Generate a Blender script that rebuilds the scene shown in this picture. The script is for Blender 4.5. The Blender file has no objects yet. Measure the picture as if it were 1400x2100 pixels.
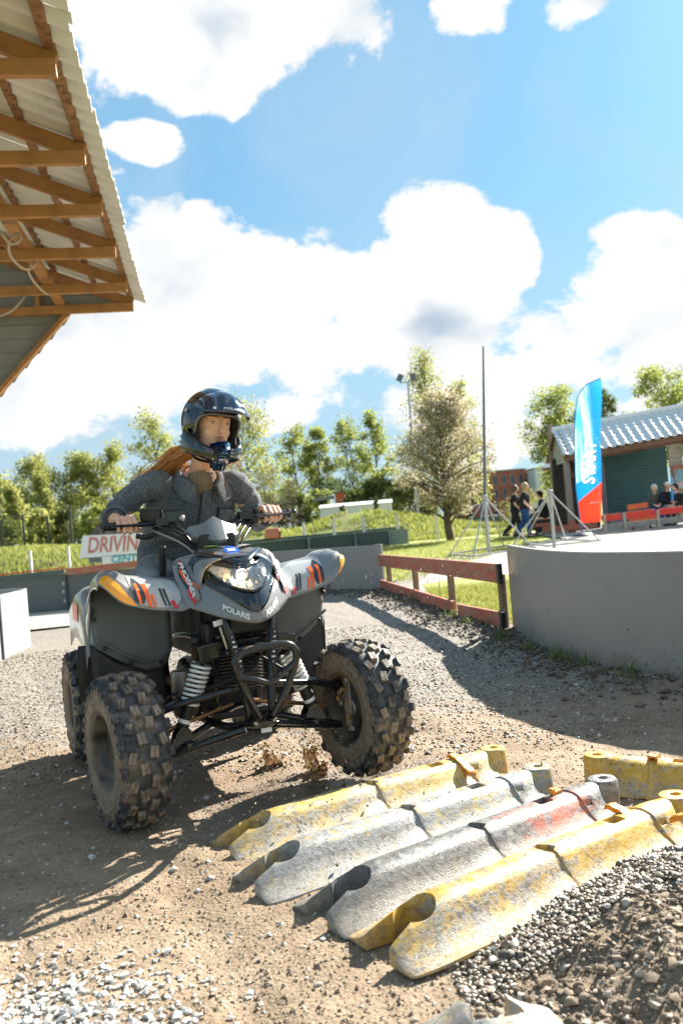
import bpy, bmesh, math, random
import numpy as np
from mathutils import Vector, Matrix, noise as mnoise
from mathutils.geometry import delaunay_2d_cdt
from mathutils.bvhtree import BVHTree

R = math.radians
PI = math.pi
random.seed(7)
rng = np.random.default_rng(7)
scene = bpy.context.scene
COL = scene.collection

# ------------------------------------------------------------------ camera
CAM_H, PITCH, ROLL, FPX = 1.0, math.atan(20 / 1750.0), 0.0834, 1750.0
cd = bpy.data.cameras.new('camera')
cam = bpy.data.objects.new('camera', cd)
COL.objects.link(cam)
cd.sensor_fit = 'VERTICAL'
cd.sensor_height = 36.0
cd.lens = 30.0
cd.clip_start, cd.clip_end = 0.05, 3000
cam.matrix_world = (Matrix.Translation((0, 0, CAM_H)) @ Matrix.Rotation(PI / 2 + PITCH, 4, 'X')
                    @ Matrix.Rotation(-ROLL, 4, 'Z'))
cd.dof.use_dof = True
cd.dof.focus_distance = 3.15
cd.dof.aperture_fstop = 4.0
scene.camera = cam

# ------------------------------------------------------------------ sun and sky
SUN_EL = R(33)
SUN_AZ = math.atan2(0.63, 0.78)              # clockwise from +Y
sd = bpy.data.lights.new('sun', 'SUN')
sd.energy = 5.0
sd.angle = R(0.53)
sd.color = (1.0, 0.93, 0.82)
sun = bpy.data.objects.new('sun', sd)
COL.objects.link(sun)
sdir = Vector((math.sin(SUN_AZ) * math.cos(SUN_EL), math.cos(SUN_AZ) * math.cos(SUN_EL), math.sin(SUN_EL)))
sun.rotation_euler = sdir.to_track_quat('Z', 'Y').to_euler()

scene.view_settings.view_transform = 'Standard'
scene.view_settings.look = 'None'
scene.view_settings.exposure = 1.8
scene.view_settings.gamma = 1.0
scene.cycles.use_denoising = True
scene.cycles.max_bounces = 8
scene.cycles.transparent_max_bounces = 12
scene.cycles.sample_clamp_indirect = 6.0
scene.cycles.caustics_reflective = False
scene.cycles.caustics_refractive = False


def raydir(px, py):
    """direction of a photograph pixel (used to lay out the cloud banks by compass bearing)"""
    dx, dy = px - 700, py - 1050
    c, s = math.cos(ROLL), math.sin(ROLL)
    X, Yd = dx * c - dy * s, dx * s + dy * c
    y = FPX * math.cos(PITCH) + Yd * math.sin(PITCH)
    z = FPX * math.sin(PITCH) - Yd * math.cos(PITCH)
    return Vector((X, y, z)) / FPX


def at(px, py, y):
    """world point at depth y"""
    d = raydir(px, py)
    return Vector((0, 0, CAM_H)) + d * (y / d.y)


def gr(px, py, z=0.0):
    d = raydir(px, py)
    return Vector((0, 0, CAM_H)) + d * ((z - CAM_H) / d.z)


class NT:
    """small helper for node trees"""
    def __init__(s, tree):
        s.t = tree
        s.n = tree.nodes
        s.l = tree.links

    def new(s, kind, **kw):
        nd = s.n.new(kind)
        for k, v in kw.items():
            setattr(nd, k, v)
        return nd

    def put(s, sock, val):
        if isinstance(val, bpy.types.NodeSocket):
            s.l.new(val, sock)
        elif isinstance(val, (tuple, list)):
            sock.default_value = tuple(val) if len(val) != 3 or sock.type == 'VECTOR' else (*val, 1)
        else:
            sock.default_value = val

    def math(s, op, a, b=None, c=None, clamp=False):
        nd = s.new('ShaderNodeMath', operation=op, use_clamp=clamp)
        s.put(nd.inputs[0], a)
        if b is not None:
            s.put(nd.inputs[1], b)
        if c is not None:
            s.put(nd.inputs[2], c)
        return nd.outputs[0]

    def noise(s, vec, scale, detail=4, rough=0.55, dist=0.0, dim='3D'):
        nd = s.new('ShaderNodeTexNoise', noise_dimensions=dim)
        if vec is not None:
            s.put(nd.inputs['Vector'], vec)
        nd.inputs['Scale'].default_value = scale
        nd.inputs['Detail'].default_value = detail
        nd.inputs['Roughness'].default_value = rough
        nd.inputs['Distortion'].default_value = dist
        return nd.outputs[0]

    def step(s, x, lo, hi, a=0.0, b=1.0):
        nd = s.new('ShaderNodeMapRange', interpolation_type='SMOOTHSTEP')
        s.put(nd.inputs[0], x)
        s.put(nd.inputs[1], lo)
        s.put(nd.inputs[2], hi)
        s.put(nd.inputs[3], a)
        s.put(nd.inputs[4], b)
        return nd.outputs[0]

    def mix(s, fac, a, b, blend='MIX'):
        nd = s.new('ShaderNodeMix', data_type='RGBA', blend_type=blend)
        s.put(nd.inputs[0], fac)
        s.put(nd.inputs[6], a)
        s.put(nd.inputs[7], b)
        return nd.outputs[2]


# sky: Nishita with cumulus banks
world = bpy.data.worlds.new('World')
scene.world = world
world.use_nodes = True
W = NT(world.node_tree)
W.n.clear()
sky = W.new('ShaderNodeTexSky', sky_type='NISHITA')
sky.sun_disc = False
sky.sun_elevation = SUN_EL
sky.sun_rotation = SUN_AZ
sky.air_density, sky.dust_density, sky.ozone_density = 1.0, 0.6, 2.0
tc = W.new('ShaderNodeTexCoord').outputs['Generated']
sep = W.new('ShaderNodeSeparateXYZ')
W.put(sep.inputs[0], tc)
dx_, dy_, dz_ = sep.outputs
az = W.math('ARCTAN2', dx_, dy_)
el = W.math('ARCSINE', dz_)
BANKS = [  # px, py, half width px, half height px, strength
    (500, 20, 210, 95, .8), (270, 60, 200, 100, .75), (410, 160, 90, 60, .75),
    (285, 296, 72, 40, .95), (235, 350, 26, 14, .6), (340, 590, 200, 150, 1.0), (540, 620, 220, 130, 1.0), (220, 700, 220, 160, .9),
    (900, 520, 120, 120, 1.25), (880, 640, 190, 130, 1.1), (1010, 540, 85, 100, 1.2), (660, 720, 240, 120, .9),
    (1360, 540, 130, 90, 1.1), (1240, 690, 190, 110, 1.0), (1420, 620, 160, 150, 1.0),
    (100, 820, 300, 90, .75), (560, 840, 260, 60, .75), (950, 800, 260, 80, .7), (1180, 880, 240, 70, .7),
    (975, 10, 60, 40, .55), (1200, 0, 60, 30, .55),
]
cover = None
for px, py, rx, ry, st in BANKS:
    d = raydir(px, py).normalized()
    a0, e0 = math.atan2(d.x, d.y), math.asin(d.z)
    ru = W.math('DIVIDE', W.math('SUBTRACT', az, a0), rx / FPX / math.cos(e0))
    rv = W.math('DIVIDE', W.math('SUBTRACT', el, e0), ry / FPX)
    q = W.math('ADD', W.math('MULTIPLY', ru, ru), W.math('MULTIPLY', rv, rv))
    b = W.math('MULTIPLY', W.math('SUBTRACT', 1.5, q), st / 1.5)
    cover = b if cover is None else W.math('SMOOTH_MAX', cover, b, 0.25)
# the rest of the sky dome carries the same kind of broken cumulus
gen = W.math('MULTIPLY', W.math('SUBTRACT', W.noise(tc, 1.3, 2, 0.5), 0.50), 5.0)
away = W.step(W.math('ABSOLUTE', az), 0.45, 0.75)
hi = W.step(el, 0.62, 0.85)
out = W.math('MAXIMUM', away, hi)
cover = W.math('MAXIMUM', cover, W.math('SUBTRACT', gen, W.math('MULTIPLY', W.math('SUBTRACT', 1.0, out), 4.0)))
cover = W.math('MAXIMUM', cover, -1.0)


def cloud_density(shift, det=8):
    mp = W.new('ShaderNodeMapping')
    W.put(mp.inputs[0], tc)
    mp.inputs['Location'].default_value = shift
    mp.inputs['Scale'].default_value = (1, 1, 1.35)
    n1 = W.noise(mp.outputs[0], 5.5, det, 0.6 if det > 4 else 0.45, 0.25)
    if det < 4:
        return W.math('MULTIPLY', W.math('SUBTRACT', n1, 0.5), 2.6)
    n2 = W.noise(mp.outputs[0], 17.0, 5, 0.6, 0.2)
    n = W.math('ADD', W.math('MULTIPLY', W.math('SUBTRACT', n1, 0.5), 2.6),
               W.math('MULTIPLY', W.math('SUBTRACT', n2, 0.5), 0.9))
    return n


n0 = cloud_density((0, 0, 0))
sh = sdir * 0.035
nA = cloud_density((0, 0, 0), 3)
nS = cloud_density((sh.x, sh.y, -0.06), 3)
dens = W.math('ADD', W.math('MULTIPLY', cover, 0.8), n0)
alpha = W.step(dens, 0.12, 0.35)
thick = W.step(dens, 0.35, 1.6)
side = W.math('SUBTRACT', nA, nS)
lit = W.step(W.math('ADD', side, W.math('MULTIPLY', W.math('SUBTRACT', 0.45, thick), 0.55)), -0.55, 0.15)
wcol = W.mix(lit, (3.8, 4.8, 5.9), (8.5, 8.55, 8.5))
# pale haze towards the horizon
skyc = W.mix(1.0, sky.outputs[0], (0.66, 1.05, 1.12), 'MULTIPLY')
skyc = W.mix(0.55, skyc, (2.7, 5.6, 8.2))
skyc = W.mix(W.step(el, 0.42, -0.02, 0.0, 0.62), skyc, (5.0, 5.9, 6.5))
veil = W.math('MULTIPLY', W.step(W.noise(tc, 3.1, 5, 0.6, 0.6), 0.42, 0.74), 0.4)
skyc = W.mix(veil, skyc, (5.2, 6.1, 6.8))
final = W.mix(alpha, skyc, wcol)
bg = W.new('ShaderNodeBackground')
W.put(bg.inputs[0], W.mix(1.0, final, (0.71, 0.71, 0.71), 'MULTIPLY'))
bg.inputs[1].default_value = 0.05
W.l.new(bg.outputs[0], W.new('ShaderNodeOutputWorld').inputs[0])

# ------------------------------------------------------------------ materials
MATS = {}


def mat(name, base=(.5, .5, .5), rough=.6, metal=0.0, var=0.12, scale=6.0, bump=0.0, bscale=60.0,
        coat=0.0, second=None, sscale=3.0, slo=.5, shi=.62, spec=0.5, rvar=0.15, srough=None, emit=None,
        estr=0.0, trans=0.0, alpha=1.0, stretch=(1, 1, 1), sheen=0.0, subsurf=0.0, island=0.0, third=None, thscale=8.0, tlo=.6, thi=.7):
    """procedural material: mottled base, optional second tone by noise patches, bump, gloss variation"""
    if name in MATS:
        return MATS[name]
    m = bpy.data.materials.new(name)
    m.use_nodes = True
    T = NT(m.node_tree)
    p = T.n['Principled BSDF']
    co = T.new('ShaderNodeTexCoord').outputs['Object']
    if stretch != (1, 1, 1):
        mp = T.new('ShaderNodeMapping')
        T.put(mp.inputs[0], co)
        mp.inputs['Scale'].default_value = stretch
        co = mp.outputs[0]
    nz = T.noise(co, scale, 6, 0.6)
    c = T.mix(T.step(nz, .25, .75), [max(0, v * (1 - var)) for v in base], [min(1, v * (1 + var)) for v in base])
    rough_s = T.step(T.noise(co, scale * 1.7, 4), .2, .8, max(.02, rough * (1 - rvar)), min(1, rough * (1 + rvar)))
    if second is not None:
        f = T.step(T.noise(co, sscale, 8, 0.65, 0.3), slo, shi)
        c = T.mix(f, c, second)
        if srough is not None:
            mx = T.new('ShaderNodeMix', data_type='FLOAT')
            T.put(mx.inputs[0], f)
            T.put(mx.inputs[2], rough_s)
            mx.inputs[3].default_value = srough
            rough_s = mx.outputs[0]
    if third is not None:
        f = T.step(T.noise(co, thscale, 8, 0.7, 0.2), tlo, thi)
        c = T.mix(f, c, third)
    if island:
        g = T.new('ShaderNodeNewGeometry').outputs['Random Per Island']
        hsv = T.new('ShaderNodeHueSaturation')
        T.put(hsv.inputs['Value'], T.step(g, 0, 1, 1 - island, 1 + island))
        T.put(hsv.inputs['Color'], c)
        c = hsv.outputs[0]
    T.put(p.inputs['Base Color'], c)
    T.put(p.inputs['Roughness'], rough_s)
    p.inputs['Metallic'].default_value = metal
    p.inputs['Specular IOR Level'].default_value = spec
    if coat:
        p.inputs['Coat Weight'].default_value = coat
        p.inputs['Coat Roughness'].default_value = 0.05
    if sheen:
        p.inputs['Sheen Weight'].default_value = sheen
        p.inputs['Sheen Roughness'].default_value = 0.5
    if subsurf:
        p.inputs['Subsurface Weight'].default_value = subsurf
        p.inputs['Subsurface Radius'].default_value = (.01, .004, .002)
        p.inputs['Subsurface Scale'].default_value = 1.0
    if trans:
        p.inputs['Transmission Weight'].default_value = trans
    if alpha < 1:
        p.inputs['Alpha'].default_value = alpha
    if emit:
        p.inputs['Emission Color'].default_value = (*emit, 1)
        p.inputs['Emission Strength'].default_value = estr
    if bump:
        b = T.new('ShaderNodeBump')
        b.inputs['Strength'].default_value = min(1, bump)
        b.inputs['Distance'].default_value = 0.01 * max(1, bump)
        T.put(b.inputs['Height'], T.noise(co, bscale, 5, 0.6))
        T.l.new(b.outputs[0], p.inputs['Normal'])
    MATS[name] = m
    return m


# ------------------------------------------------------------------ mesh helpers
def link(name, me, parent=None, mats=None, smooth=None):
    o = bpy.data.objects.new(name, me)
    COL.objects.link(o)
    if parent is not None:
        o.parent = parent
    if mats is not None:
        for m in (mats if isinstance(mats, (list, tuple)) else [mats]):
            me.materials.append(m)
    if smooth is not None:
        me.polygons.foreach_set('use_smooth', [True] * len(me.polygons))
        if smooth < 180:
            me.set_sharp_from_angle(angle=R(smooth))
    return o


def tag(o, label, cat, group=None, kind=None):
    o['label'] = label
    o['category'] = cat
    if group:
        o['group'] = group
    if kind:
        o['kind'] = kind
    return o


def thing(name, label, cat, loc=(0, 0, 0), rz=0.0, group=None):
    o = bpy.data.objects.new(name, None)
    COL.objects.link(o)
    o.location = loc
    o.rotation_euler = (0, 0, rz)
    o.empty_display_size = .1
    return tag(o, label, cat, group)


def holder(name, parent, loc=(0, 0, 0), rot=(0, 0, 0)):
    o = bpy.data.objects.new(name, None)
    COL.objects.link(o)
    o.parent = parent
    o.location = loc
    o.rotation_euler = rot
    return o


def copy_tree(o, parent=None):
    c = o.copy()
    COL.objects.link(c)
    if parent is not None:
        c.parent = parent
    for ch in list(o.children):
        copy_tree(ch, c)
    return c


class MB:
    def __init__(s):
        s.v, s.f, s.m = [], [], []

    def add(s, vs, fs, mi=0):
        b = len(s.v)
        s.v.extend([tuple(v) for v in vs])
        for f in fs:
            s.f.append(tuple(i + b for i in f))
            s.m.append(mi)
        return s

    def box(s, c, size, rot=None, mi=0, taper=1.0):
        hx, hy, hz = [d / 2 for d in size]
        vs = []
        for z in (-1, 1):
            k = taper if z > 0 else 1
            for x, y in ((-1, -1), (1, -1), (1, 1), (-1, 1)):
                v = Vector((x * hx * k, y * hy * k, z * hz))
                if rot is not None:
                    v = rot @ v
                vs.append(v + Vector(c))
        return s.add(vs, [(3, 2, 1, 0), (4, 5, 6, 7), (0, 1, 5, 4), (1, 2, 6, 5), (2, 3, 7, 6), (3, 0, 4, 7)], mi)

    def bar(s, a, b, w, h, up=(0, 0, 1), mi=0):
        a, b = Vector(a), Vector(b)
        d = (b - a).normalized()
        up = Vector(up)
        side = d.cross(up)
        if side.length < 1e-4:
            side = d.cross(Vector((1, 0, 0)))
        side.normalize()
        u = side.cross(d).normalized()
        vs = []
        for p in (a, b):
            for x, y in ((-1, -1), (1, -1), (1, 1), (-1, 1)):
                vs.append(p + side * (x * w / 2) + u * (y * h / 2))
        return s.add(vs, [(3, 2, 1, 0), (4, 5, 6, 7), (0, 1, 5, 4), (1, 2, 6, 5), (2, 3, 7, 6), (3, 0, 4, 7)], mi)

    def tube(s, pts, r, n=8, closed=False, cap=True, mi=0, flat=1.0, up=None):
        pts = [Vector(p) for p in pts]
        m = len(pts)
        rs = r if isinstance(r, (list, tuple, np.ndarray)) else [r] * m
        tans = []
        for i in range(m):
            if closed:
                t = pts[(i + 1) % m] - pts[i - 1]
            else:
                t = pts[min(i + 1, m - 1)] - pts[max(i - 1, 0)]
            tans.append(t.normalized() if t.length > 1e-9 else Vector((0, 0, 1)))
        t0 = tans[0]
        nrm = Vector(up) if up is not None else (Vector((0, 0, 1)) if abs(t0.z) < .9 else Vector((1, 0, 0)))
        nrm = (nrm - t0 * nrm.dot(t0)).normalized()
        vs = []
        for i in range(m):
            t = tans[i]
            nrm = (nrm - t * nrm.dot(t))
            nrm = nrm.normalized() if nrm.length > 1e-6 else t.orthogonal().normalized()
            bi = t.cross(nrm)
            for k in range(n):
                a = 2 * PI * k / n
                vs.append(pts[i] + (nrm * (math.cos(a) * flat) + bi * math.sin(a)) * rs[i])
        fs = []
        for i in range(m if closed else m - 1):
            j = (i + 1) % m
            for k in range(n):
                k2 = (k + 1) % n
                fs.append((i * n + k, i * n + k2, j * n + k2, j * n + k))
        if cap and not closed:
            fs.append(tuple(range(n - 1, -1, -1)))
            fs.append(tuple((m - 1) * n + k for k in range(n)))
        return s.add(vs, fs, mi)

    def lathe(s, prof, n=32, center=(0, 0, 0), axis='Z', mi=0, closed=False, rot=None):
        """prof: list of (radius, height along axis)"""
        vs = []
        for r, h in prof:
            for k in range(n):
                a = 2 * PI * k / n
                x, y = r * math.cos(a), r * math.sin(a)
                v = Vector({'Z': (x, y, h), 'Y': (y, h, x), 'X': (h, x, y)}[axis])
                if rot is not None:
                    v = rot @ v
                vs.append(v + Vector(center))
        fs = []
        m = len(prof)
        for i in range(m if closed else m - 1):
            j = (i + 1) % m
            for k in range(n):
                k2 = (k + 1) % n
                fs.append((i * n + k, i * n + k2, j * n + k2, j * n + k))
        if not closed:
            if prof[0][0] > 1e-5:
                fs.append(tuple(range(n - 1, -1, -1)))
            if prof[-1][0] > 1e-5:
                fs.append(tuple((m - 1) * n + k for k in range(n)))
        return s.add(vs, fs, mi)

    def loft(s, rings, closed=True, caps=True, mi=0):
        n = len(rings[0])
        vs = [p for r in rings for p in r]
        fs = []
        for i in range(len(rings) - 1):
            for k in range(n if closed else n - 1):
                k2 = (k + 1) % n
                fs.append((i * n + k, i * n + k2, (i + 1) * n + k2, (i + 1) * n + k))
        if caps and closed:
            fs.append(tuple(range(n - 1, -1, -1)))
            fs.append(tuple((len(rings) - 1) * n + k for k in range(n)))
        return s.add(vs, fs, mi)

    def ball(s, c, r, n=10, mi=0, scale=(1, 1, 1)):
        prof = [(max(1e-6, math.sin(PI * i / n)), -math.cos(PI * i / n)) for i in range(n + 1)]
        vs = []
        k_ = n * 2
        for rr, h in prof:
            for k in range(k_):
                a = 2 * PI * k / k_
                vs.append((c[0] + r * scale[0] * rr * math.cos(a), c[1] + r * scale[1] * rr * math.sin(a), c[2] + r * scale[2] * h))
        fs = [(i * k_ + k, i * k_ + (k + 1) % k_, (i + 1) * k_ + (k + 1) % k_, (i + 1) * k_ + k) for i in range(n) for k in range(k_)]
        return s.add(vs, fs, mi)

    def mesh(s, name):
        me = bpy.data.meshes.new(name)
        me.from_pydata(s.v, [], s.f)
        if any(s.m):
            me.polygons.foreach_set('material_index', s.m)
        me.update()
        return me

    def build(s, name, mats, parent=None, smooth=None, bevel=0.0, fix=False, sub=0, solid=0.0, seg=2):
        me = s.mesh(name)
        if fix:
            bm = bmesh.new()
            bm.from_mesh(me)
            bmesh.ops.remove_doubles(bm, verts=bm.verts, dist=1e-5)
            bmesh.ops.recalc_face_normals(bm, faces=bm.faces)
            bm.to_mesh(me)
            bm.free()
        o = link(name, me, parent, mats, smooth)
        if solid:
            sm = o.modifiers.new('solid', 'SOLIDIFY')
            sm.thickness = solid
            sm.offset = -1
        if bevel:
            bv = o.modifiers.new('bevel', 'BEVEL')
            bv.width = bevel
            bv.segments = seg
            bv.limit_method = 'ANGLE'
            bv.angle_limit = R(35)
            bv.harden_normals = False
        if sub:
            ss = o.modifiers.new('sub', 'SUBSURF')
            ss.levels = ss.render_levels = sub
        return o


def np_mesh(name, V, Fa):
    """mesh from numpy arrays: V (n,3), Fa (m,k) same-size faces"""
    me = bpy.data.meshes.new(name)
    V = np.asarray(V, np.float32)
    Fa = np.asarray(Fa, np.int32)
    me.vertices.add(len(V))
    me.vertices.foreach_set('co', V.ravel())
    k = Fa.shape[1]
    me.loops.add(Fa.size)
    me.loops.foreach_set('vertex_index', Fa.ravel())
    me.polygons.add(len(Fa))
    me.polygons.foreach_set('loop_start', np.arange(0, Fa.size, k, dtype=np.int32))
    me.polygons.foreach_set('loop_total', np.full(len(Fa), k, np.int32))
    me.update(calc_edges=True)
    return me


def crv(pts, n=8, closed=False):
    """Catmull-Rom through points"""
    P_ = [Vector(p) for p in pts]
    out = []
    m = len(P_)
    rng_ = range(m if closed else m - 1)
    for i in rng_:
        p0 = P_[(i - 1) % m] if closed or i > 0 else P_[0]
        p1, p2 = P_[i], P_[(i + 1) % m]
        p3 = P_[(i + 2) % m] if closed or i + 2 < m else P_[-1]
        for k in range(n):
            t = k / n
            out.append(0.5 * ((2 * p1) + (p2 - p0) * t + (2 * p0 - 5 * p1 + 4 * p2 - p3) * t * t + (3 * p1 - p0 - 3 * p2 + p3) * t ** 3))
    if not closed:
        out.append(P_[-1])
    return out


def text_geo(txt, size=1.0, shear=0.0, bold=0.0, extrude=0.0, space=1.0, align='CENTER'):
    """flat lettering as (verts, faces) in the xy plane"""
    cu = bpy.data.curves.new('t', 'FONT')
    cu.body = txt
    cu.size = size
    cu.shear = shear
    cu.offset = bold
    cu.extrude = extrude
    cu.space_character = space
    cu.align_x = align
    cu.align_y = 'CENTER'
    cu.resolution_u = 3
    o = bpy.data.objects.new('t', cu)
    COL.objects.link(o)
    dg = bpy.context.evaluated_depsgraph_get()
    me = bpy.data.meshes.new_from_object(o.evaluated_get(dg))
    v = [Vector(x.co) for x in me.vertices]
    f = [tuple(p.vertices) for p in me.polygons]
    bpy.data.objects.remove(o)
    bpy.data.curves.remove(cu)
    bpy.data.meshes.remove(me)
    return v, f


def patch(outline, fn, step=0.02, offset=0.0):
    """fill a 2-D outline with a fine triangulation and map it through fn(u,v)->Vector"""
    o2 = [Vector((p[0], p[1])) for p in outline]
    dense = []
    for i, a in enumerate(o2):
        b = o2[(i + 1) % len(o2)]
        k = max(1, int((b - a).length / step))
        for j in range(k):
            dense.append(a + (b - a) * (j / k))
    nb = len(dense)
    xs = [p.x for p in dense]
    ys = [p.y for p in dense]

    def inside(x, y):
        c = False
        j = nb - 1
        for i in range(nb):
            if (ys[i] > y) != (ys[j] > y) and x < (xs[j] - xs[i]) * (y - ys[i]) / (ys[j] - ys[i]) + xs[i]:
                c = not c
            j = i
        return c
    pts = list(dense)
    x = min(xs) + step / 2
    while x < max(xs):
        y = min(ys) + step / 2
        while y < max(ys):
            if inside(x, y):
                if min((x - p.x) ** 2 + (y - p.y) ** 2 for p in dense) > (step * .4) ** 2:
                    pts.append(Vector((x, y)))
            y += step
        x += step
    vo, _, fo, *_r = delaunay_2d_cdt(pts, [(i, (i + 1) % nb) for i in range(nb)], [list(range(nb))], 1, 1e-6)
    return [fn(p.x, p.y) for p in vo], [tuple(f) for f in fo]


def jit(a):
    return random.uniform(-a, a)
# ================================================================== GROUND
def fbm2(x, y, scale, octs=5, seed=0, gain=.5):
    """vectorised value noise"""
    r = np.random.default_rng(seed)
    tab = r.random((256, 256)).astype(np.float32)
    out = np.zeros_like(x, dtype=np.float32)
    amp, s = 1.0, scale
    tot = 0
    for o in range(octs):
        X, Y = x * s + o * 17.3, y * s + o * 9.1
        xi, yi = np.floor(X).astype(int), np.floor(Y).astype(int)
        fx, fy = X - xi, Y - yi
        fx, fy = fx * fx * (3 - 2 * fx), fy * fy * (3 - 2 * fy)
        a = tab[xi & 255, yi & 255]
        b = tab[(xi + 1) & 255, yi & 255]
        c = tab[xi & 255, (yi + 1) & 255]
        d = tab[(xi + 1) & 255, (yi + 1) & 255]
        out += amp * ((a * (1 - fx) + b * fx) * (1 - fy) + (c * (1 - fx) + d * fx) * fy)
        tot += amp
        amp *= gain
        s *= 2.03
    return out / tot - .5


def sstep(x, a, b):
    t = np.clip((x - a) / (b - a), 0, 1)
    return t * t * (3 - 2 * t)


def seg_dist(x, y, pts):
    d = np.full_like(x, 1e9)
    for (x0, y0), (x1, y1) in zip(pts[:-1], pts[1:]):
        vx, vy = x1 - x0, y1 - y0
        t = np.clip(((x - x0) * vx + (y - y0) * vy) / (vx * vx + vy * vy), 0, 1)
        d = np.minimum(d, np.hypot(x - x0 - t * vx, y - y0 - t * vy))
    return d


# the line of the barriers on the right: far grey wall, red fence, curved grey wall
RWALL = [(1.30, 6.79), (1.29, 6.3), (1.29, 5.8), (1.33, 5.3), (1.44, 4.86), (1.68, 4.42), (2.05, 4.0), (2.55, 3.68), (3.2, 3.5), (4.0, 3.45)]
FENCE = [(0.50, 11.45), (1.25, 6.83)]
FWALL = [(0.44, 11.55), (0.16, 11.75), (-0.6, 12.35), (-1.6, 12.8), (-3.0, 13.0), (-4.2, 12.98), (-5.4, 12.86), (-7.5, 12.4)]
VERGE = FWALL[::-1][3:] + FENCE + RWALL
# gravel heap lying over the end of the front rubber barrier
HEAP = (.98, 1.90)


def ground_z(x, y):
    x = np.asarray(x, np.float32)
    y = np.asarray(y, np.float32)
    z = 0.030 * fbm2(x, y, 1.1, 4, 1) + 0.014 * fbm2(x, y, 6, 3, 2)
    near = 1 - sstep(y, 5, 9)
    z += near * (0.0060 * fbm2(x, y, 17, 3, 3, .6) + .0016 * (rng.random(x.shape).astype(np.float32) - .5) + .007 * np.clip(fbm2(x, y, 33, 2, 12) - .16, 0, 1))
    # faint tyre ruts running the way the quad came
    s_ = (x + .41) * .909 + (y - 3.22) * .417
    for c0 in (-.46, .46, -.9, .95):
        z -= near * .010 * np.exp(-((s_ - c0) / .07) ** 2)
    # loose soil bank along the barriers
    dv = seg_dist(x, y, VERGE)
    bank = np.exp(-(dv / .30) ** 2) * (0.055 + .06 * fbm2(x, y, 5, 4, 4))
    z += bank
    # heap
    hx, hy = x - HEAP[0], y - HEAP[1]
    rr = np.sqrt((hx / .80) ** 2 + (hy / .60) ** 2)
    heap = np.clip(1 - rr, 0, 1)
    z += .085 * sstep(heap, 0, .6) * (1 + .5 * fbm2(x, y, 7, 3, 5)) + .075 * sstep(heap, .0, .25) * (1 - .7 * sstep((x + .01) * -.53 + (y - 1.985) * .85, -.45, -.25)) * fbm2(x, y, 10, 4, 6)
    # wheel ruts: gentle hollow under the quad with water in it
    z -= .035 * np.exp(-(((x + .12) / .55) ** 2 + ((y - 3.25) / .35) ** 2))
    return z - 0.004


def grid(name, x0, x1, y0, y1, step, zfun):
    nx, ny = int((x1 - x0) / step) + 1, int((y1 - y0) / step) + 1
    X, Y = np.meshgrid(np.linspace(x0, x1, nx), np.linspace(y0, y1, ny))
    Z = zfun(X, Y)
    V = np.stack([X, Y, Z], -1).reshape(-1, 3)
    i = np.arange(nx * ny).reshape(ny, nx)
    Fa = np.stack([i[:-1, :-1], i[:-1, 1:], i[1:, 1:], i[1:, :-1]], -1).reshape(-1, 4)
    return np_mesh(name, V, Fa)


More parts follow.
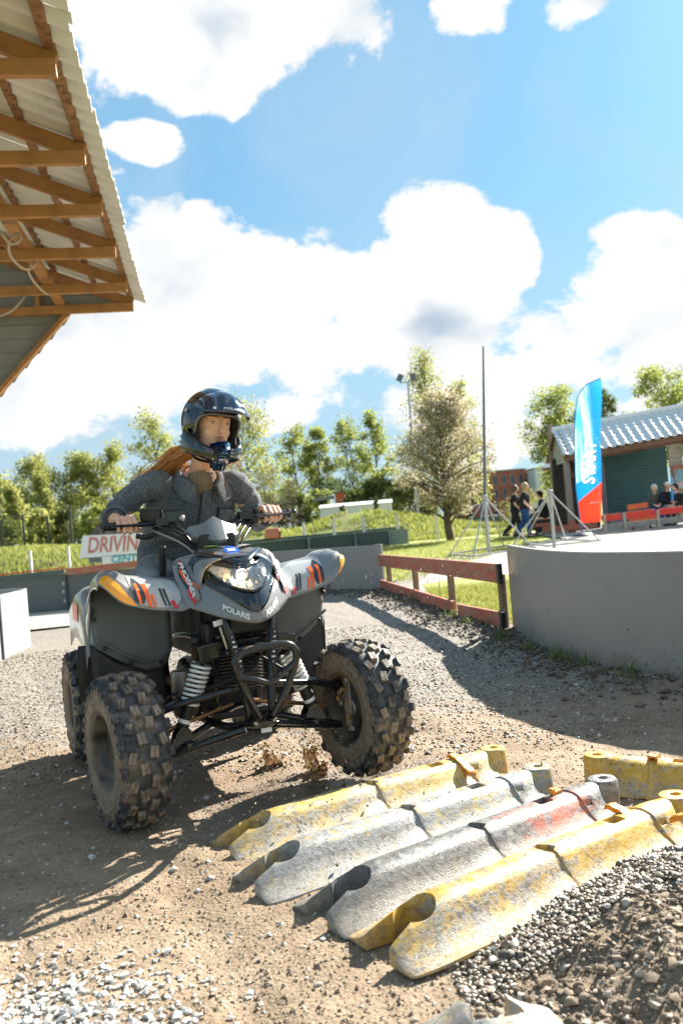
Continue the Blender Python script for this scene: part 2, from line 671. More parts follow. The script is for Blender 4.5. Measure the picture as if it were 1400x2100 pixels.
def ground_material():
    m = bpy.data.materials.new('track_gravel')
    m.use_nodes = True
    T = NT(m.node_tree)
    p = T.n['Principled BSDF']
    co = T.new('ShaderNodeTexCoord').outputs['Object']
    sp = T.new('ShaderNodeSeparateXYZ')
    T.put(sp.inputs[0], co)
    n_big = T.noise(co, 1.3, 5, .6)
    n_mid = T.noise(co, 9, 6, .65)
    n_fine = T.noise(co, 170, 4, .75)
    vor = T.new('ShaderNodeTexVoronoi', feature='F1')
    T.put(vor.inputs['Vector'], co)
    vor.inputs['Scale'].default_value = 85
    hue = T.new('ShaderNodeSeparateColor')
    T.put(hue.inputs[0], vor.outputs['Color'])
    dirt = T.mix(T.step(n_big, .35, .65), (.29, .212, .138), (.40, .31, .218))
    dirt = T.mix(T.step(n_mid, .3, .7), T.mix(1, dirt, (.7, .68, .66), 'MULTIPLY'), dirt)
    gravel = T.mix(T.step(hue.outputs[0], .1, .9), (.15, .132, .112), (.33, .30, .26))
    far = T.step(sp.outputs[1], 3.3, 5.5)
    gmask = T.step(T.math('ADD', n_mid, T.math('MULTIPLY', T.math('SUBTRACT', far, .45), .55)), .42, .62)
    c = T.mix(gmask, dirt, gravel)
    c = T.mix(T.step(n_fine, .35, .7, 0, .5), c, T.mix(1, c, (.55, .52, .5), 'MULTIPLY'))
    # damp soil: puddle between the wheels and the lane beside it
    wx = T.math('DIVIDE', T.math('ADD', sp.outputs[0], .05), .75)
    wy = T.math('DIVIDE', T.math('SUBTRACT', sp.outputs[1], 3.2), .5)
    wd = T.math('SUBTRACT', 1, T.math('ADD', T.math('MULTIPLY', wx, wx), T.math('MULTIPLY', wy, wy)))
    wet = T.step(T.math('ADD', wd, T.math('MULTIPLY', T.math('SUBTRACT', n_mid, .5), 2.2)), .1, .7)
    c = T.mix(T.math('MULTIPLY', wet, .6), c, (.075, .055, .04))
    hx_ = T.math('DIVIDE', T.math('SUBTRACT', sp.outputs[0], HEAP[0]), .86)
    hy_ = T.math('DIVIDE', T.math('SUBTRACT', sp.outputs[1], HEAP[1]), .66)
    hm = T.math('SUBTRACT', 1, T.math('ADD', T.math('MULTIPLY', hx_, hx_), T.math('MULTIPLY', hy_, hy_)))
    hm = T.step(T.math('ADD', hm, T.math('MULTIPLY', T.math('SUBTRACT', n_mid, .5), .8)), .0, .3)
    c = T.mix(T.math('MULTIPLY', hm, .85), c, T.mix(n_fine, (.13, .096, .064), (.27, .205, .145)))
    T.put(p.inputs['Base Color'], c)
    r = T.new('ShaderNodeMix', data_type='FLOAT')
    T.put(r.inputs[0], wet)
    r.inputs[2].default_value = .88
    r.inputs[3].default_value = .32
    T.put(p.inputs['Roughness'], r.outputs[0])
    p.inputs['Specular IOR Level'].default_value = .35
    b1 = T.new('ShaderNodeBump')
    b1.inputs['Strength'].default_value = .6
    b1.inputs['Distance'].default_value = .012
    h = T.math('ADD', T.math('MULTIPLY', n_fine, .5), T.math('MULTIPLY', T.math('SUBTRACT', 1, vor.outputs['Distance']), .45))
    T.put(b1.inputs['Height'], h)
    T.l.new(b1.outputs[0], p.inputs['Normal'])
    return m


M_GROUND = ground_material()
near_ground = link('ground', grid('ground', -3.4, 3.2, .7, 7.4, .0142, ground_z), None, M_GROUND, 180)
near_ground['kind'] = 'structure'
near_ground['label'] = 'brown dirt and gravel track surface in the foreground'


def strip_ground(name, x0, x1, y0, y1, step, zoff=0.0):
    return link(name, grid(name, x0, x1, y0, y1, step, lambda x, y: ground_z(x, y) + zoff), None, M_GROUND, 180)


def terrain_z(x, y):
    z = -.03 + 0 * x
    # grass mound behind the left barrier and the hillock in the middle distance
    z = z + .95 * sstep(y, 15.2, 19.5) * (1 - sstep(x, -3.9, -1.6)) * (1 - .75 * sstep(y, 21, 30)) * (1 + .25 * fbm2(x, y, .5, 3, 8))
    z = z + 1.25 * np.exp(-((x - 1.2) / 4.6) ** 2 - ((y - 39) / 3.2) ** 2) * (1 + .5 * fbm2(x, y, .35, 4, 9))
    z = z + .75 * np.exp(-((x + 3.4) / 2.2) ** 2 - ((y - 34) / 2.2) ** 2) * (1 + .6 * fbm2(x, y, .5, 4, 10))
    z = z + .25 * sstep(y, 50, 90)
    return z


# middle ground of the same gravel, then fields out to the horizon
mid = strip_ground('ground_verge', -9, -3.395, 2.0, 15.5, .06, -.002)
mid2 = strip_ground('ground_track', -3.397, 3.3, 7.395, 15.5, .05, -.002)
for o in (mid, mid2):
    o['kind'] = 'structure'


def soil_grass_material(name, soil, g1, g2, lo, hi, scale=1.2):
    m = bpy.data.materials.new(name)
    m.use_nodes = True
    T = NT(m.node_tree)
    p = T.n['Principled BSDF']
    co = T.new('ShaderNodeTexCoord').outputs['Object']
    n1 = T.noise(co, scale, 6, .65, .3)
    n2 = T.noise(co, 14, 5, .7)
    n3 = T.noise(co, 120, 3, .6)
    g = T.mix(T.step(n2, .3, .7), g1, g2)
    g = T.mix(T.step(n3, .3, .7, 0, .45), g, T.mix(1, g, (.5, .5, .5), 'MULTIPLY'))
    c = T.mix(T.step(n1, lo, hi), g, soil)
    T.put(p.inputs['Base Color'], c)
    p.inputs['Roughness'].default_value = .9
    p.inputs['Specular IOR Level'].default_value = .2
    b = T.new('ShaderNodeBump')
    b.inputs['Strength'].default_value = .7
    b.inputs['Distance'].default_value = .04
    T.put(b.inputs['Height'], T.math('ADD', n2, T.math('MULTIPLY', n3, .5)))
    T.l.new(b.outputs[0], p.inputs['Normal'])
    return m


M_FIELD = soil_grass_material('field_grass', (.15, .11, .07), (.15, .19, .035), (.25, .27, .07), .54, .62)
fld = link('terrain', grid('terrain', -70, 70, 15.3, 120, .5, terrain_z), None, M_FIELD, 180)
fld['kind'] = 'structure'
far_me = np_mesh('terrain_far', [(-1500, 118, .2), (1500, 118, .2), (1500, 1600, .2), (-1500, 1600, .2),
                                 (-1500, -60, -.2), (1500, -60, -.2), (1500, 118, -.2), (-1500, 118, -.2)], [(0, 1, 2, 3), (4, 5, 6, 7)])
farg = link('terrain_far', far_me, None, M_FIELD)
farg['kind'] = 'structure'

# mown lawn and the pale paved yard right of the fence
M_LAWN = soil_grass_material('lawn_grass', (.36, .34, .16), (.28, .31, .07), (.40, .41, .14), .58, .72, .9)


def poly_sheet(name, pts, z, m, kind='structure', cell=None):
    bm = bmesh.new()
    vs = [bm.verts.new((x, y, z)) for x, y in pts]
    bm.faces.new(vs)
    bmesh.ops.triangulate(bm, faces=bm.faces)
    me = bpy.data.meshes.new(name)
    bm.to_mesh(me)
    bm.free()
    o = link(name, me, None, m)
    o['kind'] = kind
    return o


M_YARD = mat('yard_paving', (.34, .32, .28), .85, var=.16, scale=2.0, second=(.25, .25, .13), sscale=1.6, slo=.55, shi=.66, bump=.4, bscale=40)
poly_sheet('yard', [(1.34, 6.85), (1.31, 5.8), (1.5, 4.95), (1.74, 4.5), (2.1, 4.07), (3.2, 3.58), (30, 3.5), (30, 33), (6.9, 33), (6.2, 24), (4.2, 20.6), (1.9, 19.0), (1.6, 15.6), (.95, 12), (.62, 11.4)], .012, M_YARD)
poly_sheet('lawn', [(1.45, 7.0), (2.3, 7.6), (3.0, 10.5), (2.2, 13.2), (1.05, 12.2), (1.0, 10)], .016, M_LAWN)
poly_sheet('lawn_field', [(.55, 12.4), (1.3, 15.9), (1.75, 19.1), (3.9, 20.7), (5.9, 24.4), (6.3, 31), (6.5, 40), (8, 41), (4, 51), (2.5, 36), (1.3, 28), (-2.2, 27), (-4.6, 24), (-4.5, 17), (-3.8, 13.6), (-1.6, 13.3), (-.5, 12.9)], .02, M_LAWN)
poly_sheet('paved_lane', [(-9, 13.1), (-5.4, 12.8), (-4.2, 12.9), (-3.0, 12.9), (-2.1, 12.7), (-2.4, 10.6), (-4.0, 10.2), (-9, 9.6)], .022, M_YARD)


# ------------------------------------------------------------------ loose stones (uncountable gravel)
OCT_V = np.array([(1, 0, 0), (-1, 0, 0), (0, 1, 0), (0, -1, 0), (0, 0, 1), (0, 0, -1)], np.float32)
OCT_F = np.array([(0, 2, 4), (2, 1, 4), (1, 3, 4), (3, 0, 4), (2, 0, 5), (1, 2, 5), (3, 1, 5), (0, 3, 5)], np.int32)


def ico12():
    t = (1 + 5 ** .5) / 2
    V = np.array([(-1, t, 0), (1, t, 0), (-1, -t, 0), (1, -t, 0), (0, -1, t), (0, 1, t), (0, -1, -t), (0, 1, -t), (t, 0, -1), (t, 0, 1), (-t, 0, -1), (-t, 0, 1)], np.float32)
    V /= np.linalg.norm(V[0])
    Fa = np.array([(0, 11, 5), (0, 5, 1), (0, 1, 7), (0, 7, 10), (0, 10, 11), (1, 5, 9), (5, 11, 4), (11, 10, 2), (10, 7, 6), (7, 1, 8),
                   (3, 9, 4), (3, 4, 2), (3, 2, 6), (3, 6, 8), (3, 8, 9), (4, 9, 5), (2, 4, 11), (6, 2, 10), (8, 6, 7), (9, 8, 1)], np.int32)
    return V, Fa


I12_V, I12_F = ico12()


def stones(name, x, y, size, m, sink=.3, flat=.65, label=None, zf=ground_z, rough=.28, smooth=60, dz=0.0, cap=.013, coarse=False):
    n = len(x)
    size = np.minimum(size, cap)
    z = zf(x, y)
    TV, TF = (OCT_V, OCT_F) if coarse else (I12_V, I12_F)
    nv = len(TV)
    V = np.repeat(TV[None], n, 0) * (1 + rough * (rng.random((n, nv, 1)) - .5) * 2)
    sc = np.stack([size * rng.uniform(.75, 1.3, n), size * rng.uniform(.75, 1.3, n), size * flat * rng.uniform(.7, 1.3, n)], -1)
    V = V * sc[:, None, :]
    # random tilt then spin
    a, b = rng.uniform(-.5, .5, n), rng.uniform(0, 2 * PI, n)
    ca, sa = np.cos(a), np.sin(a)
    Y, Z = V[..., 1] * ca[:, None] - V[..., 2] * sa[:, None], V[..., 1] * sa[:, None] + V[..., 2] * ca[:, None]
    X = V[..., 0]
    cb, sb = np.cos(b), np.sin(b)
    X, Y = X * cb[:, None] - Y * sb[:, None], X * sb[:, None] + Y * cb[:, None]
    V = np.stack([X + x[:, None], Y + y[:, None], Z + (z + dz + size * flat * (1 - 2 * sink))[:, None]], -1).reshape(-1, 3)
    Fa = (TF[None] + (np.arange(n) * nv)[:, None, None]).reshape(-1, 3)
    o = link(name, np_mesh(name, V, Fa), None, m, smooth)
    o['kind'] = 'stuff'
    if label:
        o['label'] = label
        o['category'] = 'gravel'
    return o


def pebble_mat(name, a, b, rough=.8, c3=None):
    m = bpy.data.materials.new(name)
    m.use_nodes = True
    T = NT(m.node_tree)
    p = T.n['Principled BSDF']
    g = T.new('ShaderNodeNewGeometry').outputs['Random Per Island']
    c = T.mix(g, a, b)
    if c3:
        c = T.mix(T.step(T.math('FRACT', T.math('MULTIPLY', g, 37.7)), .86, .9), c, c3)
    co = T.new('ShaderNodeTexCoord').outputs['Object']
    c = T.mix(T.step(T.noise(co, 140, 4, .6), .35, .75, 0, .5), c, T.mix(1, c, (.6, .58, .55), 'MULTIPLY'))
    T.put(p.inputs['Base Color'], c)
    p.inputs['Roughness'].default_value = rough
    return m


M_PEB = pebble_mat('pebbles_brown', (.17, .118, .075), (.41, .32, .225), .85, (.60, .54, .46))
M_PEBW = pebble_mat('chips_white', (.42, .40, .37), (.72, .70, .66), .7, (.3, .27, .24))
M_PEBG = pebble_mat('pebbles_grey', (.09, .07, .05), (.30, .245, .185), .5, (.58, .53, .47))


def clear_of_rows(x, y):
    """keep loose stones off the rubber barriers' footprint"""
    keep = np.ones(len(x), bool)
    return keep


M_SOILP = pebble_mat('soil_crumbs', (.13, .095, .063), (.31, .24, .17), .9, (.45, .40, .34))
# fine grit over the foreground
n = 62000
ty = 1.35 + 4.4 * rng.random(n) ** 1.5
tx = rng.uniform(-1, 1, n) * (.35 + .48 * ty)
stones('gravel_grit', tx, ty, rng.lognormal(-5.95, .5, n), M_PEB, .4, .7, 'fine brown grit scattered over the dirt track', coarse=True, rough=.35, smooth=20, cap=.0085)
# grey gravel lane in front of the fence and behind the quad
n = 17000
ty = 3.6 + 4.6 * rng.random(n) ** 1.1
tx = rng.uniform(-3.2, 1.6, n)
k = seg_dist(tx, ty, RWALL + []) > .08
k &= ~((tx > 1.2) & (ty < 6.8))
stones('gravel_lane', tx[k], ty[k], rng.lognormal(-5.15, .35, k.sum()), M_PEBG, .35, .6, 'pale grey gravel covering the lane behind the quad')
# heap of washed stones at the right
n = 23000
a_, r_ = rng.uniform(0, 2 * PI, n), np.sqrt(rng.random(n)) * 1.03
tx, ty = HEAP[0] + .80 * r_ * np.cos(a_), HEAP[1] + .60 * r_ * np.sin(a_)
dline = (tx + .01) * -.53 + (ty - 1.985) * .85           # distance from the front barrier's axis
k = (tx < 1.35) & (ty > 1.25)
washed = dline > -.34 + .12 * fbm2(tx, ty, 4, 3, 77)
stones('gravel_heap', tx[k & washed], ty[k & washed], rng.lognormal(-5.35, .34, (k & washed).sum()), M_PEBG, .25, .75, 'heap of round grey pebbles beside the front rubber barrier', dz=.002)
k3 = k & ~washed & (rng.random(n) < .6)
stones('gravel_soil', tx[k3], ty[k3], rng.lognormal(-5.5, .5, k3.sum()), M_SOILP, .3, .75, 'lumpy brown soil and grit in the lower right corner', rough=.4)
# white stone chips at the lower left corner
n = 2900
tx = rng.normal(-.78, .2, n)
ty = rng.normal(1.72, .17, n)
k = (ty > 1.3)
stones('white_chips', tx[k], ty[k], rng.lognormal(-5.2, .42, k.sum()), M_PEBW, .2, .55, 'patch of white stone chips in the lower left corner', rough=.4, smooth=20)
n = 160
ty = 1.4 + 3.6 * rng.random(n) ** 1.4
tx = rng.uniform(-1, 1, n) * (.35 + .45 * ty)
stones('gravel_pale_bits', tx, ty, rng.lognormal(-5.1, .4, n), M_PEBW, .3, .6, 'single pale stones lying scattered on the track', rough=.4, smooth=20)
# dark clods along the barrier foot
n = 5200
tt = rng.random(n)
pl = np.array(VERGE)
sl = np.hypot(*(pl[1:] - pl[:-1]).T)
cs = np.concatenate([[0], np.cumsum(sl)])
u_ = tt * cs[-1]
ix = np.clip(np.searchsorted(cs, u_) - 1, 0, len(sl) - 1)
fr = (u_ - cs[ix]) / sl[ix]
bx = pl[ix, 0] + fr * (pl[ix + 1, 0] - pl[ix, 0])
by = pl[ix, 1] + fr * (pl[ix + 1, 1] - pl[ix, 1])
nx_, ny_ = -(pl[ix + 1, 1] - pl[ix, 1]) / sl[ix], (pl[ix + 1, 0] - pl[ix, 0]) / sl[ix]
off = -np.abs(rng.normal(.12, .14, n)) - .03
M_CLOD = pebble_mat('soil_clods', (.08, .062, .045), (.20, .16, .12), .95)
stones('soil_clods', bx + nx_ * off * 1.0, by + ny_ * off, rng.lognormal(-4.75, .5, n), M_CLOD, .3, .7, 'dark soil clods heaped along the foot of the barriers', rough=.4, smooth=30, cap=.022)


# ------------------------------------------------------------------ grass blades
def blades(name, x, y, z, h, m, label, w=.004, lean=.5):
    n = len(x)
    a = rng.uniform(0, 2 * PI, n)
    l_ = rng.normal(0, lean, n) * h
    la = rng.uniform(0, 2 * PI, n)
    ca, sa = np.cos(a) * w, np.sin(a) * w
    B = np.stack([x, y, z], -1)
    side = np.stack([ca, sa, 0 * a], -1)
    midp = B + np.stack([np.cos(la) * l_ * .35, np.sin(la) * l_ * .35, h * .6], -1)
    tip = B + np.stack([np.cos(la) * l_, np.sin(la) * l_, h], -1)
    V = np.stack([B - side, B + side, midp + side * .8, midp - side * .8, tip], 1).reshape(-1, 3)
    o4 = (np.arange(n) * 5)[:, None]
    F1 = np.concatenate([o4 + np.array([[0, 1, 2]]), o4 + np.array([[0, 2, 3]]), o4 + np.array([[3, 2, 4]])])
    o = link(name, np_mesh(name, V, F1), None, m)
    o['kind'] = 'stuff'
    o['label'] = label
    o['category'] = 'grass'
    return o


def leaf_mat(name, a, b, trans=.35, c3=None, c3p=.9):
    m = bpy.data.materials.new(name)
    m.use_nodes = True
    T = NT(m.node_tree)
    p = T.n['Principled BSDF']
    g = T.new('ShaderNodeNewGeometry').outputs['Random Per Island']
    c = T.mix(g, a, b)
    if c3:
        c = T.mix(T.step(T.math('FRACT', T.math('MULTIPLY', g, 37.7)), c3p, c3p + .02), c, c3)
    T.put(p.inputs['Base Color'], c)
    p.inputs['Roughness'].default_value = .6
    p.inputs['Specular IOR Level'].default_value = .3
    tr = T.new('ShaderNodeBsdfTranslucent')
    T.put(tr.inputs[0], c)
    mx = T.new('ShaderNodeMixShader')
    mx.inputs[0].default_value = trans
    T.l.new(p.outputs[0], mx.inputs[1])
    T.l.new(tr.outputs[0], mx.inputs[2])
    T.l.new(mx.outputs[0], T.n['Material Output'].inputs[0])
    return m


M_BLADE = leaf_mat('grass_blades', (.22, .255, .045), (.40, .41, .125), .42)
n = 26000
tx, ty = rng.uniform(1.0, 3.2, n), 6.9 + 6 * rng.random(n) ** 1.2
k = (tx > 1.32 - (ty - 6.83) * .162 + .05) & (tx - 1.45 < (ty - 6.6) * 1.2) & (fbm2(tx, ty, .8, 3, 21) > -.12) & (ty < 11.2)
blades('lawn_blades', tx[k], ty[k], np.full(k.sum(), .015), rng.uniform(.03, .075, k.sum()), M_BLADE, 'short bright grass of the lawn just behind the red fence', .005)
n = 22000
ty = 13 + 17 * rng.random(n) ** 1.2
tx = rng.uniform(-3, 6, n)
k = (tx < (ty - 12) * .42 + .5) & (tx > .3 - (ty - 12.5) * .1)
blades('lawn_far_blades', tx[k], ty[k], np.full(k.sum(), .018), rng.uniform(.03, .08, k.sum()), M_BLADE, 'sunlit grass of the lawn around the blossoming tree', .008)
M_WEED = leaf_mat('weed_blades', (.09, .13, .03), (.22, .26, .07), .35)
# weeds along the foot of fence and wall
n = 300
cx = np.array([1.15, 1.05, 1.20, 1.36, 1.30, 1.27, .98, 1.52, .78])
cy = np.array([6.4, 7.3, 5.7, 5.0, 5.25, 7.0, 8.0, 4.55, 9.6])
ii = rng.integers(0, len(cx), n)
tx, ty = cx[ii] - np.abs(rng.normal(0, .06, n)), cy[ii] + rng.normal(0, .08, n)
k = ~((seg_dist(tx, ty, RWALL) < .03))
blades('verge_weeds', tx[k], ty[k], ground_z(tx[k], ty[k]), rng.uniform(.03, .10, k.sum()), M_WEED, 'tufts of weeds along the foot of the grey wall and fence', .004, 1.0)
n = 16000
ty = 16.6 + 7 * rng.random(n)
tx = rng.uniform(-9.5, -2.2, n)
blades('mound_grass', tx, ty, terrain_z(tx, ty), rng.uniform(.04, .12, n), M_BLADE, 'rough grass on the mound behind the left barrier', .012)
n = 14000
ty = 33 + 8 * rng.random(n)
tx = rng.uniform(-7, 8, n)
k = fbm2(tx, ty, .5, 3, 33) > -.08
blades('hillock_grass', tx[k], ty[k], terrain_z(tx[k], ty[k]), rng.uniform(.08, .25, k.sum()), M_BLADE, 'green grass tufts on the hillock before the white trailers', .025)

# water standing in the hollow under the quad
M_WATER = mat('puddle_water', (.05, .04, .03), .04, var=.1, scale=3, spec=.6, bump=.15, bscale=18)


def puddle(name, cx_, cy_, rx, ry, seed, z):
    r = np.random.default_rng(seed)
    ph = r.uniform(0, 6, 6)
    pts = []
    for k_ in range(48):
        a = 2 * PI * k_ / 48
        q = 1 + .18 * math.sin(2 * a + ph[0]) + .14 * math.sin(3 * a + ph[1]) + .09 * math.sin(7 * a + ph[2]) + .06 * math.sin(13 * a + ph[3])
        pts.append((cx_ + rx * q * math.cos(a), cy_ + ry * q * math.sin(a)))
    o = poly_sheet(name, pts, z, M_WATER)
    return o


puddle('water_puddle', .02, 3.16, .20, .08, 3, -.026)
puddle('water_puddle', .20, 2.98, .13, .04, 4, -.012)
puddle('water_puddle', -.35, 2.95, .10, .04, 6, -.014)
# ================================================================== QUAD BIKE
# local frame: x forward, y to the rider's left, z up; origin on the ground below the front axle
QA = 0.43
QUAD = thing('quad_bike', 'muddy grey and black sport quad bike with a lit headlight, driving through a puddle', 'quad bike',
             (-.41, 3.22, 0), QA - PI / 2)

M_GREY = mat('grey_plastic', (.19, .20, .21), .27, var=.1, scale=5, coat=.45, second=(.25, .22, .18), sscale=7, slo=.68, shi=.82, bump=.05, bscale=300)
M_GLOSS = mat('black_gloss', (.008, .009, .012), .12, var=.2, scale=9, coat=.7, second=(.10, .085, .07), sscale=26, slo=.70, shi=.78)
M_BLACK = mat('black_plastic', (.016, .016, .017), .5, var=.25, scale=12, bump=.15, bscale=260, second=(.11, .09, .065), sscale=9, slo=.63, shi=.8)
M_FRAME = mat('black_paint', (.009, .010, .012), .27, var=.2, scale=14, coat=.3, second=(.09, .075, .06), sscale=18, slo=.66, shi=.78)
M_LINER = mat('dark_grey_liner', (.135, .14, .138), .5, var=.2, scale=4, bump=.12, bscale=90, second=(.17, .15, .12), sscale=30, slo=.70, shi=.76,
              third=(.12, .105, .085), thscale=5, tlo=.6, thi=.85)
M_FLAP = mat('rubber_flap', (.014, .014, .015), .45, var=.3, scale=8, second=(.20, .18, .15), sscale=38, slo=.69, shi=.74, stretch=(1, 1, .45))
M_SPRING = mat('white_spring', (.70, .69, .66), .35, var=.06, scale=20, coat=.3, second=(.30, .25, .19), sscale=24, slo=.66, shi=.8)
M_STEEL = mat('bare_steel', (.42, .40, .37), .35, metal=.9, var=.2, scale=30)
M_ALU = mat('cast_alloy', (.34, .32, .30), .42, metal=.8, var=.2, scale=22, second=(.12, .09, .06), sscale=14, slo=.6, shi=.75)
M_BRONZE = mat('heat_brown_pipe', (.30, .17, .08), .35, metal=.7, var=.3, scale=12)
M_ENGINE = mat('engine_dark', (.045, .042, .040), .5, metal=.4, var=.3, scale=12, second=(.14, .11, .08), sscale=10, slo=.6, shi=.75)
M_AMBER = mat('amber_lens', (.90, .36, .015), .18, var=.08, scale=30, coat=.6)
M_WHITE = mat('white_decal', (.80, .80, .79), .4, var=.04, scale=20)
M_ORANGE = mat('orange_decal', (.85, .13, .02), .35, var=.1, scale=20)
M_RED = mat('red_decal', (.60, .03, .025), .35, var=.1, scale=20)
M_DGREY = mat('charcoal_decal', (.035, .036, .038), .35, var=.1, scale=20)
M_LGREY = mat('silver_decal', (.40, .42, .43), .3, var=.06, scale=20)
M_BLUE = mat('blue_emblem', (.02, .10, .50), .25, var=.1, scale=20, coat=.5)
M_LIME = mat('lime_sticker', (.25, .45, .03), .4, var=.1, scale=20)
M_CABLE = mat('cable_rubber', (.012, .012, .012), .4, var=.2, scale=20)


def tyre_material():
    m = bpy.data.materials.new('muddy_tyre')
    m.use_nodes = True
    T = NT(m.node_tree)
    p = T.n['Principled BSDF']
    co = T.new('ShaderNodeTexCoord').outputs['Object']
    sp = T.new('ShaderNodeSeparateXYZ')
    T.put(sp.inputs[0], co)
    rad = T.math('SQRT', T.math('ADD', T.math('MULTIPLY', sp.outputs[0], sp.outputs[0]), T.math('MULTIPLY', sp.outputs[2], sp.outputs[2])))
    n1 = T.noise(co, 11, 7, .65, .4)
    n2 = T.noise(co, 45, 5, .65)
    base = T.mix(T.step(n2, .3, .7), (.022, .025, .029), (.065, .068, .072))
    wall = T.step(rad, .236, .205)                       # dried mud cakes the side walls
    top = T.step(rad, .252, .266)                         # and the worn knob faces
    mudf = T.step(T.math('ADD', n1, T.math('ADD', T.math('MULTIPLY', wall, .34), T.math('MULTIPLY', top, .16))), .50, .70)
    mud = T.mix(T.step(n2, .3, .7), (.16, .12, .085), (.30, .235, .17))
    c = T.mix(T.math('MULTIPLY', mudf, .9), base, mud)
    T.put(p.inputs['Base Color'], c)
    T.put(p.inputs['Roughness'], T.step(T.noise(co, 16, 4), .35, .65, .38, .8))
    b = T.new('ShaderNodeBump')
    b.inputs['Strength'].default_value = .5
    b.inputs['Distance'].default_value = .004
    T.put(b.inputs['Height'], T.math('ADD', n2, T.noise(co, 160, 3)))
    T.l.new(b.outputs[0], p.inputs['Normal'])
    return m


M_TYRE = tyre_material()
M_RIM = mat('black_rim', (.018, .018, .019), .35, var=.3, scale=10, second=(.20, .155, .11), sscale=7, slo=.36, shi=.58, srough=.8)


def knob(mb, ang, lat, Rt, ln, wd, h, yaw, drop, tilt):
    """one tread block: two halves with a slit, sitting on the carcass"""
    c = Vector((math.cos(ang), 0, math.sin(ang)))
    t = Vector((-math.sin(ang), 0, math.cos(ang)))
    y = Vector((0, 1, 0))
    nrm = (c * math.cos(tilt) + y * math.sin(tilt)).normalized()
    ya = (y * math.cos(tilt) - c * math.sin(tilt)).normalized()
    a = (t * math.cos(yaw) + ya * math.sin(yaw))
    b = (ya * math.cos(yaw) - t * math.sin(yaw))
    o = c * (Rt - drop) + y * lat
    for s in (-1, 1):
        lo, hi = (.06, 1.0) if s > 0 else (-1.0, -.06)
        vs = []
        for z, k in ((-.006, 1.12), (h, .88)):
            for u_, v_ in ((-1, lo), (1, lo), (1, hi), (-1, hi)):
                vs.append(o + nrm * z + a * (u_ * ln / 2 * k) + b * (v_ * wd / 2 * (k if abs(v_) > .5 else 1)))
        mb.add(vs, [(4, 5, 6, 7), (0, 1, 5, 4), (1, 2, 6, 5), (2, 3, 7, 6), (3, 0, 4, 7)])
    vs = []
    for z in (0, h * .78):
        for u_, v_ in ((-.9, -.1), (.9, -.1), (.9, .1), (-.9, .1)):
            vs.append(o + nrm * z + a * (u_ * ln / 2) + b * (v_ * wd / 2))
    mb.add(vs, [(4, 5, 6, 7), (0, 1, 5, 4), (1, 2, 6, 5), (2, 3, 7, 6), (3, 0, 4, 7)])


def make_tyre(Rt, w, rim_r):
    Rc = Rt - .013
    hw = w / 2
    prof = [(rim_r, -hw * .80), (rim_r + .008, -hw * .92), (rim_r + .02, -hw * .97), (rim_r + .045, -hw * 1.0), (Rc - .05, -hw * 1.0), (Rc - .025, -hw * .95),
            (Rc - .010, -hw * .84), (Rc - .003, -hw * .62), (Rc, -hw * .3), (Rc, hw * .3), (Rc - .003, hw * .62), (Rc - .010, hw * .84),
            (Rc - .025, hw * .95), (Rc - .05, hw * 1.0), (rim_r + .045, hw * 1.0), (rim_r + .02, hw * .97), (rim_r + .008, hw * .92), (rim_r, hw * .80), (rim_r - .004, hw * .3), (rim_r - .004, -hw * .3)]
    mb = MB()
    mb.lathe(prof, 72, axis='Y', closed=True)
    N = 17
    for i in range(N):
        a0 = 2 * PI * i / N
        da = 2 * PI / N
        for lat, sh, yaw, drop, tilt, ln, wd in ((-.20, 0, .15, 0, 0, .042, .029), (.20, .5, -.15, 0, 0, .042, .029),
                                                  (.58, .1, .28, .004, .2, .041, .027), (-.58, .62, -.28, .004, -.2, .041, .027),
                                                  (.86, .6, .1, .014, .62, .034, .022), (-.86, .1, -.1, .014, -.62, .034, .022)):
            knob(mb, a0 + sh * da, lat * hw, Rc, ln, wd * w / .18 * .9 if w > .2 else wd, .015, yaw, drop, tilt)
    # small buttress lugs on the shoulders
    for i in range(N * 2):
        a = 2 * PI * i / (N * 2)
        for s in (-1, 1):
            c = Vector((math.cos(a), 0, math.sin(a)))
            t = Vector((-math.sin(a), 0, math.cos(a)))
            o = c * (Rc - .036) + Vector((0, s * hw * .985, 0))
            mb.bar(o - c * .012, o + c * .012, .011, .007, up=Vector((0, s, 0)))
    # raised ring on the side wall
    for s in (-1, 1):
        mb.lathe([(rim_r + .055, s * hw * .985), (rim_r + .058, s * hw * 1.025), (rim_r + .062, s * hw * .985)], 64, axis='Y', closed=True)
    return mb


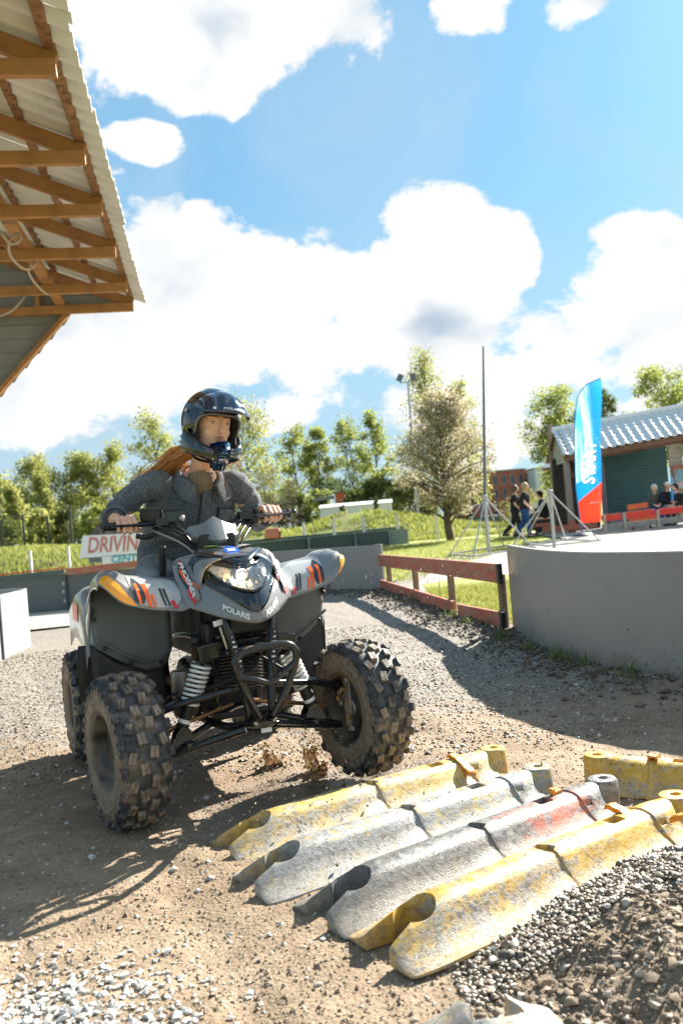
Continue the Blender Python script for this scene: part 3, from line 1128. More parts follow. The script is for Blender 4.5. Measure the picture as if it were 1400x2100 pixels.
def make_wheel(Rt, w, rim_r, front):
    """rubber tyre and dished steel rim; outer face towards +y"""
    ty = make_tyre(Rt, w, rim_r)
    rm = MB()
    hw = w / 2
    r = rim_r
    rm.lathe([(r - .004, -hw * .86), (r + .010, -hw * .93), (r + .012, -hw * .86), (r + .001, -hw * .78), (r - .010, -hw * .55), (r - .010, hw * .55), (r + .001, hw * .78),
              (r + .012, hw * .86), (r + .010, hw * .93), (r - .004, hw * .88), (r - .010, hw * .7), (r - .018, hw * .52), (r - .022, hw * .40), (r - .034, hw * .36), (r - .040, hw * .42), (r - .060, hw * .40), (r * .46, hw * .34),
              (r * .42, hw * .40), (r * .30, hw * .42), (r * .27, hw * .42), (r * .27, -hw * .02), (r * .5, -hw * .08), (r - .026, -hw * .02), (r - .016, -hw * .5), (r - .012, -hw * .7)], 56, axis='Y', closed=True)
    hb = MB()
    hb.lathe([(.001, hw * .55), (.020, hw * .55), (.026, hw * .48), (.027, hw * .18), (.034, hw * .16), (.034, -hw * .2), (.001, -hw * .2)], 24, axis='Y')
    for k in range(4):
        a = k * PI / 2 + .4
        hb.lathe([(.001, hw * .30), (.008, hw * .29), (.009, hw * .12)], 6, center=(math.cos(a) * r * .38, 0, math.sin(a) * r * .38), axis='Y')
    return ty, rm, hb


def place_wheel(pos, steer, front, outer):
    Rt, w, rr = (.267, .18, .138) if front else (.254, .25, .115)
    h = holder('wheel', QUAD, pos, (0, 0, steer + (0 if outer > 0 else PI)))
    h.rotation_euler = (0, random.uniform(0, 1), steer + (0 if outer > 0 else PI))
    h.rotation_mode = 'ZYX' if False else 'XYZ'
    ty, rm, hb = make_wheel(Rt, w, rr, front)
    ty.build('tyre', M_TYRE, h, smooth=38)
    rm.build('rim', M_RIM, h, smooth=40, fix=True)
    hb.build('hub', M_ENGINE, h, smooth=35)
    return h


STEER = .115
place_wheel((0, -.46, .262), STEER, True, -1)
place_wheel((0, .46, .262), STEER, True, 1)
place_wheel((-1.10, -.40, .250), 0, False, -1)
place_wheel((-1.10, .40, .250), 0, False, 1)


def qpart(name, mb, m, parent=None, **kw):
    return mb.build(name, m, parent or QUAD, **kw)


# ---- hood skin: surface over (lateral l, height v)
def hood_fn(off=0.0):
    def base(l, v):
        a = math.sqrt(l * l + .0016) - .04
        Bf, Bu = .205 - 1.0 * a - 1.0 * a * a, .668 + .30 * a + .5 * a * a
        Tf, Tu = .068 - 1.2 * a - 1.2 * a * a, .868 + .18 * a
        f = Bf + (Tf - Bf) * v + .035 * math.sin(PI * max(0, min(1, v))) * (1 - a / .3)
        if v < 0:
            f += v * .5
        return Vector((f, l, Bu + (Tu - Bu) * v))

    def fn(l, v):
        p = base(l, v)
        if off:
            du = base(l + .004, v) - base(l - .004, v)
            dv = base(l, v + .01) - base(l, v - .01)
            n_ = du.cross(dv).normalized()
            if n_.x < 0:
                n_ = -n_
            p = p + n_ * off
        return p
    return fn


def sym(half):
    return half + [(-x, y) for x, y in reversed(half) if abs(x) > 1e-6]


def hood_piece(name, half, off, m, step=.018, solid=.004, parent=None, **kw):
    # v is stretched so that the sampling step is even in both directions
    v, f = patch([(x, y * .22) for x, y in sym(half)], lambda a, b: hood_fn(off)(a, b / .22), step)
    mb = MB().add(v, f)
    o = mb.build(name, m, parent or QUAD, smooth=50, fix=True, solid=solid)
    if sum((p.normal.x for p in o.data.polygons)) < 0:
        o.data.flip_normals()
    return o


shell = hood_piece('hood', [(0, 1.0), (.06, 1.08), (.105, 1.2), (.15, 1.18), (.185, 1.10), (.205, 1.0), (.212, .7), (.212, .42), (.212, .2), (.21, .08), (.19, .02), (.10, -.01), (.03, -.02), (0, -.02)], 0, M_GREY)
SHIELD = [(0, .985), (.05, 1.07), (.08, 1.15), (.105, 1.19), (.14, 1.14), (.158, 1.0), (.160, .85), (.152, .73), (.138, .62), (.118, .53), (.097, .455), (.05, .292), (.022, .205), (0, .175)]
hood_piece('headlight_surround', SHIELD, .005, M_GLOSS)
LIGHT = [(0, .925), (.05, .957), (.1, 1.02), (.112, .95), (.110, .85), (.100, .75), (.085, .68), (.06, .595), (.03, .545), (0, .52)]


def headlight():
    h = holder('headlight', QUAD)
    refl = mat('headlight_reflector', (.82, .80, .77), .25, metal=.25, var=.15, scale=40, second=(.5, .46, .40), sscale=60, slo=.5, shi=.6)
    hood_piece('reflector', [(x * .985, .735 + (y - .735) * .98) for x, y in LIGHT], .0075, refl, step=.014, parent=h)
    # bulb glow, housing rings and lens flutes
    lit = mat('headlight_bulb', (1, .8, .5), .3, emit=(1.0, .62, .25), estr=45.0)
    mb = MB()
    c = hood_fn(.012)(-.018, .80)
    n_ = Vector((.8, -.35, .45)).normalized()
    rot = n_.to_track_quat('Z', 'Y').to_matrix()
    mb.lathe([(.002, .010), (.007, .008), (.008, .0)], 14, center=c, rot=rot)
    mb.build('bulb', lit, h, smooth=60)
    ring = MB()
    ring.lathe([(.019, .002), (.021, .009), (.025, .009), (.026, -.002)], 24, center=c - n_ * .002, rot=rot)
    ring.build('bulb_ring', mat('chrome', (.7, .68, .64), .12, metal=1, var=.05), h, smooth=40)
    pl = bpy.data.lights.new('headlight_light', 'POINT')
    pl.energy = 1.0
    pl.color = (1.0, .66, .32)
    pl.shadow_soft_size = .006
    plo = bpy.data.objects.new('headlight_light', pl)
    COL.objects.link(plo)
    plo.parent = h
    plo.location = c + n_ * .020 + Vector((0, -.012, 0))
    fl = MB()
    for k in range(9):
        l = -.075 + k * .019
        v0, v1 = .60 + abs(l) * .9, .73 + abs(l) * .35
        fl.tube([hood_fn(.010)(l, v0), hood_fn(.012)(l, (v0 + v1) / 2), hood_fn(.010)(l, v1)], .0028, 6)
    fl.build('lens_flutes', refl, h, smooth=60)
    # clear cover
    g = bpy.data.materials.new('headlight_glass')
    g.use_nodes = True
    T = NT(g.node_tree)
    T.n.remove(T.n['Principled BSDF'])
    gl = T.new('ShaderNodeBsdfGlossy')
    gl.inputs['Roughness'].default_value = .04
    tr = T.new('ShaderNodeBsdfTransparent')
    tr.inputs[0].default_value = (.95, .95, .95, 1)
    fr = T.new('ShaderNodeFresnel')
    fr.inputs[0].default_value = 1.5
    mx = T.new('ShaderNodeMixShader')
    T.put(mx.inputs[0], T.math('ADD', T.math('MULTIPLY', fr.outputs[0], 1.0), .04))
    T.l.new(tr.outputs[0], mx.inputs[1])
    T.l.new(gl.outputs[0], mx.inputs[2])
    T.l.new(mx.outputs[0], T.n['Material Output'].inputs[0])
    hood_piece('lens_cover', LIGHT, .034, g, step=.02, solid=0, parent=h)
    rim_ = MB()
    ol = [hood_fn(.012)(x, y) for x, y in sym(LIGHT)]
    rim_.tube(ol, .0055, 6, closed=True)
    rim_.build('bezel', M_GLOSS, h, smooth=60)


headlight()

# black top cowl with round blue emblem
def cowl():
    mb = MB()
    rows = []
    for t in np.linspace(0, 1, 9):
        row = []
        for l in np.linspace(-.13, .13, 19):
            a = abs(l)
            vtop = 1.0 + 1.75 * a if a < .105 else 1.19 - (a - .105) * 1.2
            p0 = hood_fn(.008)(l, vtop)
            p1 = Vector((-.26, l * .75, .945 - .35 * l * l))
            k = t
            p = p0.lerp(p1, k)
            p.z += .018 * math.sin(PI * min(1, k * 1.1)) * (1 - (a / .16) ** 2) + .004
            row.append(p)
        rows.append(row)
    mb.loft(rows, closed=False)
    o = mb.build('cowl', M_GLOSS, QUAD, smooth=50, fix=True, solid=.012)
    if sum(p.normal.z for p in o.data.polygons) < 0:
        o.data.flip_normals()
    return rows


ROWS = cowl()


def disc(name, c, n_, r1, r2, m, parent, th=.003):
    n_ = Vector(n_).normalized()
    rot = n_.to_track_quat('Z', 'Y').to_matrix()
    mb = MB()
    vs = []
    for z in (0, th):
        for k in range(28):
            a = 2 * PI * k / 28
            vs.append(Vector(c) + rot @ Vector((r1 * math.cos(a), r2 * math.sin(a), z)))
    mb.add(vs, [tuple(range(27, -1, -1)), tuple(range(28, 56))] + [(k, (k + 1) % 28, 28 + (k + 1) % 28, 28 + k) for k in range(28)])
    return mb.build(name, m, parent, smooth=40)


em = disc('emblem', ROWS[3][9] + Vector((0, .0, .003)), (.45, 0, .9), .030, .036, M_BLUE, QUAD)
lv, lf_ = text_geo('★' if False else 'x', .05, 0, .004)
eq = Vector((.45, 0, .9)).normalized()
ex = Vector((0, 1, 0))
ey = eq.cross(ex)
MB().add([ROWS[3][9] + eq * .0075 + ex * v.x - ey * v.y * .7 for v in lv], lf_).build('emblem_mark', M_WHITE, em)
stk = ROWS[5][5]
MB().box(stk + Vector((0, 0, .004)), (.03, .05, .002), Matrix.Rotation(.3, 3, 'Z')).build('sticker', M_LIME, QUAD)


def decal(name, txt, size, fn2, m, shear=.25, bold=0.0, space=1.0, parent=None):
    """lettering mapped onto a surface: fn2(x, y) -> point; x, y in letter units"""
    v, f = text_geo(txt, size, shear, bold, 0, space)
    mb = MB().add([fn2(p.x, p.y) for p in v], f)
    return mb.build(name, m, parent or QUAD)


# lettering along the two lower edges of the nose
for s in (-1, 1):
    pa, pb = ((-.101, .205), (-.026, .092)) if s < 0 else ((.030, .098), (.103, .205))

    def fnp(x, y, pa=pa, pb=pb, off=.0068):
        t = x / .30 + .5
        l = pa[0] + (pb[0] - pa[0]) * t
        v = pa[1] + (pb[1] - pa[1]) * t + y / .22 * .42
        return hood_fn(off)(l, v)
    v_, f_ = text_geo('POLARIS', .062, .2, .0016, 0, 1.0)
    wd = max(p.x for p in v_) - min(p.x for p in v_)
    sc = .30 / wd
    MB().add([fnp(p.x * sc, p.y * 1.25) for p in v_], f_).build('lettering', M_WHITE, QUAD)

# ---- tank and side panels
def tank():
    mb = MB()
    rings = []
    for f, w, top, bot in ((.02, .150, .905, .76), (-.08, .178, .93, .735), (-.2, .176, .945, .72), (-.35, .155, .925, .72), (-.5, .125, .885, .72), (-.62, .11, .85, .72)):
        r = []
        for k in range(21):
            t = k / 20
            a = PI * (t - .5)
            l = w * math.copysign(abs(math.sin(a)) ** .7, math.sin(a))
            u = bot + (top - bot) * (math.cos(a) ** .55 if math.cos(a) > 0 else 0)
            r.append(Vector((f, l, u)))
        rings.append(r)
    mb.loft(rings, closed=False)
    return mb.build('side_panel', M_GREY, QUAD, smooth=60, fix=True, solid=.004)


tk = tank()
# side graphics on the flanks of the hood: red and orange slashes under white italic lettering
for s in (-1, 1):
    gp = holder('side_graphic', QUAD)

    def slash(name, m, pts, off, s=s, gp=gp):
        v, f = patch([(s * x, y * .22) for x, y in pts], lambda a, b: hood_fn(off)(a, b / .22), .018)
        MB().add(v, f).build(name, m, gp)
    slash('charcoal_flash', M_DGREY, [(.190, .95), (.178, 1.05), (.170, .9), (.166, .62), (.152, .50), (.168, .28), (.180, .20), (.193, .5), (.199, .7)], .0035)
    slash('orange_flash', M_ORANGE, [(.193, .80), (.186, .86), (.174, .62), (.152, .56), (.153, .46), (.174, .45), (.188, .6)], .0050)
    slash('red_flash', M_RED, [(.188, .98), (.178, 1.06), (.171, .95), (.180, .82)], .0050)
    slash('red_flash', M_RED, [(.188, .42), (.178, .44), (.168, .24), (.176, .10), (.187, .25)], .0050)
    v_, f_ = text_geo('PHOENIX', .1, .12, .003, 0, .95)
    wd = max(p.x for p in v_) - min(p.x for p in v_)
    q0, q1 = Vector((.182, 1.0)), Vector((.171, .27))
    n2 = Vector((-.022, .07))

    def fnx(x, y):
        t = (x / wd + .5) if s < 0 else (.5 - x / wd)
        q = q0.lerp(q1, t) + n2 * (y / .1) * .8
        return hood_fn(.0075)(s * q.x, q.y)
    MB().add([fnx(p.x, p.y) for p in v_], f_).build('lettering', M_WHITE, gp)


# ---- front fenders
def fender(s):
    h = holder('front_fender', QUAD)
    # cross sections (forward, up) from the root at the hood out to the raised tip
    secs = [
        (.165, [(.045, .760), (.035, .785), (.0, .815), (-.08, .84), (-.2, .845), (-.33, .83), (-.42, .80)]),
        (.205, [(-.012, .722), (-.016, .745), (-.05, .79), (-.12, .828), (-.22, .84), (-.34, .825), (-.43, .79)]),
        (.26, [(-.045, .726), (-.050, .75), (-.075, .80), (-.13, .838), (-.23, .85), (-.35, .83), (-.44, .785)]),
        (.32, [(-.050, .736), (-.056, .762), (-.080, .808), (-.14, .846), (-.24, .858), (-.36, .835), (-.45, .78)]),
        (.375, [(-.050, .752), (-.056, .778), (-.082, .818), (-.14, .854), (-.24, .866), (-.37, .84), (-.46, .77)]),
        (.41, [(-.050, .764), (-.058, .793), (-.085, .840), (-.15, .876), (-.25, .884), (-.38, .846), (-.47, .76)]),
        (.445, [(-.055, .790), (-.065, .824), (-.10, .868), (-.17, .892), (-.27, .888), (-.39, .84), (-.475, .75)]),
        (.475, [(-.075, .824), (-.088, .855), (-.13, .880), (-.20, .886), (-.29, .872), (-.40, .82), (-.475, .74)]),
        (.495, [(-.105, .842), (-.12, .856), (-.16, .860), (-.22, .858), (-.30, .842), (-.40, .79), (-.465, .73)]),
        (.500, [(-.125, .822), (-.14, .828), (-.18, .826), (-.235, .822), (-.30, .808), (-.385, .76), (-.45, .715)]),
    ]
    mb = MB()
    def poly(pts, n=4):
        out = []
        for a_, b_ in zip(pts[:-1], pts[1:]):
            out += [a_.lerp(b_, q / n) for q in range(n)]
        return out + [pts[-1]]
    rows = [poly([Vector((f, s * l, u)) for f, u in sec]) for l, sec in secs]
    cols = list(zip(*rows))
    cols = [crv(list(c), 3) for c in cols]
    mb.loft([list(c) for c in cols], closed=False)
    o = mb.build('fender_skin', M_GREY, h, smooth=34, fix=True, solid=.005)
    if sum(p.normal.z for p in o.data.polygons) < 0:
        o.data.flip_normals()
    bv = BVHTree.FromPolygons([v.co for v in o.data.vertices], [tuple(p.vertices) for p in o.data.polygons])

    def onto(l, t, off):
        """point on the fender at lateral l, t = 0 front lip .. 1 back"""
        i = 0
        while i < len(secs) - 2 and secs[i + 1][0] < l:
            i += 1
        k = (l - secs[i][0]) / (secs[i + 1][0] - secs[i][0])
        a, b = rows[i], rows[i + 1]
        x = t * (len(a) - 1)
        j = min(int(x), len(a) - 2)
        q = a[j].lerp(a[j + 1], x - j).lerp(b[j].lerp(b[j + 1], x - j), k)
        loc, nrm, *_ = bv.find_nearest(q)
        if nrm.z < 0:
            nrm = -nrm
        return loc + nrm * off

    def dec(name, m, pts, off=.003, parent=o):
        v, f = patch([(p[0], p[1] * .3) for p in pts], lambda a, b: onto(a, b / .3, off), .012)
        MB().add(v, f).build(name, m, parent, smooth=60)
    dec('amber_reflector', M_AMBER, [(.435, .02), (.46, .02), (.480, .04), (.490, .12), (.486, .22), (.470, .24), (.455, .14)] if s > 0 else [(.372, .02), (.40, .015), (.44, .02), (.475, .04), (.490, .12), (.482, .24), (.46, .32), (.425, .27), (.39, .16)], .004, h)
    dec('silver_field', M_LGREY, [(.20, .30), (.24, .10), (.30, .06), (.36, .08), (.385, .28), (.39, .5), (.30, .62), (.22, .5)], .0022)
    dec('dark_patch', M_DGREY, [(.33, .34), (.345, .10), (.375, .12), (.385, .33), (.37, .52)], .0034)
    dec('stripe', M_ORANGE, [(.352, .10), (.362, .11), (.372, .4), (.36, .42)], .0046)
    dec('stripe', M_ORANGE, [(.315, .05), (.328, .06), (.345, .40), (.328, .42)], .0046)
    dec('stripe', M_ORANGE, [(.300, .08), (.306, .06), (.318, .26), (.308, .28)], .0046)
    dec('stripe', M_DGREY, [(.262, .12), (.268, .11), (.285, .34), (.276, .36)], .0046)
    dec('stripe', M_DGREY, [(.248, .12), (.254, .11), (.271, .34), (.262, .36)], .0046)
    dec('stripe', M_RED, [(.225, .08), (.238, .06), (.25, .2), (.236, .22)], .0046)
    # inner splash guard behind the wheel and its rubber flap
    lin = MB()
    if True:
        pts = [(.19, .82), (.19, .56), (.215, .498), (.24, .482), (.30, .474), (.40, .525), (.485, .585), (.497, .66), (.497, .80), (.47, .845), (.40, .85)]
        v, f = patch(pts, lambda l, u: Vector((-.33 - .045 * (l - .19) / .3 - .10 * max(0, (u - .74)) / .1 * .5 + .05 * max(0, .56 - u), s * l, u)), .05)
        lin.add(v, f)
    lo = lin.build('splash_guard', M_LINER, h, smooth=50, fix=True, solid=.006)
    rib = MB()
    rib.tube([Vector((-.325, s * l, u)) for l, u in ((.20, .545), (.25, .515), (.31, .512), (.40, .562), (.485, .625))], .006, 6)
    rib.build('rib', M_LINER, lo, smooth=60)
    bolts = MB()
    for l, u in ((.455, .585), (.36, .515), (.24, .500), (.487, .70)):
        b = MB().lathe([(.001, .007), (.007, .006), (.010, 0)], 10, center=(-.336, s * l, u), axis='X')
        b.build('bolt', M_BLACK, lo, smooth=40)
    fl = MB()
    v, f = patch([(.20, .56), (.20, .30), (.30, .28), (.49, .30), (.505, .60), (.40, .55), (.30, .5)], lambda l, u: Vector((-.365 - .03 * math.sin((u - .3) * 6), s * l, u)), .06)
    fl.add(v, f)
    fl.build('mud_flap', M_FLAP, h, smooth=50, fix=True, solid=.005)
    # outer return edge going down behind the tip
    ed = MB()
    rr = []
    for t in np.linspace(0, 1, 8):
        f = -.45 + .10 * t - .0
        rr.append([Vector((-.30 - .16 * t, s * (.500 - .0 * t), .80 - .10 * t)), Vector((-.315 - .15 * t, s * .502, .78 - .12 * t)), Vector((-.33 - .11 * t, s * .500, .74 - .13 * t))])
    ed.loft(rr, closed=False)
    ed.build('fender_edge', M_GREY, h, smooth=60, fix=True, solid=.004)


fender(-1)
fender(1)


# ---- rear fenders with flaps
def rear_fender(s):
    h = holder('rear_fender', QUAD)
    prof = [(-.66, .53), (-.675, .60), (-.69, .68), (-.73, .745), (-.82, .785), (-.93, .80), (-1.02, .795), (-1.12, .775), (-1.20, .74)]
    mb = MB()
    rows = []
    for l, dz, sh in ((.16, .02, 0), (.28, .02, 0), (.38, .01, 0), (.43, -.005, -.01), (.46, -.03, -.02), (.475, -.07, -.03), (.478, -.15, -.035), (.478, -.23, -.04)):
        rows.append(crv([Vector((f + sh, s * l, u + dz * (1 if u > .6 else .3))) for f, u in prof], 3))
    mb.loft(rows, closed=False)
    mb.build('fender_skin', M_GREY, h, smooth=60, fix=True, solid=.005)
    st = MB()
    st.loft([[p + Vector((.003, 0, .003)) for p in r[2:11]] for r in rows[3:5]], closed=False)
    st.build('silver_field', M_LGREY, h, smooth=60)
    st = MB()
    st.loft([[p + Vector((.002, s * .003, .002)) for p in r[13:19]] for r in rows[5:7]], closed=False)
    st.build('stripe', M_ORANGE, h, smooth=60)
    fl = MB()
    v, f = patch([(.30, .56), (.30, .34), (.40, .25), (.50, .24), (.515, .40), (.505, .56)], lambda l, u: Vector((-.72 - .12 * max(0, .56 - u) - .25 * max(0, l - .42), s * l, u)), .05)
    fl.add(v, f)
    fl.build('mud_flap', M_FLAP, h, smooth=50, fix=True, solid=.006)


rear_fender(-1)
rear_fender(1)

# ---- seat
def seat():
    mb = MB()
    rings = []
    for f, w, u in ((-.52, .09, .80), (-.6, .11, .815), (-.75, .13, .80), (-.95, .145, .79), (-1.15, .14, .81), (-1.28, .12, .815), (-1.32, .08, .80)):
        rings.append([Vector((f, w * math.copysign(abs(math.cos(a)) ** .6, math.cos(a)), u - .05 + .055 * math.copysign(abs(math.sin(a)) ** .7, math.sin(a)))) for a in np.linspace(0, 2 * PI, 20, endpoint=False)])
    mb.loft(rings)
    mb.build('seat', mat('black_vinyl', (.02, .02, .021), .5, var=.2, scale=10, bump=.2, bscale=200), QUAD, smooth=60)


seat()


# ---- chassis, engine, suspension
def tubes(name, runs, r, m=M_FRAME, parent=None, n=10):
    mb = MB()
    for pts in runs:
        mb.tube(crv(pts, 6) if len(pts) > 2 else pts, r, n)
    return mb.build(name, m, parent or QUAD, smooth=50)


for s in (-1, 1):
    tubes('frame_tube', [[(.06, s * .07, .72), (.10, s * .085, .66), (.13, s * .056, .45), (.12, s * .045, .31), (-.1, s * .10, .27), (-.7, s * .13, .27)]], .0155)
    tubes('frame_tube', [[(.02, s * .10, .62), (-.15, s * .12, .60), (-.5, s * .12, .58), (-.9, s * .12, .5)]], .014)
    tubes('frame_tube', [[(-.12, s * .08, .30), (-.14, s * .10, .62)]], .014)
    # guard plates with printed warnings on the down tubes
    for k in range(3):
        pass
tubes('frame_cross', [[(.095, -.10, .56), (.10, 0, .575), (.095, .10, .56)]], .012)
mb = MB()
for s in (-1, 1):
    mb.box((.03, s * .150, .566), (.055, .075, .062), Matrix.Rotation(s * -.12, 3, 'X'))
mb.bar((.03, -.12, .575), (.03, .12, .575), .05, .05)
mb.build('shock_tower', M_FRAME, QUAD, bevel=.006)
bt = MB()
bt.lathe([(.055, -.012), (.06, -.008), (.06, .008), (.055, .012)], 24, center=(.135, 0, .305))
bt.build('skid_plate', M_FRAME, QUAD, smooth=40)
for s in (-1, 1):
    MB().lathe([(.001, .012), (.011, .010), (.012, 0)], 8, center=(.175, s * .03, .315), axis='X').build('bolt', M_STEEL, QUAD, smooth=40)


def suspension(s):
    h = holder('suspension', QUAD)
    outer_lo, outer_up = Vector((.0, s * .372, .205)), Vector((-.01, s * .365, .36))
    a = MB()
    a.tube([(.125, s * .055, .285), (.04, s * .25, .232), outer_lo], .0145, 10)
    a.tube([(-.13, s * .075, .285), (-.04, s * .27, .23), outer_lo], .0145, 10)
    a.bar((.055, s * .235, .245), (-.045, s * .255, .245), .04, .014)
    a.build('lower_arm', M_FRAME, h, smooth=50)
    a = MB()
    a.tube([(.085, s * .085, .425), (.03, s * .25, .395), outer_up], .0125, 10)
    a.tube([(-.10, s * .10, .425), (-.03, s * .26, .395), outer_up], .0125, 10)
    a.build('upper_arm', M_FRAME, h, smooth=50)
    t = MB()
    t.tube([(-.06, s * .04, .345), (-.07, s * .34, .275)], .0085, 8)
    t.tube([(-.068, s * .28, .289), (-.07, s * .34, .275)], .012, 8)
    t.build('tie_rod', M_BRONZE, h, smooth=50)
    # bracket
    b = MB()
    for o in (.02, -.03):
        b.add([Vector((o, s * .215, .262)), Vector((o, s * .30, .243)), Vector((o, s * .285, .285)), Vector((o, s * .262, .31)), Vector((o, s * .235, .30)),
               Vector((o + .008, s * .215, .262)), Vector((o + .008, s * .30, .243)), Vector((o + .008, s * .285, .285)), Vector((o + .008, s * .262, .31)), Vector((o + .008, s * .235, .30))],
              [(4, 3, 2, 1, 0), (5, 6, 7, 8, 9)] + [(i, (i + 1) % 5, 5 + (i + 1) % 5, 5 + i) for i in range(5)])
    b.tube([(.032, s * .262, .285), (-.034, s * .262, .285)], .008, 8)
    b.build('shock_bracket', M_FRAME, h, fix=True)
    # damper
    top, bot = Vector((.01, s * .152, .556)), Vector((0, s * .262, .285))
    ax = (bot - top)
    L_ = ax.length
    ax.normalize()
    dm = MB()
    dm.tube([top, top + ax * .03], .016, 12)
    dm.tube([top + ax * .02, top + ax * .19], .010, 12)
    dm.tube([top + ax * .185, top + ax * .192, bot - ax * .012], [.024, .0225, .0225], 16)
    dm.tube([top + ax * .028, top + ax * .034], .034, 20)
    sh_ = dm.build('shock_damper', M_BLACK, h, smooth=40)
    lb = MB()
    lb.tube([bot - ax * .050, bot - ax * .036], .0231, 16)
    lb.build('sticker', M_WHITE, sh_, smooth=40)
    sp_ = MB()
    e1 = ax.orthogonal().normalized()
    e2 = ax.cross(e1)
    pts = []
    turns, n_ = 9.2, 190
    for i in range(n_ + 1):
        k = i / n_
        kk = k
        d = .036 + kk * .158
        ang = 2 * PI * turns * k
        pts.append(top + ax * d + (e1 * math.cos(ang) + e2 * math.sin(ang)) * (.034 - .002 * k))
    sp_.tube(pts, .0058, 7)
    sp_.build('shock_spring', M_SPRING, h, smooth=60)
    # hub carrier, disc brake and caliper inside the wheel
    k = holder('knuckle', h, (0, s * .452, .262), (0, 0, STEER))
    kn = MB()
    kn.bar((0, s * -.03, -.07), (0, s * -.03, .105), .035, .045)
    kn.lathe([(.03, -.045), (.042, -.04), (.045, .02), (.03, .03)], 20, axis='Y')
    kn.tube([(-.01, s * -.03, .09), (-.01, s * -.035, .125)], .02, 12)
    kn.tube([(0, s * -.03, -.06), (0, s * -.03, -.09)], .02, 12)
    kn.build('carrier', M_ALU, k, bevel=.003, smooth=40)
    dk = MB()
    dk.lathe([(.045, s * .010), (.085, s * .010), (.085, s * .014), (.045, s * .014)], 36, axis='Y', closed=True)
    dk.build('brake_disc', M_STEEL, k, smooth=30)
    cp = MB()
    cp.box((-.055, s * -.008, .035), (.05, .045, .075))
    cp.tube([(-.06, s * -.035, .055), (-.06, s * -.05, .055)], .014, 12)
    cp.tube([(-.055, s * -.035, .015), (-.055, s * -.05, .015)], .014, 12)
    cp.build('brake_caliper', M_ALU, k, bevel=.004, smooth=40)
    for bx_, bz_ in ((.02, -.03), (-.02, .075), (-.055, .035)):
        MB().tube([(bx_, s * -.05, bz_), (bx_, s * -.06, bz_)], .010, 6).build('bolt', mat('zinc_gold', (.55, .38, .12), .35, metal=.8), k)
    hs = MB()
    hs.tube(crv([(-.08, s * .10, .50), (-.12, s * .22, .42), (-.09, s * .33, .37), (-.02, s * .365, .33), (-.05, s * .37, .29)], 6), .006, 6)
    hs.build('brake_hose', M_CABLE, h, smooth=60)


suspension(-1)
suspension(1)

# bumper hoop
mb = MB()
loop = crv([(.20, -.028, .335), (.235, -.075, .43), (.250, -.112, .525), (.253, -.105, .565), (.256, -.07, .582), (.258, 0, .588), (.256, .07, .588), (.253, .105, .568), (.250, .112, .53), (.235, .075, .43), (.20, .028, .335)], 6)
mb.tube(loop, .0135, 12)
mb.tube(crv([(.248, -.105, .492), (.262, -.05, .480), (.268, 0, .462), (.262, .05, .486), (.248, .105, .515)], 6), .0115, 12)
bump = mb.build('bumper', M_FRAME, QUAD, smooth=60)
MB().tube([(.205, -.03, .338), (.15, -.03, .31)], .013, 10).build('bumper_mount', M_FRAME, bump, smooth=50)
MB().tube([(.205, .03, .338), (.15, .03, .31)], .013, 10).build('bumper_mount', M_FRAME, bump, smooth=50)


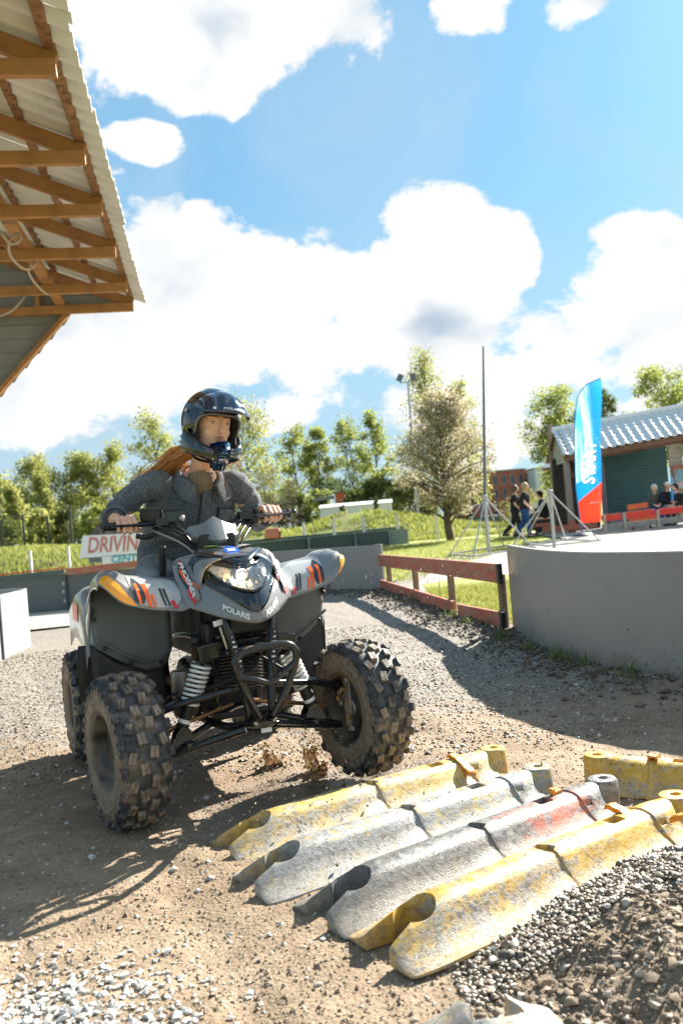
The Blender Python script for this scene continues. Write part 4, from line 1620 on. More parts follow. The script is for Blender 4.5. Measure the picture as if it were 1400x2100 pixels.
def engine():
    h = holder('engine', QUAD)
    mb = MB()
    mb.box((-.38, 0, .38), (.36, .22, .20))
    mb.tube([(-.36, -.15, .37), (-.36, .15, .37)], .10, 24)
    mb.tube([(-.50, -.13, .40), (-.50, .13, .40)], .08, 20)
    mb.build('crankcase', M_ENGINE, h, bevel=.012, smooth=40)
    for k in range(9):
        MB().box((-.22 + k * .004, 0, .47 + k * .016), (.13, .15, .005)).build('cooling_fin', M_ENGINE, h)
    cy = MB()
    cy.box((-.20, 0, .53), (.10, .11, .16))
    cy.box((-.18, 0, .64), (.12, .12, .06))
    cy.build('cylinder', M_ENGINE, h, bevel=.008)
    for k in range(8):
        MB().tube([Vector((-.16, -.125, .505 + k * .009)) + Vector((.034 * math.cos(a), .034 * math.sin(a), 0)) for a in np.linspace(0, 2 * PI, 14, endpoint=False)], .003, 5, closed=True).build('coil_fin', M_BRONZE, h, smooth=60)
    MB().tube([(-.16, -.125, .49), (-.16, -.125, .585)], .024, 14).build('ignition_coil', M_BRONZE, h, smooth=60)
    ex_ = MB()
    ex_.tube(crv([(-.14, -.03, .58), (-.07, -.09, .56), (-.07, -.17, .48), (-.12, -.20, .42), (-.4, -.20, .42), (-.8, -.18, .5)], 6), .019, 12)
    ex_.build('exhaust_pipe', M_BRONZE, h, smooth=60)
    MB().lathe([(.001, -.09), (.045, -.085), (.05, -.07), (.05, .07), (.045, .085), (.001, .09)], 20, center=(-.15, -.20, .40)).build('exhaust_collector', mat('tarnished_steel', (.30, .24, .18), .4, metal=.6, var=.3, scale=15), h, smooth=40)
    rd = MB()
    for k in range(12):
        rd.box((-.02, -.01, .40 + k * .0125), (.03, .17, .004))
    rd.build('oil_cooler', M_ENGINE, h)
    bx_ = MB()
    bx_.box((-.02, 0, .665), (.18, .19, .09))
    bx_.box((-.05, -.11, .62), (.08, .05, .09))
    bx_.box((.0, .115, .63), (.06, .04, .06))
    bx_.box((-.28, 0, .62), (.40, .20, .16))
    bx_.build('air_box', M_BLACK, h, bevel=.01)
    # electrics and hoses behind the nose
    r_ = random.Random(5)
    for k in range(11):
        p0 = Vector((r_.uniform(-.12, .06), r_.uniform(-.15, .10), r_.uniform(.55, .72)))
        p2 = Vector((r_.uniform(-.25, .02), r_.uniform(-.18, .12), r_.uniform(.36, .55)))
        md = (p0 + p2) / 2 + Vector((r_.uniform(-.02, .06), r_.uniform(-.06, .06), r_.uniform(-.03, .03)))
        MB().tube(crv([p0, md, p2], 7), r_.uniform(.003, .006), 6).build('hose', M_CABLE, h, smooth=60)
    MB().tube([(.07, -.105, .655), (.075, -.085, .57)], .0045, 6).build('reflector_stay', M_STEEL, h)
    MB().box((.085, -.115, .672), (.004, .035, .02), Matrix.Rotation(.2, 3, 'X')).build('sticker', M_WHITE, h)
    MB().box((.155, .012, .305 - .03), (.004, .04, .016)).build('sticker', M_WHITE, h)
    MB().lathe([(.001, .01), (.012, .009), (.018, .004), (.02, -.02)], 16, center=(-.06, -.16, .60), axis='X').build('horn', M_BLACK, h, smooth=50)
    # solid floor of the chassis so that daylight does not leak through
    MB().box((-.45, 0, .30), (.75, .22, .03)).build('belly_pan', M_BLACK, h, bevel=.01)
    MB().box((-.40, 0, .62), (.45, .26, .22)).build('tank_body', M_BLACK, h, bevel=.02)
    for s in (-1, 1):
        MB().box((-.62, s * .30, .34), (.50, .22, .03)).build('foot_well', M_BLACK, h, bevel=.01)


engine()
# warning strips printed on the two steering down tubes
for s in (-1, 1):
    o_ = Vector((.125, s * .075, .56))
    st = MB().bar((.128, s * .084, .63), (.146, s * .060, .50), .022, .004, up=(1, 0, 0))
    st.build('warning_label', M_BLACK, QUAD)
    tx = MB()
    for k in range(7):
        c = Vector((.1325, s * .0815, .62)).lerp(Vector((.148, s * .0615, .515)), k / 6)
        tx.box(c + Vector((.0012, 0, 0)), (.001, .003 + .006 * ((k * 7) % 3), .006))
    tx.build('warning_print', M_WHITE, QUAD)


# ---- handlebar
def handlebar():
    h = holder('handlebar', QUAD)
    GZ = 1.058
    bar = MB()
    bar.tube(crv([(-.47, -.405, GZ), (-.455, -.28, GZ), (-.43, -.16, GZ - .004), (-.40, -.11, GZ - .035), (-.345, -.055, .935), (-.335, 0, .925), (-.345, .055, .935), (-.40, .11, GZ - .035), (-.43, .16, GZ - .004), (-.455, .28, GZ), (-.47, .405, GZ)], 6), .0115, 12)
    bar.build('bar', M_FRAME, h, smooth=60)
    stem = MB()
    stem.tube([(-.335, 0, .93), (-.27, 0, .88), (-.16, 0, .66)], .019, 12)
    stem.box((-.335, 0, .925), (.045, .10, .035))
    stem.build('stem', M_FRAME, h, smooth=40)
    for s in (-1, 1):
        g = MB()
        prof = [(.019, -.065), (.022, -.062), (.0225, -.056), (.0165, -.053)] + [(.0165 + (.0008 if k % 2 else 0), -.052 + k * .005) for k in range(23)] + [(.021, .064), (.021, .07)]
        g.lathe(prof, 16, center=(-.462, s * .345, GZ), axis='Y', rot=None)
        o = g.build('grip', M_CABLE, h, smooth=30)
        if s > 0:
            for v in o.data.vertices:
                v.co.y = 2 * s * .345 - v.co.y
            o.data.flip_normals()
        lv_ = MB()
        a = Vector((-.40, s * .195, GZ + .004))
        b = Vector((-.395, s * .27, GZ - .002))
        c = Vector((-.415, s * .36, GZ))
        d = Vector((-.425, s * .415, GZ + .004))
        lv_.tube(crv([a, b, c, d], 5), [.009] * 6 + [.0075] * 6 + [.0065] * 4, 8, flat=.75)
        lv_.ball(d, .012, 7)
        lv_.box(a + Vector((-.01, s * -.015, 0)), (.04, .05, .032))
        lv_.build('brake_lever', M_FRAME, h, smooth=50)
    # throttle box and thumb lever on the rider's right
    th = MB()
    th.lathe([(.001, .045), (.040, .045), (.046, .042), (.048, .034), (.045, .032), (.044, -.0), (.038, -.018), (.02, -.03)], 28, center=(-.43, -.215, GZ + .02))
    th.build('throttle_housing', M_BLACK, h, smooth=40)
    MB().lathe([(.044, .004), (.049, .004), (.049, .012), (.044, .012)], 28, center=(-.43, -.215, GZ + .052), closed=True).build('housing_lid', M_FRAME, h, smooth=40)
    tl = MB()
    tl.tube(crv([(-.42, -.205, GZ - .02), (-.405, -.215, GZ - .045), (-.40, -.25, GZ - .055), (-.41, -.285, GZ - .045)], 5), .009, 8, flat=1.3)
    tl.build('thumb_throttle', M_BLACK, h, smooth=60)
    rs = MB()
    rs.box((-.425, -.125, GZ + .022), (.045, .075, .05))
    rs.build('brake_reservoir', mat('reservoir_dark', (.03, .035, .04), .35, var=.1, coat=.2), h, bevel=.005)
    MB().box((-.425, -.125, GZ + .050), (.05, .082, .008)).build('reservoir_lid', M_FRAME, h, bevel=.002)
    sw = MB()
    sw.box((-.435, .215, GZ - .005), (.055, .05, .062))
    sw.box((-.41, .235, GZ + .02), (.03, .02, .02))
    sw.tube([(-.41, .21, GZ - .01), (-.395, .21, GZ - .01)], .01, 10)
    sw.build('switch_block', M_BLACK, h, bevel=.005)
    MB().box((-.43, .245, GZ + .024), (.012, .02, .012)).build('choke_button', M_AMBER, h, bevel=.002)
    MB().ball((-.40, -.095, GZ + .012), .015, 7).build('cable_nut', M_STEEL, h, smooth=60)
    # cables drooping from the bar to the stem
    r_ = random.Random(3)
    runs = []
    for s in (-1, 1):
        for k in range(4):
            runs.append([(-.41, s * (.16 + .02 * k), GZ - .005 - .008 * k), (-.36 + .02 * k, s * (.115 + .008 * k), GZ - .03 - .018 * k), (-.29 + .012 * k, s * (.06 + .01 * k), .955 - .012 * k), (-.24, s * (.045 + .012 * k), .90 - .01 * k), (-.16, s * .05, .80)])
    for rr_ in runs:
        MB().tube(crv(rr_, 6), r_.uniform(.0045, .0075), 7).build('cable', M_CABLE if r_.random() < .7 else mat('cable_clear', (.30, .29, .27), .3, metal=.3, var=.1), h, smooth=60)
    # instrument pod: faceted grey fairing
    pod = MB()
    P0 = [(-.30, -.115, 1.010), (-.285, -.10, 1.030), (-.27, -.045, 1.040), (-.262, -.035, 1.046), (-.275, .004, 1.068), (-.262, .035, 1.046), (-.27, .045, 1.040), (-.285, .10, 1.026), (-.30, .112, 1.005)]
    P1 = [(-.255, -.102, .995), (-.235, -.085, .990), (-.215, -.045, .978), (-.20, -.03, .972), (-.19, 0, .968), (-.20, .03, .970), (-.215, .045, .976), (-.235, .085, .985), (-.255, .10, .990)]
    P2 = [(-.37, y * .95, z - .02) for _, y, z in P0]
    rows = [[Vector(p) for p in P2], [Vector(p) for p in P0], [Vector(p) for p in P1], [Vector((x - .02, y * .9, z - .03)) for x, y, z in P1]]
    pod.loft(rows, closed=False)
    pod.build('instrument_pod', M_GREY, h, smooth=25, fix=True, solid=.006)
    MB().box((-.27, 0, .965), (.11, .15, .06)).build('pod_underside', M_BLACK, h, bevel=.012)


handlebar()
# reverse shift lever beside the tank
sl = holder('shift_lever', QUAD)
MB().tube(crv([(-.28, -.165, .80), (-.36, -.19, .805), (-.385, -.195, .82), (-.375, -.197, .855)], 6), .0065, 8).build('rod', M_FRAME, sl, smooth=60)
hnd = MB()
hnd.tube([Vector((-.378, -.197, .845)), Vector((-.372, -.197, .86)), Vector((-.355, -.197, .925)), Vector((-.350, -.197, .955)), Vector((-.348, -.197, .963))], [.012, .0125, .017, .020, .013], 14, flat=.8)
hnd.build('knob', M_BLACK, sl, smooth=50)
# ================================================================== RIDER
RIDER = thing('person', 'rider in a charcoal wool jacket and dark blue and black helmet steering the quad bike', 'person', (-.41, 3.22, 0), QA - PI / 2)
M_SKIN = mat('skin', (.82, .47, .32), .5, var=.08, scale=9, subsurf=.12, second=(.80, .40, .29), sscale=5, slo=.5, shi=.75, bump=.05, bscale=300)


def wool_material():
    m = bpy.data.materials.new('grey_wool')
    m.use_nodes = True
    T = NT(m.node_tree)
    p = T.n['Principled BSDF']
    co = T.new('ShaderNodeTexCoord').outputs['Object']
    n1 = T.noise(co, 420, 3, .8)
    n2 = T.noise(co, 130, 4, .7)
    n3 = T.noise(co, 12, 4, .6)
    f = T.math('ADD', T.math('MULTIPLY', n1, .55), T.math('MULTIPLY', n2, .45))
    c = T.mix(T.step(f, .36, .66), (.020, .027, .036), (.29, .315, .34))
    c = T.mix(T.step(n3, .3, .7), T.mix(1, c, (.75, .77, .8), 'MULTIPLY'), c)
    T.put(p.inputs['Base Color'], c)
    p.inputs['Roughness'].default_value = .95
    p.inputs['Specular IOR Level'].default_value = .15
    p.inputs['Sheen Weight'].default_value = .2
    p.inputs['Sheen Roughness'].default_value = .6
    b = T.new('ShaderNodeBump')
    b.inputs['Strength'].default_value = .9
    b.inputs['Distance'].default_value = .006
    T.put(b.inputs['Height'], f)
    T.l.new(b.outputs[0], p.inputs['Normal'])
    return m


M_WOOL = wool_material()
M_KNIT = mat('beige_knit', (.26, .185, .12), .9, var=.15, scale=60, bump=.8, bscale=180, stretch=(1, 1, .3))
M_JEANS = mat('grey_denim', (.27, .275, .28), .85, var=.2, scale=14, second=(.09, .092, .095), sscale=6, slo=.45, shi=.65, bump=.3, bscale=260)
M_HAIR = mat('ginger_hair', (.58, .26, .085), .42, var=.45, scale=26, stretch=(6, 6, .6), second=(.72, .40, .16), sscale=30, slo=.5, shi=.62)
M_HELM = mat('navy_gloss', (.004, .020, .062), .08, var=.15, scale=4, coat=1.0)
M_HELMB = mat('black_lacquer', (.006, .006, .007), .07, var=.2, scale=4, coat=1.0)
M_PAD = mat('helmet_padding', (.014, .014, .015), .9, var=.2, scale=30)

# joints in the quad's frame
J = dict(
    pelv=Vector((-.88, .00, .88)), waist=Vector((-.83, .01, 1.00)), chest=Vector((-.72, .03, 1.14)), neck=Vector((-.60, .055, 1.275)), head=Vector((-.465, .080, 1.446)),
    shR=Vector((-.635, -.160, 1.230)), shL=Vector((-.615, .222, 1.215)),
    elR=Vector((-.69, -.310, 1.105)), elL=Vector((-.665, .315, 1.045)),
    wrR=Vector((-.525, -.345, 1.088)), wrL=Vector((-.525, .335, 1.062)),
    hipR=Vector((-.88, -.10, .84)), hipL=Vector((-.88, .10, .84)), knR=Vector((-.46, -.25, .80)), knL=Vector((-.46, .27, .80)),
    anR=Vector((-.62, -.30, .44)), anL=Vector((-.62, .30, .44)), toR=Vector((-.44, -.30, .375)), toL=Vector((-.44, .30, .375)))
HEADQ = Matrix.Rotation(R(9), 3, 'Z') @ Matrix.Rotation(R(6), 3, 'Y') @ Matrix.Rotation(R(-7), 3, 'X')   # looks to her left, slightly down


def ell_loft(mb, secs, n=20):
    """secs: centre, right-vector half width a, depth half width b, axis up-direction"""
    rings = []
    for c, a, b, rt, fw_ in secs:
        rings.append([Vector(c) + Vector(rt) * (a * math.cos(t)) + Vector(fw_) * (b * math.sin(t)) for t in np.linspace(0, 2 * PI, n, endpoint=False)])
    mb.loft(rings)


def torso_secs(grow):
    up_ = (J['neck'] - J['pelv']).normalized()
    Y = Vector((0, 1, 0))
    fx = Y.cross(up_).normalized()
    sy = (J['shL'] - J['shR']).normalized()
    return [
        (J['pelv'] + Vector((.0, 0, -.05)), .165 + grow, .115 + grow, Y, fx), (J['pelv'] + Vector((.01, 0, .05)), .165 + grow, .115 + grow, Y, fx),
        (J['waist'], .160 + grow, .105 + grow, Y, fx), (J['chest'] + Vector((-.02, -.005, -.05)), .172 + grow, .110 + grow, Y, fx),
        (J['chest'] + Vector((.02, .0, .02)), .178 + grow, .108 + grow, sy, fx), (J['chest'] + Vector((.06, .008, .085)), .165 + grow, .085 + grow * .8, sy, fx),
        (J['neck'] + Vector((-.025, 0, -.035)), .105 + grow * .6, .062 + grow * .5, sy, fx), (J['neck'] + Vector((-.005, 0, -.005)), .062, .055, sy, fx)]


def finger(mb, base, d0, curl_axis, lens, r0, curls):
    pts = [Vector(base)]
    d = Vector(d0).normalized()
    for ln, cu in zip(lens, curls):
        d = Matrix.Rotation(cu, 3, curl_axis) @ d
        pts.append(pts[-1] + d * ln)
    rs = [r0, r0 * .98, r0 * .9, r0 * .72][:len(pts)]
    pp, rr = [], []
    for i in range(len(pts) - 1):
        for k in range(3):
            t = k / 3
            pp.append(pts[i].lerp(pts[i + 1], t))
            rr.append(rs[i] + (rs[i + 1] - rs[i]) * t)
    pp.append(pts[-1])
    rr.append(rs[-1])
    mb.tube(pp, rr, 8)
    mb.ball(pts[-1], rs[-1] * .98, 5)
    for i in range(1, len(pts) - 1):
        mb.ball(pts[i], rs[i] * 1.04, 5)


def body():
    mb = MB()
    ell_loft(mb, torso_secs(-.012))
    # neck and head
    mb.tube([J['neck'] + Vector((-.03, 0, -.05)), J['neck'], J['neck'].lerp(J['head'], .5), J['head'] + Vector((-.02, 0, -.02))], [.06, .050, .048, .055], 14)
    H = lambda x, y, z: J['head'] + HEADQ @ Vector((x, y, z))
    HF = lambda x, y, z: H(x, y, z + .012)
    rings = []
    # face sections by height: half width, front depth, back depth
    for z, w, fr, bk in ((-.118, .018, .062, .0), (-.108, .034, .078, -.02), (-.09, .046, .086, -.045), (-.065, .057, .088, -.07), (-.035, .066, .090, -.085), (0, .071, .090, -.095), (.03, .073, .092, -.098), (.06, .071, .088, -.095), (.09, .058, .066, -.075), (.112, .03, .03, -.04)):
        r = []
        for t in np.linspace(0, 2 * PI, 28, endpoint=False):
            cx_, sx_ = math.cos(t), math.sin(t)
            x = (fr if cx_ > 0 else -bk) * (abs(cx_) ** .8) * (1 if cx_ > 0 else -1)
            r.append(H(x, w * math.copysign(abs(sx_) ** .85, sx_), z))
        rings.append(r)
    mb.loft(rings)
    # nose, brow, lips, chin, cheeks, ears
    mb.tube([HF(.088, 0, .022), HF(.097, 0, .0), HF(.108, 0, -.022), HF(.104, 0, -.032)], [.006, .0072, .0092, .006], 8)
    for s in (-1, 1):
        mb.ball(HF(.092, s * .009, -.030), .0068, 6)
        mb.tube([HF(.086, s * .012, .032), HF(.083, s * .032, .037), HF(.071, s * .052, .032)], [.007, .0075, .007], 6)
        mb.ball(HF(.056, s * .035, -.026), .027, 9)
        mb.tube([HF(.082, s * .016, .014), HF(.0845, s * .026, .0205), HF(.083, s * .038, .0205), HF(.073, s * .049, .014)], [.003, .0048, .0048, .003], 7)
        mb.tube([HF(.080, s * .018, -.001), HF(.0815, s * .031, -.006), HF(.073, s * .046, .0)], [.003, .0036, .003], 7)
        mb.ball(H(-.005, s * .072, -.005), .02, 6, scale=(.9, .5, 1.4))
    mb.tube([HF(.088, -.020, -.052), HF(.096, -.008, -.049), HF(.096, .008, -.049), HF(.088, .020, -.052)], [.004, .0065, .0065, .004], 7)
    mb.tube([HF(.086, -.018, -.060), HF(.094, 0, -.062), HF(.086, .018, -.060)], [.005, .008, .005], 7)
    mb.ball(H(.078, 0, -.095), .018, 7)
    # arms
    for s, a, b, c in ((-1, 'shR', 'elR', 'wrR'), (1, 'shL', 'elL', 'wrL')):
        A, B, C_ = J[a], J[b], J[c]
        mb.tube([A.lerp(J['chest'], .4), A, A.lerp(B, .5), B, B.lerp(C_, .3), B.lerp(C_, .8), C_, C_ + (C_ - B).normalized() * .02], [.05, .052, .040, .034, .034, .027, .025, .026], 12)
        # hand closed round the grip: grip axis runs along local y at x=-.462
        g = Vector((-.462, s * .325, 1.058))
        palm_c = g + Vector((-.045, s * .0, .012))
        mb.tube([C_, C_.lerp(palm_c, .5), palm_c], [.027, .032, .034], 12, flat=.75)
        # palm as flattened block along the bar
        for k in range(4):
            y = s * (.280 + k * .0232)
            kn_ = Vector((-.446 - .004 * abs(k - 1.2), y, 1.058 + .036 - .0035 * max(0, k - 1)))
            mb.tube([Vector((palm_c.x - .01, y * .5 + palm_c.y * .5, palm_c.z + .006)), kn_ + Vector((-.022, 0, -.006)), kn_], [.017, .0145, .0115], 8)
            ln = (.042, .046, .043, .036)[k]
            # index first (inner side), fingers wrap over the front of the grip and down
            finger(mb, kn_, (.72, 0, -.35), Vector((0, 1, 0)), (ln, ln * .68, ln * .55), (.0100, .0102, .0098, .0090)[k], (.25, .95, 1.15))
        # thumb comes from the inner side under the grip
        tb = palm_c + Vector((.005, -s * .035, -.012))
        mb.tube([palm_c, tb], [.022, .0145], 8)
        finger(mb, tb, (.8, -s * .45, -.45), Vector((0, s * .3, 1)).normalized(), (.034, .028), .0115, (0, -.15 * s))
    # legs
    for s, a, b, c, d in ((-1, 'hipR', 'knR', 'anR', 'toR'), (1, 'hipL', 'knL', 'anL', 'toL')):
        A, B, C_, D = J[a], J[b], J[c], J[d]
        mb.tube([A + Vector((-.03, 0, 0)), A, A.lerp(B, .5), B, B.lerp(C_, .35), C_, C_ + (C_ - B) * .08], [.08, .085, .07, .054, .055, .038, .035], 14)
        mb.tube([C_, C_.lerp(D, .5), D], [.036, .037, .03], 10)
    me = mb.mesh('body')
    o = link('body', me, RIDER, M_SKIN)
    rm = o.modifiers.new('remesh', 'REMESH')
    rm.mode = 'VOXEL'
    rm.voxel_size = .0034
    rm.use_smooth_shade = True
    sm = o.modifiers.new('smooth', 'SMOOTH')
    sm.factor = .5
    sm.iterations = 2
    return o, H, HF


BODY, HP, HPF = body()


def remeshed(name, mb, m, voxel, smooth_it, parent=RIDER, fold=None):
    """voxel-join the pieces, smooth, then displace with cloth folds"""
    me = mb.mesh(name)
    o = link(name, me, None, None)
    rm = o.modifiers.new('remesh', 'REMESH')
    rm.mode = 'VOXEL'
    rm.voxel_size = voxel
    sm = o.modifiers.new('smooth', 'SMOOTH')
    sm.factor = .5
    sm.iterations = smooth_it
    dg = bpy.context.evaluated_depsgraph_get()
    me2 = bpy.data.meshes.new_from_object(o.evaluated_get(dg))
    me2.name = name
    bpy.data.objects.remove(o)
    if fold:
        V = np.zeros(len(me2.vertices) * 3, np.float32)
        N = np.zeros(len(me2.vertices) * 3, np.float32)
        me2.vertices.foreach_get('co', V)
        me2.vertices.foreach_get('normal', N)
        V, N = V.reshape(-1, 3), N.reshape(-1, 3)
        d = fold(V)
        me2.vertices.foreach_set('co', (V + N * d[:, None]).astype(np.float32).ravel())
        me2.update()
    return link(name, me2, parent, m, 180)


# ---- jacket
jk = MB()
ell_loft(jk, [(J['pelv'] + Vector((.02, -.005, .0)), .198, .145, Vector((0, 1, 0)), Vector((1, 0, .1)).normalized())] + [
    (J['pelv'] + Vector((.03, -.005, .07)), .194, .142, Vector((0, 1, 0)), Vector((1, 0, -.1)).normalized())] + torso_secs(.024)[2:7], 28)
for s, a, b, c in ((-1, 'shR', 'elR', 'wrR'), (1, 'shL', 'elL', 'wrL')):
    A, B, C_ = J[a], J[b], J[c]
    dd = (C_ - B).normalized()
    jk.tube(crv([A.lerp(J['chest'], .55), A + Vector((0, -s * .02, .0)), A.lerp(B, .45) + Vector((0, s * .012, .01)), B + Vector((-.01, s * .008, 0)), B.lerp(C_, .45), C_ - dd * .035], 5),
            np.interp(np.linspace(0, 1, 26), [0, .2, .4, .6, .8, 1], [.070, .064, .056, .053, .047, .043]).tolist(), 18)


def jacket_fold(V):
    d = np.zeros(len(V), np.float32)
    # ring folds on the sleeves, strongest round the elbows
    for s, b, c, a in ((-1, 'elR', 'wrR', 'shR'), (1, 'elL', 'wrL', 'shL')):
        for p, q, fr, amp in ((J[b], J[c], 95, .0055), (J[a], J[b], 70, .004)):
            ax = np.array(q - p)
            L2 = ax @ ax
            t = ((V - np.array(p)) @ ax) / L2
            dist = np.linalg.norm(V - (np.array(p) + np.clip(t, 0, 1)[:, None] * ax), axis=1)
            m_ = np.clip(1 - (dist - .05) / .05, 0, 1) * ((t > -.1) & (t < 1.05))
            n_ = fbm2(V[:, 0] * 1 + V[:, 2], V[:, 1], 9, 3, 41)
            d += amp * m_ * np.sin(t * math.sqrt(L2) * fr * 1.6 + n_ * 12)
    w = (np.abs(V[:, 1]) < .24) & (V[:, 0] < -.45)
    d += w * .006 * fbm2(V[:, 1] * 1.0 + V[:, 0] * .6, V[:, 2] * .45, 12, 3, 42)
    d += .0035 * fbm2(V[:, 0] + V[:, 1] * .7, V[:, 2] + V[:, 1] * .6, 30, 3, 43)
    return d


jacket = remeshed('jacket', jk, M_WOOL, .0075, 6, fold=jacket_fold)
jbv = BVHTree.FromPolygons([v.co for v in jacket.data.vertices], [tuple(p.vertices) for p in jacket.data.polygons])


def on_jacket(y, z, off=.004, x=0.3):
    hit = jbv.ray_cast(Vector((x, y, z)), Vector((-1, 0, 0)))
    if hit[0] is None:
        n_ = jbv.find_nearest(Vector((-.6, y, z)))
        return n_[0] + n_[1] * off
    return hit[0] + Vector((1, 0, 0)) * off + hit[1] * 0


def jacket_patch(name, outline, off, th, m=M_WOOL, step=.018, bevel=0):
    v, f = patch(outline, lambda y, z: on_jacket(y, z, off), step)
    o = MB().add(v, f).build(name, m, jacket, smooth=60, fix=True, solid=th)
    return o


# button placket, chest pockets and their seams, collar, buttons, hem
jacket_patch('placket', [(.005, .93), (.05, .93), (.072, 1.05), (.092, 1.19), (.05, 1.20), (.030, 1.05)], .009, .009)
jacket_patch('chest_pocket', [(-.135, .985), (-.035, .98), (-.02, 1.085), (-.03, 1.108), (-.125, 1.118)], .009, .009)
jacket_patch('chest_pocket', [(.105, .985), (.20, .985), (.215, 1.10), (.125, 1.105)], .009, .009)
for z, y in ((.965, .030), (1.05, .052), (1.135, .072)):
    c = on_jacket(y, z, .013)
    b = MB().lathe([(.001, .003), (.007, .004), (.0095, .002), (.0095, -.002)], 14, center=c, axis='X')
    b.build('button', M_BLACK, jacket, smooth=40)
M_SEAM = mat('dark_seam', (.012, .014, .017), .9, var=.2)  # dark grey of the seam lines on pockets and placket


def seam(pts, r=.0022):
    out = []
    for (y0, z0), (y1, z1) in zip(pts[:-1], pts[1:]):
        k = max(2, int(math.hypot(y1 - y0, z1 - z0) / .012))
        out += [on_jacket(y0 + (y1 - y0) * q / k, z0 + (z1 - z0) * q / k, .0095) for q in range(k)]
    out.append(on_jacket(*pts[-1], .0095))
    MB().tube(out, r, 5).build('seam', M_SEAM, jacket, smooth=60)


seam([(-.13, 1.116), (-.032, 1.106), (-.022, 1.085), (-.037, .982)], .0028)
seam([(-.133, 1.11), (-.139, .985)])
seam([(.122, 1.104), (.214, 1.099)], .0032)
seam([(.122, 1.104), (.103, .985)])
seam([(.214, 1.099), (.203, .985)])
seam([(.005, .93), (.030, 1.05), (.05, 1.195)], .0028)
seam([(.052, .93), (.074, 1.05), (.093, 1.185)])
nk = J['neck'] + Vector((-.012, .0, -.012))
CN = [(-.075, 0, .045), (-.055, -.07, .035), (.0, -.098, .005), (.055, -.085, -.03), (.085, -.045, -.065)]
for s in (-1, 1):
    top = crv([nk + Vector((x, s * -y * .82 if s > 0 else y * .82, z + .012)) for x, y, z in CN], 5)
    midc = crv([nk + Vector((x * 1.12, (s * -y if s > 0 else y) * 1.02, z + .002)) for x, y, z in CN], 5)
    out = crv([nk + Vector((x * 1.35 + .012, (s * -y if s > 0 else y) * 1.32, z - .045 - (.03 if i >= 3 else 0))) for i, (x, y, z) in enumerate(CN)], 5)
    c_ = MB()
    c_.loft([top, midc, out], closed=False)
    c_.build('collar', M_WOOL, jacket, smooth=70, fix=True, solid=.008)
for s, b, c in ((-1, 'elR', 'wrR'), (1, 'elL', 'wrL')):
    dd = (J[c] - J[b]).normalized()
    e = J[c] - dd * .03
    cf = MB()
    cf.tube([e - dd * .022, e, e + dd * .006], [.053, .054, .050], 20, cap=False)
    cf.build('cuff', M_WOOL, jacket, smooth=60, solid=.006)
# knitted jumper at the throat
kn = MB()
kn.tube([J['neck'] + Vector((-.02, 0, -.06)), J['neck'] + Vector((.02, 0, -.035)), J['neck'] + Vector((.019, .003, -.012)), J['neck'] + Vector((.019, .003, -.006))], [.066, .064, .061, .056], 18)
kn.build('jumper', M_KNIT, RIDER, smooth=60)

# ---- trousers and shoes
tr_ = MB()
ell_loft(tr_, [(J['pelv'] + Vector((-.02, 0, -.07)), .165, .13, Vector((0, 1, 0)), Vector((1, 0, 0))), (J['pelv'], .17, .13, Vector((0, 1, 0)), Vector((1, 0, 0))), (J['pelv'] + Vector((.02, 0, .06)), .165, .12, Vector((0, 1, 0)), Vector((1, 0, 0)))], 22)
for s, a, b, c in ((-1, 'hipR', 'knR', 'anR'), (1, 'hipL', 'knL', 'anL')):
    A, B, C_ = J[a], J[b], J[c]
    tr_.tube(crv([A + Vector((-.04, 0, 0)), A.lerp(B, .15), A.lerp(B, .55), B + Vector((.012, 0, .006)), B.lerp(C_, .3), C_ + Vector((0, 0, .02))], 5),
             np.interp(np.linspace(0, 1, 26), [0, .2, .4, .6, .8, 1], [.10, .105, .09, .076, .072, .056]).tolist(), 16)
remeshed('trousers', tr_, M_JEANS, .009, 4, fold=lambda V: .010 * fbm2(V[:, 0] + V[:, 2], V[:, 1] * 1.3, 16, 3, 51))
for s in (-1, 1):
    c = Vector((-.56, s * .30, .39))
    sh_ = MB()
    rings = []
    for x, w, h_, z in ((-.10, .03, .05, .02), (-.08, .038, .06, .02), (-.02, .04, .06, .018), (.06, .046, .045, .006), (.12, .044, .032, -.004), (.155, .025, .02, -.008)):
        rings.append([c + Vector((x, w * math.cos(t), z + h_ * math.sin(t) * (1 if math.sin(t) > 0 else .6))) for t in np.linspace(0, 2 * PI, 14, endpoint=False)])
    sh_.loft(rings)
    sh_.build('shoe', M_BLACK, RIDER, smooth=60)

# ---- face details
EYEW = mat('eye_white', (.78, .76, .73), .25, var=.03, coat=.5)
IRIS = mat('iris', (.10, .14, .16), .2, var=.2, scale=200, coat=.6)
BROW = mat('brow_hair', (.20, .09, .035), .7, var=.3, scale=200)
LIP = mat('lip', (.56, .20, .16), .4, var=.1, scale=60)
for s in (-1, 1):
    e = MB()
    e.ball(HPF(.0722, s * .031, .009), .0128, 10)
    eye = e.build('eye', EYEW, BODY, smooth=180)
    ir = MB()
    g_ = Vector((1, .12, -.12)).normalized()
    ir.ball(HPF(.0722, s * .031, .0085) + HEADQ @ (g_ * .0088), .0066, 7, scale=(1, 1, 1))
    ir.build('iris', IRIS, eye, smooth=180)
    bw = MB()
    bw.tube([HPF(.0935, s * .012, .0295), HPF(.0925, s * .026, .0340), HPF(.084, s * .043, .0345), HPF(.0735, s * .055, .029)], [.0030, .0036, .003, .0012], 6, flat=.6)
    bw.build('eyebrow', BROW, BODY, smooth=60)
    ld = MB()
    ld.tube([HPF(.083, s * .018, .0095), HPF(.0868, s * .025, .0138), HPF(.0858, s * .036, .0142), HPF(.0775, s * .045, .0095)], [.0012, .0019, .0019, .0012], 6)
    ld.build('eyelid', mat('lash_line', (.16, .08, .05), .6), BODY, smooth=60)
